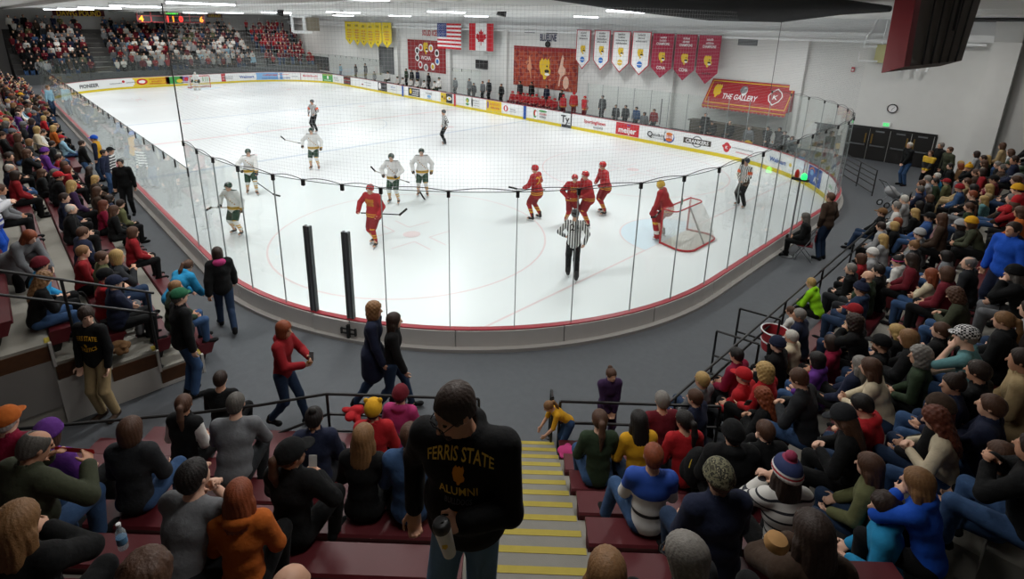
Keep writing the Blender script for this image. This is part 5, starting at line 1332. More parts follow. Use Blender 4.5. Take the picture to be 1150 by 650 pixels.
def person(loc, rz, pose='sit_lap', top='jacket', tc='k', hair='short', hc='d', hat=None, hatc='k', leg='j', sk=0, build='m', scale=1.04, label=None, group=None, kw=None, res=.017, shoe='k', slim=1.0, topm=None, hatm=None, legm=None, extras=(), sz=None, over=None):
    t = template(pose, kw, res, build); r = t['rig']
    o = bpy.data.objects.new('person', t['body']); COL.objects.link(o)
    o.material_slots[0].link = 'OBJECT'; o.material_slots[0].material = skin(sk)
    o.location = loc; o.rotation_euler = (0, 0, rz); o.scale = (scale, scale, sz or scale)
    tag(o, label, 'person', group)
    child(TOPN.get(top, top).replace(' ', '_').replace('-', '_'), dress(t, top), o, topm or fab(tc))
    child('trousers', trousers(t, slim), o, legm or fab(leg))
    if over: child(over[0], dress(t, over[0]+'_over'), o, fab(over[1]))
    for s in t['shoe']: child('shoe', s, o, fab(shoe))
    HM = r.head_matrix()
    if hair: child('hair', hair_mesh(hair), o, hairm(hc), HM)
    if hat: child(HATN.get(hat, hat).replace(' ', '_'), hair_mesh(hat), o, hatm or fab(hatc), HM)
    for e in extras:
        if e == 'glasses': child('glasses', glasses_mesh(), o, M_ink, HM)
        elif e == 'eyes':
            for y in (1, -1): child('eye', eye_mesh(y), o, mat('eye_dark', '#2a211c', .2), HM)
        elif e in ('beard', 'goatee'): child('beard', hair_mesh(e), o, hairm(hc), HM)
    return o
# ------------------------------------------------------------------ placing people
IMR = CP[3]-math.pi/2; AWAY = CP[3]; TOW = CP[3]+math.pi; IML = CP[3]+math.pi/2   # headings: right, away, towards, left as the camera stands
def tpl(pose, kw=None, res=.017, build='m'): return template(pose, kw, res, build)
def top_local(t):
    r = t['rig']; return r.H((-.01, 0, .118))
OBJ = []; TAKEN = []; SEATED = []
ROWS = {'left': 'left stand', 'right': 'right stand', 'near': 'near stand'}
def stand_of(k): return {'L': SL, 'R': SR, 'N': SN}[k]
def seat_at(st, px, py, pose, scale, build, kw=None, res=.017, rzo=0.0, n=None):
    """foot point of a seated figure whose head top shows at px,py, snapped to the stand's rows"""
    t = tpl(pose, kw, res, build); tl = top_local(t)*scale; rz = st.facing()+R(rzo)
    off = rotz(rz) @ tl; best = None
    for k in ([n] if n is not None else range(0, st.n)):
        z = st.z0+k*st.R; p = at_z(px, py, z+tl[2])-np.array([off[0], off[1], 0])
        if (p-CX)@AX[2] < .3: continue
        q = p[:2]-st.o; db = q@st.bk-k*st.T
        if best is None or abs(db) < abs(best[1]): best = (k, db, q@st.al)
    k, db, tt = best[:3]; z = st.z0+k*st.R; sz = scale
    if abs(db) > .2:
        keep = (db, tt); c = math.copysign(.2, db); d = ray(px, py); b0 = (CX[:2]-st.o)@st.bk; 
        db_axis = d[:2]@st.bk
        if abs(db_axis) > .02:
            s = ((k*st.T+c+off[:2]@st.bk)-b0)/db_axis; P = CX+d*s
            if .3 < s < 90:
                hz = P[2]-z; sz = scale*min(1.13, max(.86, hz/tl[2])); tt = (P[:2]-st.o)@st.al-off[:2]@st.al
        db = c; q0 = st.p(tt, k*st.T+db, z); qq = project(np.array(q0)+np.array([off[0], off[1], tl[2]*sz/scale]))
        if math.hypot(qq[0]-px, qq[1]-py) > 8: db, tt = keep; sz = scale
    if st.key == 'right': tt = max(tt, -11.7)
    if st.key == 'left': tt = max(tt, L0+.4)
    p = st.p(tt, k*st.T+db, z); return k, tt, p, rz, sz
def label_of(hair, hc, hat, hatc, top, tc, topn=None):
    H = dict(short='short %s hair', messy='tousled %s hair', balding='thinning %s hair', bob='%s bobbed hair', curly='curly %s hair', long='long %s hair', longcurly='long wavy %s hair', pony='%s ponytail', bun='%s hair bun')
    a = ('%s %s' % (FABN.get(hatc, hatc), HATN[hat])) if hat and hat in HATN else (H[hair] % HAIRN[hc] if hair else 'shaved head')
    return '%s, %s %s' % (a, topn or dict(j='denim blue', J='dark denim', i='pale denim').get(tc, FABN.get(tc, '')), TOPN[top] if not topn else '')
def S(key, x, y, spec, label=None, kw=None, **k):
    """seated spectator; spec: pose hair+colour top+colour trousers [hat+colour] [build]"""
    q = spec.split(); pose = q[0]; hair, hc = q[1].split(':') if q[1] != '-' else (None, 'k'); top, tc = q[2].split(':'); leg = q[3] if len(q) > 3 else 'j'
    hat, hatc = (q[4].split(':') if len(q) > 4 and q[4] != '-' else (None, 'k')); bd = q[5] if len(q) > 5 else ('f' if hair in ('long', 'bob', 'pony', 'bun', 'longcurly') else 'm')
    st = stand_of(key); scale = k.pop('scale', 1.04)*(.97 if bd == 'f' else 1)
    rzo = k.pop('rzo', rnd.uniform(-10, 10)); res = k.get('res', .017); nn = k.pop('n', None)
    n, t, p, rz, sz = seat_at(st, x, y, pose, scale, bd, kw, res, rzo, nn)
    o = person(p, rz, pose, top, tc, hair, hc, hat, hatc, leg, k.pop('sk', rnd.choice([0, 0, 1, 1, 3, 3, 2])), bd, scale, None, ROWS[st.key]+' spectators', kw, sz=sz, **k)
    o['label'] = label or ''
    SEATED.append((st.key, n, o, None if label else label_of(hair, hc, hat, hatc, top, tc)))
    TAKEN.append((st.key, n, t)); OBJ.append((o, bool(label))); return o
def T(x, y, pose='stand', top='jacket:k', hair='short:d', leg='j', rz=0.0, hat=None, label=None, z=ZF, build='m', scale=1.06, by='feet', hx=None, group='people standing by the rink', kw=None, **k):
    """standing figure: by='feet' x,y is the foot point, else the head top on a plane"""
    hn, hc = hair.split(':') if hair else (None, 'k'); tn, tc = top.split(':'); hat, hatc = hat.split(':') if hat else (None, 'k')
    sc = scale*(.96 if build == 'f' else 1); sz = sc
    p = at_z(x, y, z)
    if hx is not None:                # stretch a little so that the head top meets the photo
        tl = top_local(tpl(pose, kw, k.get('res', .017), build)); zz = [q/100 for q in range(100, 260)]
        best = min(zz, key=lambda h: abs(project((p[0], p[1], z+h))[1]-hx)); sz = sc*min(1.12, max(.9, best/(tl[2]*sc))); sc = (sc+sz)/2
    return person(tuple(p), rz, pose, tn, tc, hn, hc, hat, hatc, leg, k.pop('sk', rnd.choice([0, 1, 3])), build, sc, label, group, kw, sz=sz, **k)

# ------------------------------------------------------------------ right stand (head tops read off the photograph)
def rs(txt, key):
    for ln in txt.strip().splitlines():
        ln = ln.split('#')[0].strip()
        if not ln: continue
        a = ln.split(None, 2); S(key, float(a[0]), float(a[1]), a[2])
rs('''
1101 160 sit_lap long:y jacket:T k
1099 168 sit_lap bob:d sweater:G J
1122 160 sit_lap long:y sweater:E k
1129 157 sit_lap bob:b jacket:N k
1146 153 sit_lapL long:b sweater:w j
1108 171 sit_lapL short:d jacket:c k
1106 180 sit_cross long:b sweater:x k
1137 167 sit_lap bob:b sweater:g j
1141 173 sit_lapL short:d jacket:n k
1135 181 sit_fwd short:b jacket:c k cap:E
1079 184 sit_lap bob:r jacket:T k
1068 183 sit_lapL short:k jacket:k k
1096 190 sit_lap short:b jacket:d k
1104 189 sit_lap bob:d sweater:r k
1052 195 sit_lapL short:w jacket:t g
1064 200 sit_lap short:g jacket:f N cap:r
1043 193 sit_lap short:g jacket:G k
1035 199 sit_lapL short:b jacket:b k
1078 207 sit_lap - jacket:j k beanie:r
1087 200 sit_back short:b coat:N N
1094 207 sit_lap bob:k jacket:k k
1117 197 sit_cross short:d jersey:m k cap:k
1110 209 sit_lap long:y jacket:N k
1143 207 sit_fwd short:d jersey:R k beanie:y
1034 209 sit_cross short:s jacket:n k
1015 217 sit_lap short:w jacket:G k
1006 223 sit_lap short:g sweater:w k
1046 217 sit_lap bob:b jacket:k k
1033 226 sit_lap bob:k jacket:k k
1106 221 sit_lapL long:y sweater:q J
1027 235 sit_lap long:y jacket:k k
993 233 sit_back short:b jacket:k J cap:T
1010 243 sit_lap bob:r jacket:k k
1045 239 sit_back short:b jacket:b j cap:k
1058 240 sit_lap long:b jacket:d k
1091 244 sit_fwd bob:b sweater:e k beanie:y
1079 247 sit_lap bob:d jacket:k k beanie:G
1089 251 sit_cross short:d jacket:e k - w
1139 226 sit_chin long:b sweater:r k
1147 232 sit_lap long:b jacket:o k
1033 257 sit_lap short:b jacket:g k beanie:G
990 249 sit_lap short:d jacket:G k
1007 247 sit_lap bob:y jacket:k k
992 263 sit_lap long:y sweater:G k
980 279 sit_lap short:w jacket:G k beanie:w f
967 285 sit_lap bob:b jacket:r k
1027 270 sit_lap bun:l jacket:c j
1009 287 sit_lapL bun:k hoodie:w k headband:p
1024 285 sit_lap long:d jacket:m k
1063 282 sit_lap bob:k jacket:g j
956 296 sit_lapL short:g jacket:k c
976 304 sit_cross - jacket:E c - w
987 297 sit_lap short:k jacket:k k
1064 300 sit_lap bob:b jacket:m k
1070 323 sit_phone curly:b coat:e j - f
960 342 sit_lap balding:w coat:N J cap:r
898 347 sit_lapL short:g jacket:n k
889 371 sit_lap short:w vest:x k - f
873 379 sit_lap short:s jacket:k k beanie:n
953 361 sit_chin curly:d jacket:k k
934 377 sit_lap bob:d hoodie:M k
918 396 sit_lap bob:k hoodie:P j
1007 367 sit_lap long:y jacket:k J
978 403 sit_fwd long:b sweater:x J
1075 414 sit_lapL bun:d jacket:n j
1063 431 sit_lap long:r jacket:k J beanie:d
818 399 sit_lap short:k jacket:M k
783 424 sit_back short:y jacket:g J
787 432 sit_lap short:b jacket:n k
859 408 sit_lap curly:y jacket:R k
894 414 sit_phone short:b jacket:c j
964 443 sit_phone short:k hoodie:R J
940 460 sit_phone long:b jacket:k k cap:c
1053 442 sit_phone longcurly:a sweater:x j
971 523 sit_lap long:b jacket:f J
1100 405 sit_lap short:d jacket:k J
1148 395 sit_lap short:d coat:N j
1130 480 sit_lap long:b jacket:k j
1120 430 sit_cross short:b jacket:n j
''', 'R')
S('R', 835, 414, 'sit_lap balding:g jacket:R c cap:R w', 'man in red cap and red jacket by the black double rail', extras=())
S('R', 990, 377, 'sit_lap short:b jacket:k J cap:k', 'bearded man in black and white cap, black jacket, before long blond hair', extras=('beard',))
S('R', 1047, 302, 'sit_cross long:r sweater:x j', 'woman with long red hair in beige sweater, bright blue coat on lap')
S('R', 1086, 367, 'sit_chin short:g tee:q j flatcap:w w', 'heavy man in teal shirt and checked flat cap, hand to mouth', hatm=plaid('houndstooth', '#1b1b1c', '#d8d8d6', 42), sk=3, extras=('eyes',))
S('R', 854, 435, 'sit_phone longcurly:r jacket:k k', 'woman with long curly red hair looking down at her phone')
S('R', 1158, 338, 'sit_lap short:d hoodie:G J', 'grey hooded sweatshirt and jeans at the right edge of the photo')
S('R', 1032, 528, 'sit_chin long:l hoodie:B k', 'girl in blue jacket with red hood, fist at her mouth', sk=3)
S('R', 995, 556, 'sit_lapL messy:d hoodie:t k', 'boy with dark brown hair in bright blue hooded sweatshirt', res=.016)
S('R', 1165, 490, 'sit_clap short:d jacket:k j', 'black jacket and jeans at the right edge, hands clasped together')
S('R', 911, 312, 'sit_fwd short:y hoodie:L k', 'child in neon green top leaning on the black double rail', scale=.86)
S('R', 888, 344, 'sit_fwd short:b tee:w p', 'child in white t-shirt reaching over the black double rail', scale=.82)
# ------------------------------------------------------------------ left stand
rs('''
52 305 sit_phone longcurly:l jacket:k j headband:G
38 291 sit_lapL short:d jacket:t k beanie:m
93 276 sit_lap short:l sweater:r k
93 255 sit_lap short:b jersey:n k
116 286 sit_lapR short:b jacket:f g
117 300 sit_lap short:k jacket:R g cap:k
129 312 sit_cross short:g jacket:n k cap:n w
129 278 sit_clap bob:y jacket:c J
149 255 sit_lap bob:b jacket:r k
80 229 sit_lap balding:w jacket:k k - w
72 217 sit_lapR short:d jacket:n k
65 192 sit_lap short:k jacket:k k cap:R w
17 192 sit_lap bob:d jacket:r k
80 202 sit_lap long:y jacket:v k
107 197 sit_lap longcurly:y jacket:d k
109 210 sit_lap long:b jacket:d k
123 219 sit_lap long:d jacket:n k
135 224 sit_lapL short:d jacket:f k
128 231 sit_lap long:b jacket:k k
116 225 sit_lap long:a sweater:M k
203 323 sit_lap short:l jacket:E j - w
50 166 sit_lap short:d jacket:P v beanie:P
66 173 sit_lap short:d jacket:r k
72 181 sit_lap bob:b jacket:k k
30 168 sit_clap long:b jacket:k k
9 171 sit_lapR short:d jacket:k k
10 184 sit_lap balding:w jacket:n j
43 183 sit_lap bob:b jacket:m k beanie:m
47 190 sit_lap long:b jacket:k k
62 191 sit_lap short:s jacket:c k
76 186 sit_lap bob:a jacket:r k
100 187 sit_lapL long:d jacket:k k
41 141 sit_lap bob:y jacket:x k
48 145 sit_fwd short:d sweater:w k
26 137 sit_lap bob:s jacket:c k beanie:g
68 152 sit_back short:g jacket:u j cap:R
66 145 sit_lap short:d jacket:k k cap:k
60 141 sit_lap curly:y jacket:o k
49 130 sit_lap bob:y jacket:R k
63 138 sit_lap balding:l jacket:b k
35 131 sit_lap bob:d jacket:n k
58 158 sit_lapL short:d jacket:c j
20 150 sit_lap bob:b jacket:d j
33 156 sit_lap bob:l jacket:c k
5 206 sit_lap short:b jacket:g k
''', 'L')
# ------------------------------------------------------------------ near stand, left and right of the stairs
rs('''
10 459 sit_lap short:w jacket:M k cap:o w
48 474 sit_lap bob:b hoodie:P k beanie:P
145 470 sit_lap bob:b jacket:c j
247 417 sit_lap short:d tee:k k
352 458 sit_lap bun:k jacket:n c
450 434 sit_lap short:d hoodie:p k beanie:m f
458 476 sit_lap short:b jacket:j k
674 461 sit_lap pony:b sweater:E j
718 462 sit_lap long:k sweater:y J
744 440 sit_lap short:g sweater:m k
825 475 sit_lap short:k puffy:k k beanie:k w
''', 'N')
S('N', 205, 444, 'sit_lapL pony:b sweater:w k', 'woman with brown ponytail and glasses, black vest over white sleeves', extras=('glasses',), over=('vest', 'k'))
S('N', 264, 442, 'sit_fwd short:s sweater:g c - w', 'man with grey hair and grey sweater leaning forward by the guard rail')
S('N', 212, 521, 'sit_fwd short:k tee:g c', 'young man with black hair in grey t-shirt, chin on his hands', kw=dict(pose='sit', lean=30, pitch=-8, yaw=-12, lh=(.43, .03, .93), rh=(.42, -.05, .92), le=[.1, .8, -.9], re=[.1, -.8, -.9]), res=.012)
S('N', 267, 541, 'sit_lap long:r hoodie:o k - f', 'girl with long auburn hair in orange hooded sweatshirt', res=.013, scale=.94)
S('N', 15, 568, 'sit_chin long:l jacket:k k', 'woman with light brown hair at the lower left corner, hand at her mouth', kw=dict(pose='sit', lean=12, yaw=-15, pitch=6, rh=(.30, -.03, 1.0), lh=(.36, .06, .64), re=[.5, -.5, -.8]), res=.013)
S('N', 160, 625, 'sit_lap messy:b jacket:d k', 'brown tousled hair seen from above at the bottom edge of the photo')
S('N', 324, 640, 'sit_lap - sweater:x k', 'bald head seen from above at the bottom edge, below the black cap')
S('N', 408, 478, 'sit_lap long:l sweater:k k', 'woman with long light brown hair in black top beside the heavy man', res=.013)
S('N', 419, 450, 'sit_lap short:d jacket:R k earhat:y f', 'child in yellow knit hat with round ears and red jacket')
S('N', 735, 500, 'sit_lap short:r sweater:B j', 'boy with short red hair in blue and white jersey by the stairs', topm=stripes('blue_white_jersey', ['#d4d4d2', '#1f48a0'], 'Z', stops=[(0, '#d4d4d2'), (.66, '#26262a'), (.70, '#d4d4d2'), (.86, '#1f48a0')]), scale=.98, res=.013, kw=dict(pose='sit', lean=4, pitch=4, lf=(.42, .34, .1), rf=(.43, -.12, .085)))
S('N', 769, 462, 'sit_lapL pony:k sweater:R k', 'woman with long black ponytail in red sweater right of the stairs')
S('N', 808, 520, 'sit_lap short:b jacket:n J beanie:e w', 'man in camouflage knit hat and dark navy jacket, knee over the bench', hatm=camo('camo_knit', ['#3c3a2a', '#6d6a52', '#2a2a20', '#8b8468'], 30), res=.013)
S('N', 860, 473, 'sit_chin short:b jacket:k k', 'boy in black jacket with lime green collar, hands at his face', scale=.97)
S('N', 886, 516, 'sit_clap long:d sweater:w k pom:w', 'person in striped sweater clapping, red white and blue bobble hat', topm=stripes('navy_striped_knit', ['#cfcdc8', '#cfcdc8', '#cfcdc8', '#22242c'], 'Z', .075), hatm=stripes('flag_knit', ['#23305c', '#d8d6d2', '#a32a32', '#d8d6d2', '#23305c'], 'Z', stops=[(0, '#d8d6d2'), (.03, '#a32a32'), (.045, '#d8d6d2'), (.055, '#23305c'), (.14, '#8d2a4a')]), res=.013)
S('N', 915, 578, 'sit_chin long:d jacket:d k', 'woman with long dark brown hair holding a bread roll, bottom right')
S('N', 683, 622, 'sit_lap long:l jacket:c k', 'light brown hair seen from above at the bottom edge by the stairs')
S('N', 770, 604, 'sit_lap bob:g jacket:c k', 'woman with grey hair and glasses at the bottom edge right of the stairs', extras=('glasses',), rzo=50)

def box_part(parent_o, name, lo, hi, m):
    b = MB(); b.box(lo, hi); return b.build(name, m, parent_o)
def world_pt(o, p): return np.array((o.matrix_basis @ Vector(tuple(float(c) for c in p)))[:])
def front_print(o, key, fn, m, name='chest_print'):
    """print on clothing: fn(x,y) grid polygons projected on the garment along the chest direction; x to the wearer's left, y up from the chest"""
    t, top, back = key; r = t['rig']; me = dress(t, top+'_plain')
    vs_ = [v.co for v in me.vertices]; bv = _cache.setdefault(('bvh', me.name), None) or BVHTree.FromPolygons(vs_, [p.vertices for p in me.polygons]); _cache[('bvh', me.name)] = bv
    A = r.TR; sg = -1 if back else 1; b = MB()
    for V, F in fn:
        out = []
        for x, y in V:
            p = r.chest+A[:, 1]*(x*(-1 if back else 1))+A[:, 2]*y+A[:, 0]*sg*.6
            h = bv.ray_cast(Vector(p), Vector(-A[:, 0]*sg))
            q = np.array(h[0]) if h[0] is not None else p-A[:, 0]*sg*.45
            out.append(q+A[:, 0]*sg*.006)
        b.add(out, F)
    return b.build(name, m, o, fix=False)
def words2d(s, h, x=0.0, y=0.0, arch=0.0, width=None, sub=3):
    V, F = text2d(s, .012); k = h/.7; w = max(v[0] for v in V)-min(v[0] for v in V); kx = width/w if width else k
    return ([(x+vx*kx, y+vy*k-arch*(vx*kx)**2) for vx, vy in V], F)
# ------------------------------------------------------------------ the heavy man on the stairs with the travel mug
MK = dict(pose='stand', lean=5, yaw=-34, pitch=24, twist=4, fat=1.24, wide=1.24, rh=(.02, -.30, .95), lh=(.28, .07, 1.20), le=[-.6, .9, -.3], re=[-.7, -.5, -.3], lf=(.02, .14, .085), rf=(-.12, -.12, .26), curl=1.2)
mt = template('big_man', MK, .0115, "m"); j = 13
ptop = at(502, 421, 2.72); sc = 1.06
zst = ZF+.176*(j+1)
rzm = TOW-R(14)
off = rotz(rzm) @ (top_local(mt)*sc)
zs = (ptop[2]-zst)/(top_local(mt)[2])
BM = person((ptop[0]-off[0], ptop[1]-off[1], zst), rzm, 'big_man', 'hoodie', 'k', 'short', 'd', None, 'k', 'i', 2, 'm', sc, 'heavy man in black hooded sweatshirt with gold lettering standing on the stairs', None, MK, .0115, extras=('glasses', 'goatee', 'eyes'), sz=min(1.2, zs))
key = (mt, 'hoodie', False)
M_goldp = mat('gold_letters', '#cba743', .8); M_orp = mat('orange_print', '#c07818', .8); M_greyp = mat('grey_letters', '#55565a', .8)
front_print(BM, key, [words2d('FERRIS STATE', .058, 0, .135, 1.4, .34)], M_goldp, 'lettering'); front_print(BM, key, [words2d('ALUMNI', .05, 0, -.03, 0, .20)], M_goldp, 'lettering')
front_print(BM, key, [([(x*.07, y*.07+.075) for x, y in DOG_HEAD], [tuple(range(len(DOG_HEAD)))])], M_orp, 'emblem')
front_print(BM, key, [words2d('BULLDOGS', .022, 0, -.07, 0, .14)], M_greyp, 'lettering'); front_print(BM, key, [([(-.04, -.115), (.04, -.115), (.04, -.095), (-.04, -.095)], [(0, 1, 2, 3)])], M_orp, 'print_bar')
# mug in his left hand
hw = np.array(BM.matrix_basis @ Vector(tuple(mt['rig'].wri[0]+nrm(mt['rig'].wri[0]-mt['rig'].elb[0])*.085)))
ax = nrm(AX[1]*.85-AX[2]*.35-AX[0]*.15)
mug = empty('travel_mug', hw, 0, 'white travel mug with black lid in the hand of the heavy man', 'mug')
cc = hw-AX[2]*.055-AX[1]*.015
def along(a): return cc+ax*a
b = MB(); b.tube([along(-.13), along(-.125), along(.03), along(.06)], [.030, .033, .041, .042], 18); b.build('cup', mat('mug_white', '#c9c8c4', .4), mug, Matrix.Translation(-Vector(hw)))
b = MB(); b.tube([along(.058), along(.062), along(.085), along(.1), along(.103)], [.043, .045, .045, .038, .030], 18); b.tube([along(.1)+AX[0]*.01, along(.112)+AX[0]*.01], .008, 8); b.build('lid', M_black, mug, Matrix.Translation(-Vector(hw)))
b = MB(); side = nrm(np.cross(ax, AX[2])); nn_ = nrm(np.cross(side, ax)); nn_ = nn_ if nn_@AX[2] < 0 else -nn_
b.add([cc+nn_*.0415+ax*(y*.03-.02)+side*(x*.035) for x, y in DOG_HEAD], [tuple(range(len(DOG_HEAD)))]); b.build('emblem', M_goldp, mug, Matrix.Translation(-Vector(hw)), fix=False)
# ------------------------------------------------------------------ hero spectators of the near stand
KG = dict(pose='sit', lean=12, pitch=26, yaw=-30, twist=-14, fat=1.14, wide=1.14, lh=(.34, .05, .94), rh=(.30, -.30, .92), le=[-.1, .9, -.7], re=[-.1, -.9, -.7], curl=.6)
MG = S('N', 45, 484, 'man_green balding:s jacket:e j', 'heavy man in dark green jacket with thinning grey hair, reading red paper', kw=KG, res=.012, scale=1.08, extras=('eyes',), rzo=0)
gr_ = template('man_green', KG, .012, 'm')['rig']
a, c = (np.array(MG.matrix_basis @ Vector(tuple(gr_.wri[i]+nrm(gr_.wri[i]-gr_.elb[i])*.12))) for i in (0, 1))
u_ = nrm(c-a); v_ = np.array([0, 0, .022]); b = MB()
n_ = nrm(np.cross(u_, v_))*.001
b.hexa([a-u_*.03-v_+n_*0, c+u_*.05-v_, c+u_*.05-v_+n_, a-u_*.03-v_+n_], [a-u_*.03+v_, c+u_*.05+v_, c+u_*.05+v_+n_, a-u_*.03+v_+n_]); o = b.build('paper_slip', mat('red_paper', '#b0202c', .7)); tag(o, 'long red paper slip held up by the man in dark green jacket', 'paper')
KC = dict(pose='sit', lean=8, pitch=-2, yaw=-38, lh=(.30, .04, .80), rh=(.30, -.10, .82), le=[-.2, .8, -.6], re=[-.2, -.8, -.6], curl=.9)
MC = S('N', 325, 497, 'cap_woman pony:b jacket:k k cap:k f', 'woman in black cap and black leather jacket holding a folded paper', kw=KC, res=.012, extras=('eyes',), rzo=-8)
cr_ = template('cap_woman', KC, .012, 'f')['rig']
h = np.array(MC.matrix_basis @ Vector(tuple(cr_.wri[1]+nrm(cr_.wri[1]-cr_.elb[1])*.11)))
b = MB(); b.obox(h+[0, 0, .05], AX[0]*.035, AX[1]*.06, AX[2]*.002); o = b.build('folded_paper', mat('paper_white', '#c9c9c6', .7)); tag(o, 'folded white paper in the hands of the woman in black cap', 'paper')
# ------------------------------------------------------------------ people standing on the concourse
RW = T(325, 478, 'redwoman', 'hoodie:r', 'bob:r', 'J', IMR-R(8), hx=361, build='f', label='woman with red bobbed hair in red hooded jacket walking along the concourse', kw=dict(pose='stand', lean=6, pitch=8, lf=(.26, .08, .1), rf=(-.24, -.08, .16), lh=(.40, .06, 1.2), rh=(.36, -.05, 1.12), le=[-.3, .8, -.7], re=[-.3, -.8, -.7]), res=.016, extras=('eyes',), slim=.85)
T(257, 371, 'walk', 'puffy:k', 'bob:d', 'J', AWAY+R(35), hx=279, build='f', label='girl in black jacket with pink hood walking beside the boards', over=('hood', 'p'))
T(422, 457, 'walk', 'coat:n', 'curly:l', 'J', IMR, hx=328, build='f', label='woman with curly light brown hair in long dark coat by the boards', slim=.85)
T(443, 463, 'walk', 'jacket:k', 'long:d', 'J', IMR+R(6), hx=352, build='f', label='woman with long dark hair in black jacket walking beside the curly haired woman', slim=.85)
KK = dict(pose='stand', lean=2, yaw=52, pitch=6, lh=(.08, .22, .9), rh=(.10, -.2, .88), le=[-.6, .8, -.2], re=[-.6, -.8, -.2])
KM = T(124, 467, 'khaki_man', 'sweater:k', 'messy:d', 'N', TOW-R(4), hx=344, label='young man in black sweatshirt with gold lettering and khaki trousers', kw=KK, res=.012, extras=('eyes',), shoe='d')
kt = template('khaki_man', KK, .012, 'm'); key = (kt, 'sweater', False); M_goldb = mat('gold_letters_bright', '#e0a91e', .8)
front_print(KM, key, [words2d('FERRIS STATE', .065, 0, .04, 1.6, .30)], M_goldb, 'lettering'); front_print(KM, key, [words2d('ATHLETICS', .055, 0, -.14, -1.2, .24)], M_goldb, 'lettering')
front_print(KM, key, [([(x*.045, y*.055-.05) for x, y in DOG_HEAD], [tuple(range(len(DOG_HEAD)))])], M_goldb, 'emblem')
T(216, 444, 'stand', 'jacket:k', 'short:s', 'j', AWAY-R(40), 'flatcap:Z', hx=326, label='man in green cap, black leather jacket and blue jeans by the left stand', kw=None, build='w')
T(147, 241, 'stand', 'jacket:k', 'short:k', 'k', TOW+R(18), hx=178, label='man all in black standing beside the left boards')
T(131, 215, 'stand', 'sweater:w', 'short:s', 'k', IMR+R(20), 'hat:k', hx=166, label='person in dark brimmed hat and black and white striped jacket by the boards', topm=stripes('zebra_knit', ['#d6d6d4', '#26262a'], 'Z', .11))
T(117, 203, 'stand', 'jacket:n', 'short:b', 'J', IML+R(20), 'cap:B', hx=152, label='man in blue cap with yellow vest by the left boards', over=('vest', 'y'))
T(124, 219, 'stand', 'jacket:n', 'short:d', 'j', IMR+R(15), hx=168, label='man in navy jacket and jeans standing in the left walkway')
T(99, 208, 'stand_front', 'jacket:k', 'short:d', 'j', IMR+R(40), hx=158, label='dark haired man in black jacket standing in the left walkway')
T(60, 131, 'stand', 'sweater:u', 'short:l', 'J', IMR, hx=96, label='person in pale blue top standing at the far end of the left walkway')
T(205, 380, 'lean', 'puffy:t', 'pony:b', 'k', IMR+R(75), hx=None, build='f', label='woman in bright blue ski jacket bending down beside the left stand')
T(33, 345, 'lean', 'coat:g', 'long:r', 'k', IMR-R(10), z=ZF+1.1, build='f', label='woman with very long auburn hair in grey coat bending forward in the left stand')
T(2, 300, 'stand_clap', 'jersey:w', 'short:g', 'B', IMR+R(30), z=ZF+1.45, label='person in white and blue hockey jersey with raised arms at the left edge', topm=stripes('white_blue_jersey', ['#cfd1d6', '#2c3b8c'], 'Z', stops=[(0, '#2c3b8c'), (.86, '#cfd1d6'), (.92, '#2c3b8c'), (.96, '#cfd1d6'), (1.42, '#2c3b8c')]))
T(921, 291, 'stand_pockets', 'jacket:d', 'short:b', 'J', AWAY+R(25), hx=217, label='man in dark brown jacket and jeans standing behind the glass, right end')
T(1013, 208, 'stand_front', 'jacket:k', 'short:w', 'j', IML, hx=160, label='man with white hair in black jacket and jeans by the entrance doors')
T(1036, 214, 'stand_front', 'sweater:y', 'short:b', 'k', IML+R(20), hx=169, label='person in black and gold top by the entrance doors', topm=stripes('gold_black_knit', ['#1b1b1c', '#c9a227'], 'Z', .5))
T(1046, 212, 'stand', 'jacket:k', 'short:g', 'k', IML, hx=160, label='person with grey hair in black jacket behind the gold and black top')
T(1056, 216, 'stand', 'jacket:e', 'short:b', 'k', IML, hx=165, label='man with brown hair in dark olive jacket by the entrance doors')
T(678, 497, 'stand_front', 'jacket:v', 'bun:b', 'v', TOW+R(10), hx=421, build='f', label='girl in dark purple jacket with hair bun leaning at the guard rail', scale=.92, over=('vest', 'v'))
T(632, 512, 'lean', 'tee:y', 'pony:l', 'j', IML+R(15), hx=None, build='f', label='girl in gold t-shirt bending over beside the foot of the stairs', scale=.70)
for D in np.arange(4.0, 9.0, .05):
    hp = at(1144, 248, D); n_ = round((SR.o[0]-hp[0])/SR.T); 
    if abs(hp[2]-(ZF+n_*SR.R)-1.86) < .03: break
bp = project((hp[0], hp[1], ZF+n_*SR.R)); T(bp[0], bp[1], 'stand', 'jacket:B', 'short:d', 'n', IML+R(10), z=ZF+n_*SR.R, label='person in bright blue jacket with dark hood standing in the right stand', over=('hood', 'n'))
# phone and snack of the walking woman
rr_ = template('redwoman', None, .016, 'f')['rig'] if ('tpl', 'redwoman', .016, 'f') in _cache else None
def grip(o, r, i, d=.1): return np.array((o.matrix_basis @ Vector(tuple(r.wri[i]+nrm(r.wri[i]-r.elb[i])*d)))[:])
p = grip(RW, rr_, 1); b = MB(); b.lathe((0, 0, 0), [(.02, -.03), (.035, -.02), (.038, .015), (.02, .03)], 12); o = b.build('snack_cup', mat('snack_yellow', '#d2a83a', .6), None, Matrix.Translation(Vector(p+[0, 0, .05]))); tag(o, 'small yellow snack in the hand of the woman in red', 'snack')
p = grip(RW, rr_, 0)+[0, 0, .05]; b = MB(); b.obox(p, AX[0]*.035, AX[1]*.07, AX[2]*.005); o = b.build('mobile_phone', M_steel); tag(o, 'silver phone held up by the woman in red', 'phone')
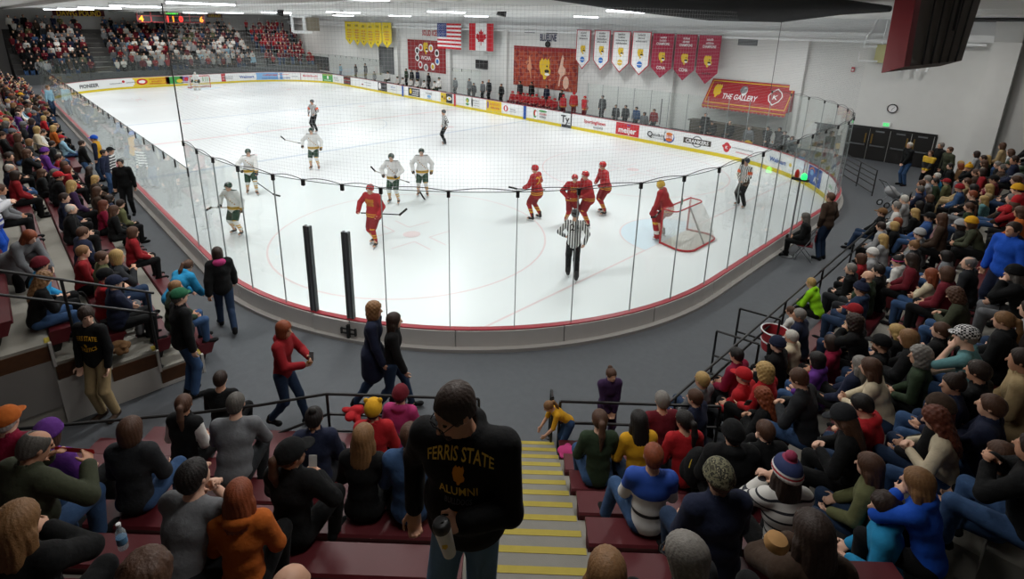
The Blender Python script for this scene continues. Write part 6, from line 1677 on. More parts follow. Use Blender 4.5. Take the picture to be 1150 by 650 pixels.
# ------------------------------------------------------------------ players and officials
def jersey_mat(team):
    if team == 'red': return stripes('red_jersey', [], 'Z', stops=[(0, '#8f1118'), (.80, '#c99a2a'), (.835, '#8f1118'), (.86, '#c99a2a'), (.885, '#9c121a'), (1.16, '#9c121a')])
    if team == 'white': return stripes('white_jersey', [], 'Z', stops=[(0, '#d9dad8'), (.82, '#c79a22'), (.86, '#23402f'), (.88, '#c79a22'), (.91, '#d9dad8'), (1.43, '#2a3b30')])
    return stripes('striped_shirt', ['#e2e2e0', '#1c1c1e'], 'Y', .062)
def seg_mesh(key, r, fn, res=.016):
    k = ('seg', key)
    if k not in _cache:
        lo, hi = r.bounds(); F = Field(lo, hi, res); fn(F); _cache[k] = finish(F, key[0])
    return _cache[k]
PL = {'red': dict(sock=('#9c121a', '#c99a2a'), pant='#7d0f16', glove='#8f1118', hel='#a5141c'), 'white': dict(sock=('#d9dad8', '#c79a22'), pant='#23402f', glove='#1f2420', hel='#1f3b2c')}
M_blade = mat('skate_blade', '#c7c9cb', .3, .8); M_boot = mat('skate_boot', '#17181a', .4); M_visor = glass_mat('visor', (.8, .85, .85), .05)
def skates(o, r, key, res=.016):
    for i in (0, 1):
        a = r.ank[i]; d = foot_dir(r, i)
        def boot(F, a=a, d=d): F.cone(a+[0, 0, .09], a-[0, 0, .03]-d*.02, .052, .05, .02); F.cone(a-[0, 0, .04]-d*.03, a-[0, 0, .045]+d*.13, .044, .038, .02)
        s = child('skate', seg_mesh(('skate', key, i), r, boot), o, M_boot)
        b = MB(); dn = np.array([0, 0, -1.0]); sd = nrm(np.cross(dn, d)); c = a+dn*.125+d*.05
        b.obox(c, d*.14, sd*.006, dn*.022); b.obox(a+dn*.095-d*.03, d*.02, sd*.012, dn*.03); b.obox(a+dn*.095+d*.11, d*.02, sd*.012, dn*.03); b.build('blade', M_blade, s)
def player(x, y, team, face, kw, label, number=None, name=None, goalie=False, hx=None, front=None, z=0.06, scale=1.05, group=None, at_loc=None, sit=False):
    key = ('pl', label); t = template(key, kw, .016, 'm'); r = t['rig']
    p = at_z(x, y, 0) if at_loc is None else np.array(at_loc); rz = face
    sc = scale; sz = scale
    if hx is not None:
        tl = top_local(t)[2]+.02; best = min([q/100 for q in range(130, 260)], key=lambda h: abs(project((p[0], p[1], h))[1]-hx)); sz = min(1.2, max(.9, (best-z)/tl)); sc = (1.05+sz)/2
    o = bpy.data.objects.new('person', t['body']); COL.objects.link(o); o.material_slots[0].link = 'OBJECT'; o.material_slots[0].material = skin(1)
    o.location = (p[0], p[1], z if at_loc is None else p[2]); o.rotation_euler = (0, 0, rz); o.scale = (sc, sc, sz); tag(o, label, 'person', group)
    c = PL[team]
    child('jersey', dress(t, 'jersey'), o, jersey_mat(team))
    def pants(F):
        F.ell(r.P, (.15, .2, .16), r.TR, .05)
        for i in (0, 1): F.cone(r.hip[i], r.hip[i]*.15+r.knee[i]*.85, .125, .105, .04)
    child('hockey_pants', seg_mesh(('pants',)+key, r, pants), o, mat('pants_'+team, c['pant'], .7, noise=.1, nscale=12))
    sm = stripes('sock_'+team, [], 'Z', stops=[(0, c['sock'][0]), (.22, c['sock'][1]), (.27, c['sock'][0]), (.30, c['sock'][1]), (.34, c['sock'][0]), (.50, c['sock'][1]), (.53, c['sock'][0])])
    for i in (0, 1):
        def sock(F, i=i): F.cone(r.hip[i]*.25+r.knee[i]*.75, r.knee[i], .085, .078, .02); F.cone(r.knee[i], r.ank[i]+[0, 0, .06], .08, .055, .02)
        if goalie:
            def sock(F, i=i):
                d = nrm(r.ank[i]-r.knee[i]); fw = nrm(np.array([1, 0, 0])-d*d[0])
                for q in np.linspace(-.28, .95, 9): F.ell(r.knee[i]+(r.ank[i]-r.knee[i])*q+fw*.06, (.085, .14, .1), None, .03)
            child('leg_pad', seg_mesh(('pad', i)+key, r, sock), o, sm if team == 'white' else stripes('pad_red', [], 'Z', stops=[(0, '#9c121a'), (.15, '#d8d6d0'), (.25, '#9c121a'), (.42, '#c99a2a'), (.48, '#9c121a')]))
        else: child('sock', seg_mesh(('sock', i)+key, r, sock), o, sm)
    skates(o, r, key)
    for i in (0, 1):
        w, e = r.wri[i], r.elb[i]; f = nrm(w-e)
        def glove(F, w=w, f=f, i=i):
            k = 1.5 if goalie else 1.0
            F.cone(w-f*.09, w+f*.02, .06*k, .055*k, .02); F.ell(w+f*.07, (.065*k, .06*k, .055*k), None, .02); F.cone(w+f*.06+[0, 0, .03], w+f*.11+[0, 0, .045], .02, .018, .01)
        child('glove', seg_mesh(('glove', i)+key, r, glove), o, mat('glove_'+team, c['glove'], .6))
    HM = r.head_matrix()
    child('helmet', hair_mesh('mask' if goalie else 'helmet'), o, mat('helmet_'+team+('_g' if goalie else ''), '#c9a23a' if goalie and team == 'red' else ('#b9b9b4' if goalie else c['hel']), .25, coat=.5), HM)
    if not goalie:
        b = MB(); b.add([(.125*math.cos(a), .1*math.sin(a), zz) for a in np.linspace(-1.1, 1.1, 9) for zz in (.05, -.03)], [(2*i, 2*i+2, 2*i+3, 2*i+1) for i in range(8)]); ob = b.build('visor', M_visor, o, HM)
    mg = mat('jersey_gold', '#d0a32c', .7); mc = mg if team == 'red' else mat('jersey_green', '#a9781f', .7)
    kk = (t, 'jersey', False)
    if number: front_print(o, (t, 'jersey', True), [words2d(number, .26, 0, -.12, 0)], mg, 'number')
    if name: front_print(o, (t, 'jersey', True), [words2d(name, .06, 0, .19, 0)], mg, 'name')
    if front: 
        for q in front: front_print(o, kk, [q], mc, 'lettering')
    return o, r
def official(x, y, face, kw, label, hx, band=False, number=None):
    key = ('of', label); t = template(key, kw, .016, 'm'); r = t['rig']; p = at_z(x, y, 0)
    tl = top_local(t)[2]+.02; best = min([q/100 for q in range(130, 260)], key=lambda h: abs(project((p[0], p[1], h))[1]-hx)); sz = min(1.2, max(.9, (best-.06)/tl)); sc = (1.03+sz)/2
    o = bpy.data.objects.new('person', t['body']); COL.objects.link(o); o.material_slots[0].link = 'OBJECT'; o.material_slots[0].material = skin(0)
    o.location = (p[0], p[1], .06); o.rotation_euler = (0, 0, face); o.scale = (sc, sc, sz); tag(o, label, 'person', 'officials on the ice')
    child('striped_shirt', dress(t, 'sweater'), o, jersey_mat('ref')); child('trousers', trousers(t, 1.2), o, fab('k')); skates(o, r, key)
    child('helmet', hair_mesh('helmet'), o, mat('helmet_black', '#1a1a1b', .25, coat=.5), r.head_matrix())
    if band:
        for i in (0, 1):
            a = r.sh[i]*.45+r.elb[i]*.55; d = nrm(r.elb[i]-r.sh[i]); b = MB(); b.tube([a-d*.05, a+d*.05], .084, 14); b.build('armband', mat('orange_band', '#e0561c', .7), o)
    if number:
        front_print(o, (t, 'sweater', True), [([(-.13, -.02), (.13, -.02), (.13, .16), (-.13, .16)], [(0, 1, 2, 3)])], M_white_p, 'number_patch').location.x = 0
        q = front_print(o, (t, 'sweater', True), [words2d(number, .15, 0, 0, 0)], M_ink, 'number'); q.location.x = -.006
    return o
M_shaft = mat('stick_shaft', '#2a2a2c', .5); M_shaft2 = mat('stick_shaft_light', '#a9a49a', .5); M_tape = mat('stick_tape', '#161617', .8)
def stick(butt, heel, tip, label, m=None, wide=1.0):
    butt, heel, tip = (np.asarray(q, float) for q in (butt, heel, tip))
    b = MB(); d = nrm(heel-butt); s = nrm(np.cross(d, [0, 0, 1])+np.array([1e-4, 0, 0])); n = nrm(np.cross(s, d)); L = np.linalg.norm(heel-butt)
    b.obox((butt+heel)/2, d*L/2, s*.011, n*.016); o = b.build('hockey_stick', m or M_shaft); tag(o, label, 'hockey stick', 'hockey sticks')
    b = MB(); e = nrm(tip-heel); Lb = np.linalg.norm(tip-heel); up = nrm(np.cross(np.cross(e, [0, 0, 1.0]), e)); 
    N = 6; pts = [heel-e*.03+e*(Lb+.03)*i/N+nrm(np.cross(e, up))*.018*math.sin(math.pi*i/N*.6) for i in range(N+1)]
    for i in range(N): c = (pts[i]+pts[i+1])/2; b.obox(c, (pts[i+1]-pts[i])/2*1.05, nrm(np.cross(e, up))*.006, up*.035*wide)
    b.build('blade', M_tape, o)
    b = MB(); b.obox(butt+d*.08, d*.08, s*.013, n*.018); b.build('grip', M_tape, o)
    return o
def stick_px(bx, by, bz, hx_, hy, hz, tx, ty, tz, label, m=None, wide=1.0): return stick(at_z(bx, by, bz), at_z(hx_, hy, hz), at_z(tx, ty, tz), label, m, wide)
def P(lh, rh, lf=(.06, .17, .085), rf=(-.04, -.17, .085), lean=14, yaw=0, pitch=8, **k): return dict(pose='stand', lean=lean, yaw=yaw, pitch=pitch, lh=lh, rh=rh, lf=lf, rf=rf, pz=.88, le=[-.4, .9, -.5], re=[-.4, -.9, -.5], curl=1.2, wide=1.08, fat=1.06, **k)
def plane_pt(o, x, y):           # point of the ray through a pixel at the figure's distance
    D = (np.array(o.location)-CX)@AX[2]; return at(x, y, D-.25)
slash = [([(-.13+.05*k, .08-.055*k), (-.10+.05*k, .08-.055*k), (-.10+.05*k, .115-.055*k), (-.13+.05*k, .115-.055*k)], [(0, 1, 2, 3)]) for k in range(6)]
def held(o, pts, label, m=None, wide=1.0):
    D = (np.array(o.location)-CX)@AX[2]
    return stick(*[at(x, y, D+dd) for x, y, dd in pts], label, m, wide)
w1, _ = player(268, 263, 'white', TOW-R(14), P((.12, .34, .86), (.22, -.34, .98)), 'white jersey hockey player nearest the left glass, looking down', hx=203, front=slash)
held(w1, ((262, 233, -.3), (237, 233, -.25), (230, 237, -.25)), 'hockey stick held out level by the white player nearest the left glass', M_shaft2)
w2, _ = player(284, 218, 'white', TOW+R(28), P((.3, .2, .84), (.2, -.3, .95), lf=(.2, .14, .1), rf=(-.15, -.16, .1)), 'white jersey hockey player behind the one nearest the left glass', hx=166, front=slash)
held(w2, ((283, 201, -.35), (307, 218, -.3), (315, 220, -.3)), 'hockey stick angled down by the second white player from the left glass')
w3, _ = player(354, 190, 'white', TOW+R(8), P((.15, .34, .88), (.28, -.38, 1.0)), 'white jersey hockey player in front of the referee with orange armbands', hx=139, front=slash)
held(w3, ((338, 161, -.2), (320, 157, -.2), (315, 153, -.2)), 'hockey stick held out to the left by the farthest white player', M_shaft2)
w4, _ = player(443, 228, 'white', TOW-R(4), P((.26, .2, .98), (.28, -.28, 1.0)), 'white jersey hockey player holding a stick across his waist', hx=164, front=slash)
held(w4, ((460, 205, -.3), (421, 192, -.3), (416, 187, -.3)), 'hockey stick held across the waist of a white player', M_shaft2)
w5, _ = player(475, 220, 'white', TOW+R(4), P((.1, .34, .88), (.2, -.32, .92)), 'white jersey hockey player with the stick blade on the ice before him', hx=159, front=slash)
held(w5, ((461, 180, -.25), (472, 216, -.5), (478, 225, -.45)), 'hockey stick reaching down to the ice before a white player', M_shaft2)
fs = [words2d('FERRIS', .085, 0, .03, 0, .26), words2d('STATE', .085, 0, -.08, 0, .24)]
r1, _ = player(422, 275, 'red', TOW-R(20), P((.24, .30, .92), (.28, -.32, 1.0), lf=(.14, .1, .085), rf=(-.12, -.12, .1), lean=10), 'red jersey hockey player alone near the near left faceoff circle', hx=205, front=fs)
held(r1, ((405, 239, -.35), (449, 241, -.3), (457, 234, -.3)), 'hockey stick held level by the red player alone on the left')
r2, _ = player(602, 247, 'red', IML+R(-32), P((.34, .2, 1.0), (.28, -.26, 1.02), lean=8), 'red jersey hockey player with number 22 on his back', number='22', name='BABINSKI' if False else None, hx=183)
held(r2, ((612, 213, -.2), (580, 212, -.2), (571, 210, -.2)), 'hockey stick of the red player with number 22')
r3, _ = player(641, 252, 'red', TOW+R(8), P((.22, .22, 1.0), (.24, -.24, .98)), 'red jersey hockey player facing out behind the striped referee', hx=194, front=fs)
r4, _ = player(659, 254, 'red', IML+R(20), P((.26, .2, .98), (.24, -.24, .96)), 'red jersey hockey player in profile beside the striped referee', hx=191)
r5, _ = player(678, 240, 'red', IML+R(15), P((.26, .18, .98), (.26, -.2, 1.0)), 'red jersey hockey player standing tall behind the two beside the referee', hx=178)
g1, _ = player(746, 268, 'red', IML+R(-30), P((.34, .30, .78), (.30, -.32, .80), lf=(.1, .24, .085), rf=(.1, -.2, .085), lean=26, pitch=2), 'red goaltender in gold mask standing before the near goal', number='1', goalie=True, hx=200)
held(g1, ((742, 236, -.35), (736, 243, -.35), (731, 244, -.35)), 'goaltender stick held by the red goaltender', M_shaft2, 1.3)
g2, _ = player(223, 101, 'white', TOW, P((.30, .34, .8), (.30, -.34, .8), lf=(.1, .22, .085), rf=(.1, -.22, .085), lean=22, pitch=2), 'white goaltender standing before the far goal', goalie=True)
official(642, 313, AWAY+R(-4), P((.16, .24, 1.0), (.0, -.27, .88), lf=(.12, .10, .085), rf=(-.2, -.10, .1), lean=7), 'striped official with number 24 seen from behind at the near glass', 236, number='24')
official(832, 232, IML+R(30), P((.2, .08, .92), (.2, -.08, .92), lean=4), 'striped referee with orange armband near the right glass', 177, band=True)
official(500, 162, IML+R(25), P((.02, .28, .9), (.05, -.28, .9), lean=4), 'striped linesman alone in the middle of the ice', 123)
official(354, 148, TOW-R(20), P((.12, .16, .95), (.1, -.28, .9), lean=4), 'striped referee with orange armbands behind a white player', 111, band=True)
# ------------------------------------------------------------------ goals
M_goalred = mat('goal_red', '#b3262c', .4); M_goalw = mat('goal_white', '#cfcdc6', .6); M_gnet = net_mat('goal_net', '#e6e6e2', .045, .24)
def goal(u, sg, label):
    e = empty('hockey_goal', (u, 0, 0), 0, label, 'hockey goal', 'hockey goals')
    def q(x, y, z): return (-sg*x, y, z)         # x: depth behind the line
    for y in (-.915, .915): b = MB(); b.tube([q(0, y, 0), q(0, y, 1.22)], .032, 10); b.build('post', M_goalred, e)
    b = MB(); b.tube([q(0, -.93, 1.22), q(0, .93, 1.22)], .032, 10); b.build('crossbar', M_goalred, e)
    def loop(d, w, z, n=9):
        pts = [q(0, -w, z)]
        for i in range(n+1): a = -math.pi/2+math.pi/2*i/n; pts.append(q(d-.45+.45*math.cos(a) if d > .5 else d-.2+.2*math.cos(a), -w+.45+.45*math.sin(a) if d > .5 else -w+.2+.2*math.sin(a), z))
        pts2 = [(p[0], -p[1], p[2]) for p in reversed(pts)]
        return pts+pts2
    top = loop(.48, .915, 1.22); base = loop(1.12, 1.05, .04)
    base[0] = q(0, -.915, .04); base[-1] = q(0, .915, .04)
    b = MB(); b.tube(top, .024, 8); b.build('top_frame', M_goalred, e); b = MB(); b.tube(base, .035, 8); b.build('base_frame', M_goalred, e)
    b = MB(); b.tube([q(.46, 0, 1.2), q(.8, 0, .6), q(1.1, 0, .06)], .03, 8); b.build('centre_brace', mat('goal_grey', '#8b8a86', .5), e)
    vs, fs, uv = [], [], []; n = len(top); K = 8; L = 0
    for i in range(n):
        L += 0 if i == 0 else math.dist(base[i], base[i-1])
        for k in range(K+1):
            t = k/K; s = t-.16*math.sin(math.pi*t)
            vs.append(tuple(base[i][c]*(1-(s if c < 2 else t))+top[i][c]*(s if c < 2 else t) for c in range(3))); uv.append((L, t*1.35))
    for i in range(n-1):
        for k in range(K): a = i*(K+1)+k; fs.append((a, a+K+1, a+K+2, a+1))
    m0 = len(vs); vs += top; uv += [(p[0], p[1]) for p in top]; fs.append(tuple(range(m0, m0+n)))
    b = MB().add(vs, fs); me = b.mesh('net', M_gnet); ul = me.uv_layers.new(name='UVMap')
    for p in me.polygons:
        for li, vi in zip(p.loop_indices, p.vertices): ul.data[li].uv = uv[vi]
    link_mesh('net', me, e)
    b = MB(); b.add([(p[0]*.96, p[1]*.96, .012) for p in base], [tuple(range(n))]); b.build('base_skirt', M_goalw, e, fix=False)
    b = MB(); b.lathe(q(.2, .1, 1.25), [(.035, 0), (.035, .2), (.015, .24), (.015, .26)], 10); o = b.build('water_bottle', mat('bottle_green', '#3f7d55', .4)); o.location = (u, 0, 0); tag(o, 'green water bottle on top of the %s goal' % ('near' if sg > 0 else 'far'), 'bottle')
    return e
goal(3.35, 1, 'red framed hockey goal with white net at the near end'); goal(LEN-3.35, -1, 'red framed hockey goal with white net at the far end')
# ------------------------------------------------------------------ people behind the far boards
def behind(x, y, v, pose, top, hair, leg, label, hat=None, rz=math.pi/2, build='m', z0=ZF, **k):
    hn, hc = hair.split(':') if hair else (None, 'k'); tn, tc = top.split(':'); ht, hac = hat.split(':') if hat else (None, 'k')
    t = template(pose, None, .017, build); tl = top_local(t); p = at_ax(x, y, 1, v); off = rotz(rz) @ tl
    hgt = p[2]-z0; sz = min(1.15, max(.9, hgt/tl[2])); zz = p[2]-tl[2]*sz
    b0 = max(z0, zz) if abs(zz-z0) > .03 else z0
    o = person((p[0]-off[0], p[1]-off[1], zz if pose.startswith('sit') else min(zz, z0) if zz < z0 else zz), rz, pose, tn, tc, hn, hc, ht, hac, leg, 0, build, 1.02, label, k.pop('group', 'people behind the far boards'), sz=sz, **k)
    return o
cs = [(584, 91, 'c', 'first'), (597, 92, 'k', 'second'), (614, 96, 'n', 'third'), (631, 101, 'k', 'fourth')]
for x, y, c, w in cs: behind(x, y, -15.2, 'stand', 'jacket:'+c, 'short:d', 'k', 'coach in dark suit behind the red team bench, %s from the far end' % w, group='red team coaches')
rb = [(575.5, 102.5), (582, 103), (587.5, 104.5), (592, 105), (598, 106.5), (602.5, 106), (609, 108), (617, 108.5), (623, 110.5)]
M_sj = stripes('red_jersey_seated', [], 'Z', stops=[(0, '#8f1118'), (.62, '#c99a2a'), (.66, '#9c121a')])
for k, (x, y) in enumerate(rb): behind(x, y, -14.1, 'sit_lap', 'jersey:r', None, 'm', 'red jersey hockey player seated on the far bench, %s from the far end' % ordw(k+1), group='red team bench players', topm=mat('bench_red', '#9c121a', .75), hat='helmet:R')
for k, (x, y) in enumerate([(633, 106.5), (645, 103)]): behind(x, y, -13.7, 'stand', 'jersey:r', None, 'm', 'red jersey hockey player standing on the far bench, %s the open gate' % ('just left of' if k else 'two places from'), group='red team bench players', topm=jersey_mat('red'), hat='helmet:R', rz=-math.pi/2+.3 if k else -math.pi/2)
behind(657, 108, -13.3, 'stand_front', 'jersey:r', None, 'm', 'red jersey hockey player standing in the open bench gate', group='red team bench players', topm=jersey_mat('red'), hat='helmet:R')
wb = [(435.5, 80, 'w'), (446, 86, 'w'), (452, 87, 'w'), (461, 88, 'w'), (468, 89, 'w'), (476, 90, 'w'), (488, 91, 'w'), (493, 87, 'w')]
for k, (x, y, c) in enumerate(wb): behind(x, y, -14.1, 'sit_lap', 'jersey:w', None, 'E', 'white jersey hockey player on the far bench, %s from the far end' % ordw(k+1), group='white team bench players', hat='helmet:E')
for k, (x, y, c) in enumerate([(456, 77, 'E'), (462, 78, 'k'), (468.5, 78, 'n'), (481, 82, 'k')]): behind(x, y, -15.2, 'stand', 'jacket:'+c, 'short:d', 'k', 'coach in dark jacket behind the white team bench, %s from the far end' % ordw(k+1), group='white team coaches')
for x, y, c, h, lb in ((511, 87, 'g', 'short:g', 'man in grey jacket behind the far boards beside the centre line'), (527, 88, 'g', 'short:d', 'man in grey suit left of a pair behind the far boards'), (532, 93, 'c', 'short:b', 'man in charcoal suit right of a pair behind the far boards'), (542, 91, 'g', 'short:b', 'man in grey coat behind the boards under the maple leaf flag'), (549, 89, 'c', 'balding:g', 'balding man in charcoal suit under the maple leaf flag'), (563, 94, 'k', 'short:b', 'man in black jacket at the far end of the red team bench'),
    (410, 71, 'c', 'short:d', 'person in charcoal jacket behind the glass under the yellow pennants'), (382, 72, 'u', 'short:l', 'person in pale blue top behind the glass by the far corner'), (399, 72, 'k', 'short:d', 'person in black jacket behind the glass under the yellow pennants'), (420, 80, 'g', 'short:d', 'person in grey jacket behind the glass beside the grey doorway'),
    (677, 107, 'c', 'short:d', 'person in charcoal jacket just right of the open bench gate'), (692, 117.5, 'c', 'short:b', 'man in charcoal jacket, first of four under the white pennants'), (703, 118, 'c', 'short:d', 'man in charcoal jacket, second of four under the white pennants'), (715, 120, 'j', 'short:k', 'man in blue grey jacket, third of four under the pennants'), (724, 126, 'g', 'bob:d', 'woman in grey jacket under the maroon pennants'), (735, 122.5, 'r', 'short:b', 'person in red jacket under the first maroon pennant')):
    behind(x, y, -14.2, 'stand', 'jacket:'+c, h, 'k', lb)
for x, y, c, h, lb, po in ((793, 127, 'k', 'short:b', 'man in black jacket leaning on the dark counter, left end', 'stand'), (800, 136, 'k', 'short:d', 'man in black jacket seated behind the dark counter, dark hair', 'sit_lap'), (820, 136, 'k', 'balding:g', 'bald man in black jacket seated behind the dark counter', 'sit_lap'), (842, 142, 'g', 'short:g', 'man in grey sweater at the right end of the dark counter', 'stand'), (863, 142, 'k', 'short:d', 'man in black jacket with folded hands right of the counter', 'stand_front'), (876, 143, 'k', 'short:k', 'man with white sleeves under black vest behind the right glass', 'stand'), (882, 147, 'j', 'short:d', 'man in blue grey jacket beside the man with white sleeves', 'stand'), (890, 153, 'g', 'bob:b', 'child in grey jacket at the right end of the far glass', 'stand')):
    behind(x, y, -14.1, po, ('sweater:w' if 'sleeves' in lb else 'jacket:'+c), h, 'k', lb, over=(('vest', 'k') if 'sleeves' in lb else None))
yd = at_ax(840, 158, 1, -13.6); b = MB(); b.lathe((yd[0], yd[1], 0), [(.2, ZF), (.24, ZF+.1), (.24, yd[2]-.1), (.12, yd[2]), (.05, yd[2]+.03)], 14); o = b.build('yellow_drum', mat('cone_yellow', '#c9a326', .6)); tag(o, 'small yellow container standing behind the right boards', 'container')
# ------------------------------------------------------------------ more spectators on the same benches
def free(key, n, t, d=.40):
    return all(not (k == key and m == n and abs(t-q) < d) for k, m, q in TAKEN)
FR = random.Random(21)
HK = ['short', 'short', 'short', 'messy', 'balding', 'bob', 'long', 'pony', 'curly', 'long']; HCs = 'kddbblyrgs'; TCs = 'kkkkccnngGdrmRfjJexuwPB'
def rand_spec():
    h = FR.choice(HK); c = FR.choice(HCs); 
    if h in ('balding',): c = FR.choice('gsw')
    hat = FR.choice([None]*6+['cap', 'beanie', 'pom']); return h, c, hat, FR.choice('kkrRngdmGy'), FR.choice(['jacket', 'jacket', 'sweater', 'hoodie', 'puffy', 'coat']), FR.choice(TCs), FR.choice('jJkkcg'), FR.choice(['sit_lap', 'sit_lapL', 'sit_lapR', 'sit_fwd', 'sit_cross', 'sit_back', 'sit_chin'])
def fill_seat(key, st, n, t, tone=None):
    h, c, hat, hac, top, tc, leg, po = rand_spec()
    if tone: tc = FR.choice(tone)
    if key == 'L' and po == 'sit_lapL': po = 'sit_lapR'
    if key == 'R' and po == 'sit_lapR': po = 'sit_lapL'
    bd = 'f' if h in ('bob', 'long', 'pony') else 'm'; sc = FR.uniform(.99, 1.07)*(.97 if bd == 'f' else 1)
    p = st.p(t, n*st.T+FR.uniform(-.05, .05), st.z0+n*st.R)
    o = person(p, st.facing()+R(FR.uniform(-14, 14)), po, top, tc, h, c, hat, hac, leg, FR.choice([0, 1, 2, 3]), bd, sc, None, ROWS[st.key]+' spectators')
    TAKEN.append((st.key, n, t)); SEATED.append((st.key, n, o, label_of(h, c, hat, hac, top, tc)))
# neighbours on a bench sit side by side: ease apart those that would overlap
rows = {}
for i, (k, n, t) in enumerate(TAKEN): rows.setdefault((k, n), []).append(i)
new_t = [t for _, _, t in TAKEN]
for L in rows.values():
    for _ in range(60):
        L.sort(key=lambda i: new_t[i])
        for a, c in zip(L, L[1:]):
            gap = .46-(new_t[c]-new_t[a])
            if gap > 0:
                wa, wc = (.5 if not OBJ[a][1] else .0), (.5 if not OBJ[c][1] else .0)
                if wa+wc == 0: continue
                new_t[a] -= gap*wa/(wa+wc)*.6; new_t[c] += gap*wc/(wa+wc)*.6
ST = dict(left=SL, right=SR, near=SN)
for i, (k, n, t) in enumerate(TAKEN):
    d = max(-.3, min(.3, new_t[i]-t))
    if abs(d) > 1e-4: o = OBJ[i][0]; o.location.x += ST[k].al[0]*d; o.location.y += ST[k].al[1]*d; TAKEN[i] = (k, n, t+d)
cand = []
for n in range(0, 11):
    t = 15.0+FR.random()*.3
    while t < 57:
        hp = np.array(st_p := SL.p(t, n*SL.T, SL.z0+n*SL.R+1.25)); q = project(hp)
        if q[2] > 0 and -8 < q[0] < 140 and q[1] > 8 and not (21.1 < t < 22.2) and (q[1] < 128 or q[0] < 4) and free('left', n, t): cand.append((q[2], n, t, q))
        t += FR.uniform(.50, .60)
cand.sort()
LEFT_REST = []
for D, n, t, q in cand:
    if FR.random() < .14: continue
    if len(TAKEN) < 232: fill_seat('L', SL, n, t)
    else: LEFT_REST.append((n, t))
for n in range(0, 7):
    t = -11.6
    while t < 8.0+.3*n:
        q = project(SR.p(t, n*SR.T, SR.z0+n*SR.R+1.25))
        ok = q[2] > 0 and q[0] < 1165 and q[1] < 660 and not (3.0 < t < 3.7)
        if ok and free('right', n, t, .44) and FR.random() < (.42 if q[1] > 300 else .3): fill_seat('R', SR, n, t, 'kkkkcndEJ')
        t += .54
# ------------------------------------------------------------------ the standing crowd in the far stand (one mass)
CR = random.Random(5)
def low(key):
    k = ('low', key)
    if k in _cache: return _cache[k]
    r = Rig(**POSES[key]); out = []
    lo, hi = r.bounds(); 
    F = Field(lo, hi, .07); torso(F, r, .03); arms(F, r, .03); out.append(('top', F.mesh()))
    F = Field(lo, hi, .07); F.ell(r.P, (.12, .17, .12), None, .05); legs(F, r, .02); feet(F, r, .01); out.append(('leg', F.mesh()))
    F = Field(lo, hi, .05); head_shape(F, r); 
    for i in (0, 1): F.ell(r.wri[i]+nrm(r.wri[i]-r.elb[i])*.08, (.05, .05, .05))
    out.append(('skin', F.mesh()))
    F = Field(lo, hi, .05); A = r.HR; F.ell(r.H((-.03, 0, .035)), (.105, .092, .1), A, .01); F.ell(r.H((.09, 0, -.03)), (.07, .085, .08), A, .01, '-'); out.append(('hair', F.mesh()))
    _cache[k] = out; return out
palette = {}
cm = bpy.data.meshes.new('crowd'); CV, CQ, CM = [], [], []; off = 0
def slot(m):
    if m.name not in palette: palette[m.name] = len(palette); cm.materials.append(m)
    return palette[m.name]
def crowd_one(p, rz, pose, tc, leg, hc, sc, hat=None):
    global off
    c, s = math.cos(rz), math.sin(rz); Rm = np.array([[c, -s, 0], [s, c, 0], [0, 0, 1]])*sc
    for nm, (V, Q) in low(pose):
        if not len(V): continue
        m = fab(tc) if nm == 'top' else fab(leg) if nm == 'leg' else skin(CR.choice([0, 1, 3])) if nm == 'skin' else (fab(hat) if hat else hairm(hc))
        CV.append(V@Rm.T+np.array(p)); CQ.append(Q+off); CM.append(np.full(len(Q), slot(m), np.int32)); off += len(V)
for n in range(0, 10):
    t = -14.9
    while t < 13.6:
        ok = abs(t-va) > .85 and abs(t-vb) > .8 and CR.random() < (.95 if n < 8 else .75)
        if ok:
            band = t < vb; stud = vb < t < va
            tc = CR.choice('rrrmmR') if band else (CR.choice('wwwwwGGgrgkkucm') if (stud and n < 5) else CR.choice('wGgkkcnmmjgkfkcd'))
            if band and CR.random() < .35: t += CR.uniform(.5, .62); continue
            crowd_one(SF.p(t, n*SF.T+CR.uniform(-.06, .06)+.1, SF.z0+n*SF.R+.0), math.pi+CR.uniform(-.4, .4), CR.choice(['stand', 'stand_cross', 'stand_clap', 'stand_front', 'stand_pockets']), tc, CR.choice('jJkkc'), CR.choice('kddbblyrg'), CR.uniform(.96, 1.08), CR.choice([None]*5+['r', 'k']))
        t += CR.uniform(.5, .62)
for n, t in LEFT_REST:
    crowd_one(SL.p(t, n*SL.T, SL.z0+n*SL.R), SL.facing()+CR.uniform(-.3, .3), CR.choice(['sit_lap', 'sit_cross', 'sit_fwd']), CR.choice('kkkccngGdrmRfjJexuw'), CR.choice('jJkkc'), CR.choice('kddbblyrgs'), CR.uniform(.97, 1.06), CR.choice([None]*5+['r', 'k', 'n']))
V = np.concatenate(CV); Q = np.concatenate(CQ); mi = np.concatenate(CM)
tmp = np_mesh('tmp', V, Q, True); 
for m in cm.materials: tmp.materials.append(m)
tmp.polygons.foreach_set('material_index', mi); tmp.name = 'crowd'
cro = link_mesh('crowd', tmp); tag(cro, 'dense standing crowd in white, red and dark clothes filling the far stand', 'crowd', None, 'stuff')
# ------------------------------------------------------------------ labels: clothing first, then bench row and place in the row
def sides(key): return {'left': ('the near end', True), 'right': ('the stairs', False), 'near': ('the left end', False)}[key]
by = {}
for key, n, o, d in SEATED: by.setdefault((key, n), []).append((float((np.array(o.location[:2])-ST[key].o)@ST[key].al), o, d))
for (key, n), L in by.items():
    L.sort(key=lambda q: q[0] if key == 'left' else -q[0])
    for k, (t, o, d) in enumerate(L):
        if d: o['label'] = '%s, %s stand row %d, %s from %s' % (' '.join(d.split()), key, n+1, ordw(k+1), {'left': 'near end', 'right': 'stairs', 'near': 'right'}[key])
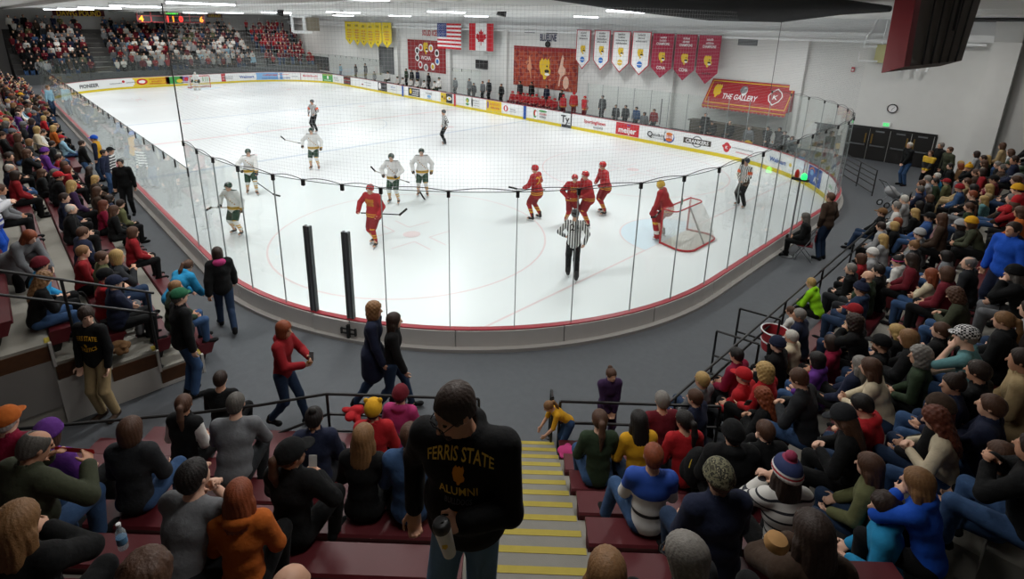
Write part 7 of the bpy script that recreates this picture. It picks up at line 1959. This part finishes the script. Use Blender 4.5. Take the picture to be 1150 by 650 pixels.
# ------------------------------------------------------------------ loose things
def prop(b, name, m, label, cat, group=None, mw=None): o = b.build(name, m, None, mw); tag(o, label, cat, group); return o
# red tub on the steps of the right stand
c = at_z(867, 392, ZF+.35); t = empty('plastic_tub', c, 0, 'red plastic tub with white edge beside the black handrails', 'tub')
b = MB(); b.lathe((0, 0, 0), [(.19, 0), (.2, .02), (.25, .42), (.235, .42), (.185, .03)], 20); b.build('bin_body', mat('tub_red', '#a32a32', .5), t)
b = MB(); b.tube([(.25*math.cos(a), .25*math.sin(a), .42) for a in np.linspace(0, 2*math.pi, 25)[:-1]], .014, 6, closed=True); b.build('rim', M_bann_w, t)
b = MB(); b.tube([(.215*math.cos(a), .215*math.sin(a), .2) for a in np.linspace(0, 2*math.pi, 25)[:-1]], .02, 6, closed=True); b.build('white_band', M_bann_w, t)
# goal judge's lamp and folding chair, with the woman in it
p0 = at_z(883, 288, ZF); b = empty('goal_lamp', (p0[0], p0[1], ZF), 0, 'grey pole with green and red goal lamps behind the right glass', 'goal lamp'); pz = min(np.arange(1, 3.5, .02), key=lambda h: abs(project((p0[0], p0[1], ZF+h))[1]-203))
q = MB(); q.lathe((0, 0, 0), [(.16, 0), (.16, .02), (.03, .05)], 14); q.tube([(0, 0, .03), (0, 0, pz)], .025, 8); q.build('pole', M_steel, b)
q = MB(); q.box((-.22, -.05, pz), (.22, .05, pz+.07)); q.build('bracket', M_black, b)
q = MB(); q.lathe((-.1, .05, pz+.07), [(.07, 0), (.075, .1), (.05, .15), (.01, .17)], 14); q.build('lamp', mat('lamp_green', '#3ce08a', .3, emit='#18e050', estr=2.2), b)
q = MB(); q.lathe((.12, -.05, pz+.07), [(.06, 0), (.06, .13), (.035, .2), (.01, .22)], 14); q.build('lamp', mat('lamp_red', '#a5181c', .3), b)
pc = at_z(901, 290, ZF); pc = np.array([pc[0]+.0, pc[1], ZF])
fc = empty('folding_chair', pc, AWAY+R(60), 'metal folding chair with red back by the right boards', 'chair')
def fpart(bb, n, m): return bb.build(n, m, fc)
q = MB(); q.box((-.2, -.2, .43), (.2, .2, .46)); fpart(q, 'seat', mat('chair_red', '#6b1a22', .5)); q = MB(); q.box((-.24, -.2, .62), (-.21, .2, .84)); fpart(q, 'backrest', mat('chair_red', '#6b1a22', .5))
for y in (-.21, .21):
    q = MB(); q.tube([(.22, y, 0), (-.23, y, .88)], .013, 6); fpart(q, 'leg', M_steel); q = MB(); q.tube([(-.22, y, 0), (.18, y, .43)], .013, 6); fpart(q, 'leg', M_steel)
for x in (.2, -.2): q = MB(); q.tube([(x, -.21, .04), (x, .21, .04)], .012, 6); fpart(q, 'stretcher', M_steel)
person((pc[0], pc[1], ZF), AWAY+R(60), 'sit_lap', 'coat', 'k', 'long', 's', None, 'k', 'k', 0, 'f', 1.02, 'woman with long grey hair in black coat sitting on the folding chair', 'people standing by the rink')
# bottle, phone, cup, clothes on benches
p = at_z(139, 615, 3.35); q = MB(); q.lathe((0, 0, 0), [(.03, 0), (.033, .01), (.033, .12), (.03, .15), (.014, .18), (.014, .2)], 14)
bt = prop(q, 'water_bottle', glass_mat('clear_plastic', (.8, .88, .92), .25), 'clear plastic water bottle with blue label on the maroon bench', 'bottle', None, Matrix.Translation(Vector(p)))
q = MB(); q.lathe((0, 0, .05), [(.0335, 0), (.0345, .005), (.0345, .05), (.0335, .055)], 14); q.build('label_band', mat('label_blue', '#5a86a8', .5), bt); q = MB(); q.lathe((0, 0, .2), [(.015, 0), (.016, .02), (.01, .022)], 10); q.build('bottle_cap', M_white, bt)
p = at_z(271, 643, 3.32); q = MB(); q.obox((0, 0, .006), AX[0]*.038, np.cross([0, 0, 1], AX[0])*.075, np.array([0, 0, .006])); o = prop(q, 'mobile_phone', mat('phone_green', '#57c21a', .4, noise=.0), 'bright green phone lying on the maroon bench at the bottom edge', 'phone', None, Matrix.Translation(Vector(p)))
q = MB(); q.lathe((0, 0, .012), [(.008, 0), (.008, .002)], 8); q.build('camera_lens', M_ink, o)
p = at_z(38, 400, ZF+.37*3+.0); q = MB(); q.tube([(0, 0, 0), (.0, 0, .004), (.0, 0, .13)], [.03, .034, .045], 14); prop(q, 'paper_cup', M_white_p, 'white paper cup standing on the end steps of the left stand', 'cup', None, Matrix.Translation(Vector(p)))
def heap(x, y, z, r, m, name, label, cat, seed=1, flat=.5):
    rr = random.Random(seed); F = Field((-r*1.5, -r*1.5, -.02), (r*1.5, r*1.5, r*1.6), .012)
    for i in range(12): a = rr.uniform(0, 6.28); d = rr.uniform(0, r*.7); F.ell((d*math.cos(a), d*math.sin(a), rr.uniform(.04, r*flat)), (rr.uniform(.3, .6)*r, rr.uniform(.25, .5)*r, rr.uniform(.15, .35)*r), rotz(a), .03)
    V, Q = F.mesh(); me = np_mesh(name, V, Q, True, m); o = link_mesh(name, me, None, Matrix.Translation(Vector(at_z(x, y, z)))); tag(o, label, cat); return o
heap(637, 512, ZF+.55, .16, fab('p'), 'folded_jacket', 'pink jacket lying on the front bench by the stairs', 'jacket', 3)
heap(1037, 340, ZF+1.15, .26, fab('B'), 'folded_coat', 'bright blue coat lying on the lap of the red haired woman', 'coat', 4)
heap(28, 291, ZF+2.0, .3, fab('g'), 'folded_coat', 'grey coat piled on a bench of the left stand', 'coat', 5)
heap(398, 470, ZF+.5, .2, fab('R'), 'red_bag', 'red bag on the floor behind the guard rail', 'bag', 6, .8)
heap(140, 395, ZF+.9, .2, fab('T'), 'brown_bag', 'brown leather bag on the end step behind the young man in black', 'bag', 8, .9)
# stroller
c = at_z(1000, 232, ZF); t = empty('stroller', c, IMR, 'grey baby stroller parked before the right stand', 'stroller')
for x, y in ((-.3, .2), (-.3, -.2), (.3, .2), (.3, -.2)):
    q = MB(); q.tube([(x+.1*math.cos(a), y, .11+.1*math.sin(a)) for a in np.linspace(0, 2*math.pi, 17)[:-1]], .02, 6, closed=True); q.build('wheel', M_black, t)
for y in (.2, -.2): q = MB(); q.tube([(.3, y, .11), (-.25, y, .75), (-.5, y, 1.0)], .014, 6); q.tube([(-.3, y, .11), (.2, y, .6)], .014, 6); q.build('frame', M_steel, t)
F = Field((-.5, -.35, .2), (.5, .35, 1.0), .02); F.ell((0, 0, .5), (.3, .2, .15), roty(.4), .05); F.ell((-.14, 0, .64), (.17, .2, .17), None, .1); V, Q = F.mesh(); link_mesh('hood', np_mesh('hood', V, Q, True, fab('G')), t)
q = MB(); q.tube([(-.5, -.2, 1.0), (-.5, .2, 1.0)], .018, 6); q.build('handle', M_black, t)
# phones and bread roll in hands
for x, y, z, lb in ((1064, 346, 2.35, 'phone with lit screen held by the curly haired woman in dark olive coat'), (840, 452, 2.0, 'phone held by the woman with curly red hair'), (93, 330, 2.3, 'blue cased phone held by the woman in grey headband')):
    p = at_z(x, y, z); q = MB(); q.obox(p, AX[0]*.035, AX[1]*.05-AX[2]*.05, AX[2]*.006+AX[1]*.006); o = prop(q, 'mobile_phone', M_dark if 'lit' not in lb else mat('lit_screen', '#aab6cc', .3, emit='#b8c8e8', estr=.5), lb, 'phone')
p = at(872, 609, 2.5); q = MB(); q.lathe((0, 0, 0), [(.02, -.03), (.05, -.02), (.055, .0), (.045, .025), (.015, .035)], 14); prop(q, 'bread_roll', mat('bread', '#a9804e', .8, noise=.2, nscale=20), 'bread roll in the hand of the woman at the bottom right', 'bread', None, Matrix.Translation(Vector(p)))
# backpack between benches
F = Field((-.3, -.25, -.02), (.3, .25, .55), .013); F.ell((0, 0, .25), (.14, .18, .25), None, .04); F.ell((.1, 0, .18), (.08, .14, .13), None, .04); V, Q = F.mesh()
o = link_mesh('backpack', np_mesh('backpack', V, Q, True, fab('k')), None, Matrix.Translation(Vector(at_z(780, 545, ZF+.352*4)))); tag(o, 'black backpack with yellow trim between the benches right of the stairs', 'backpack')
q = MB(); q.tube([(.05*math.cos(a)*0+.02, .17*math.cos(a), .28+.2*math.sin(a)) for a in np.linspace(.3, 2.84, 12)], .008, 6); q.build('yellow_trim', mat('trim_yellow', '#b79a2a', .6), o)
w = bpy.data.worlds.new('hall_air'); scene.world = w; w.use_nodes = True
w.node_tree.nodes['Background'].inputs[0].default_value = (.6, .63, .68, 1); w.node_tree.nodes['Background'].inputs[1].default_value = .03
scene.cycles.use_denoising = True
scene.cycles.max_bounces = 8; scene.cycles.transparent_max_bounces = 24; scene.cycles.diffuse_bounces = 4; scene.cycles.glossy_bounces = 3
scene.cycles.caustics_reflective = False; scene.cycles.caustics_refractive = False
scene.cycles.sample_clamp_indirect = 4
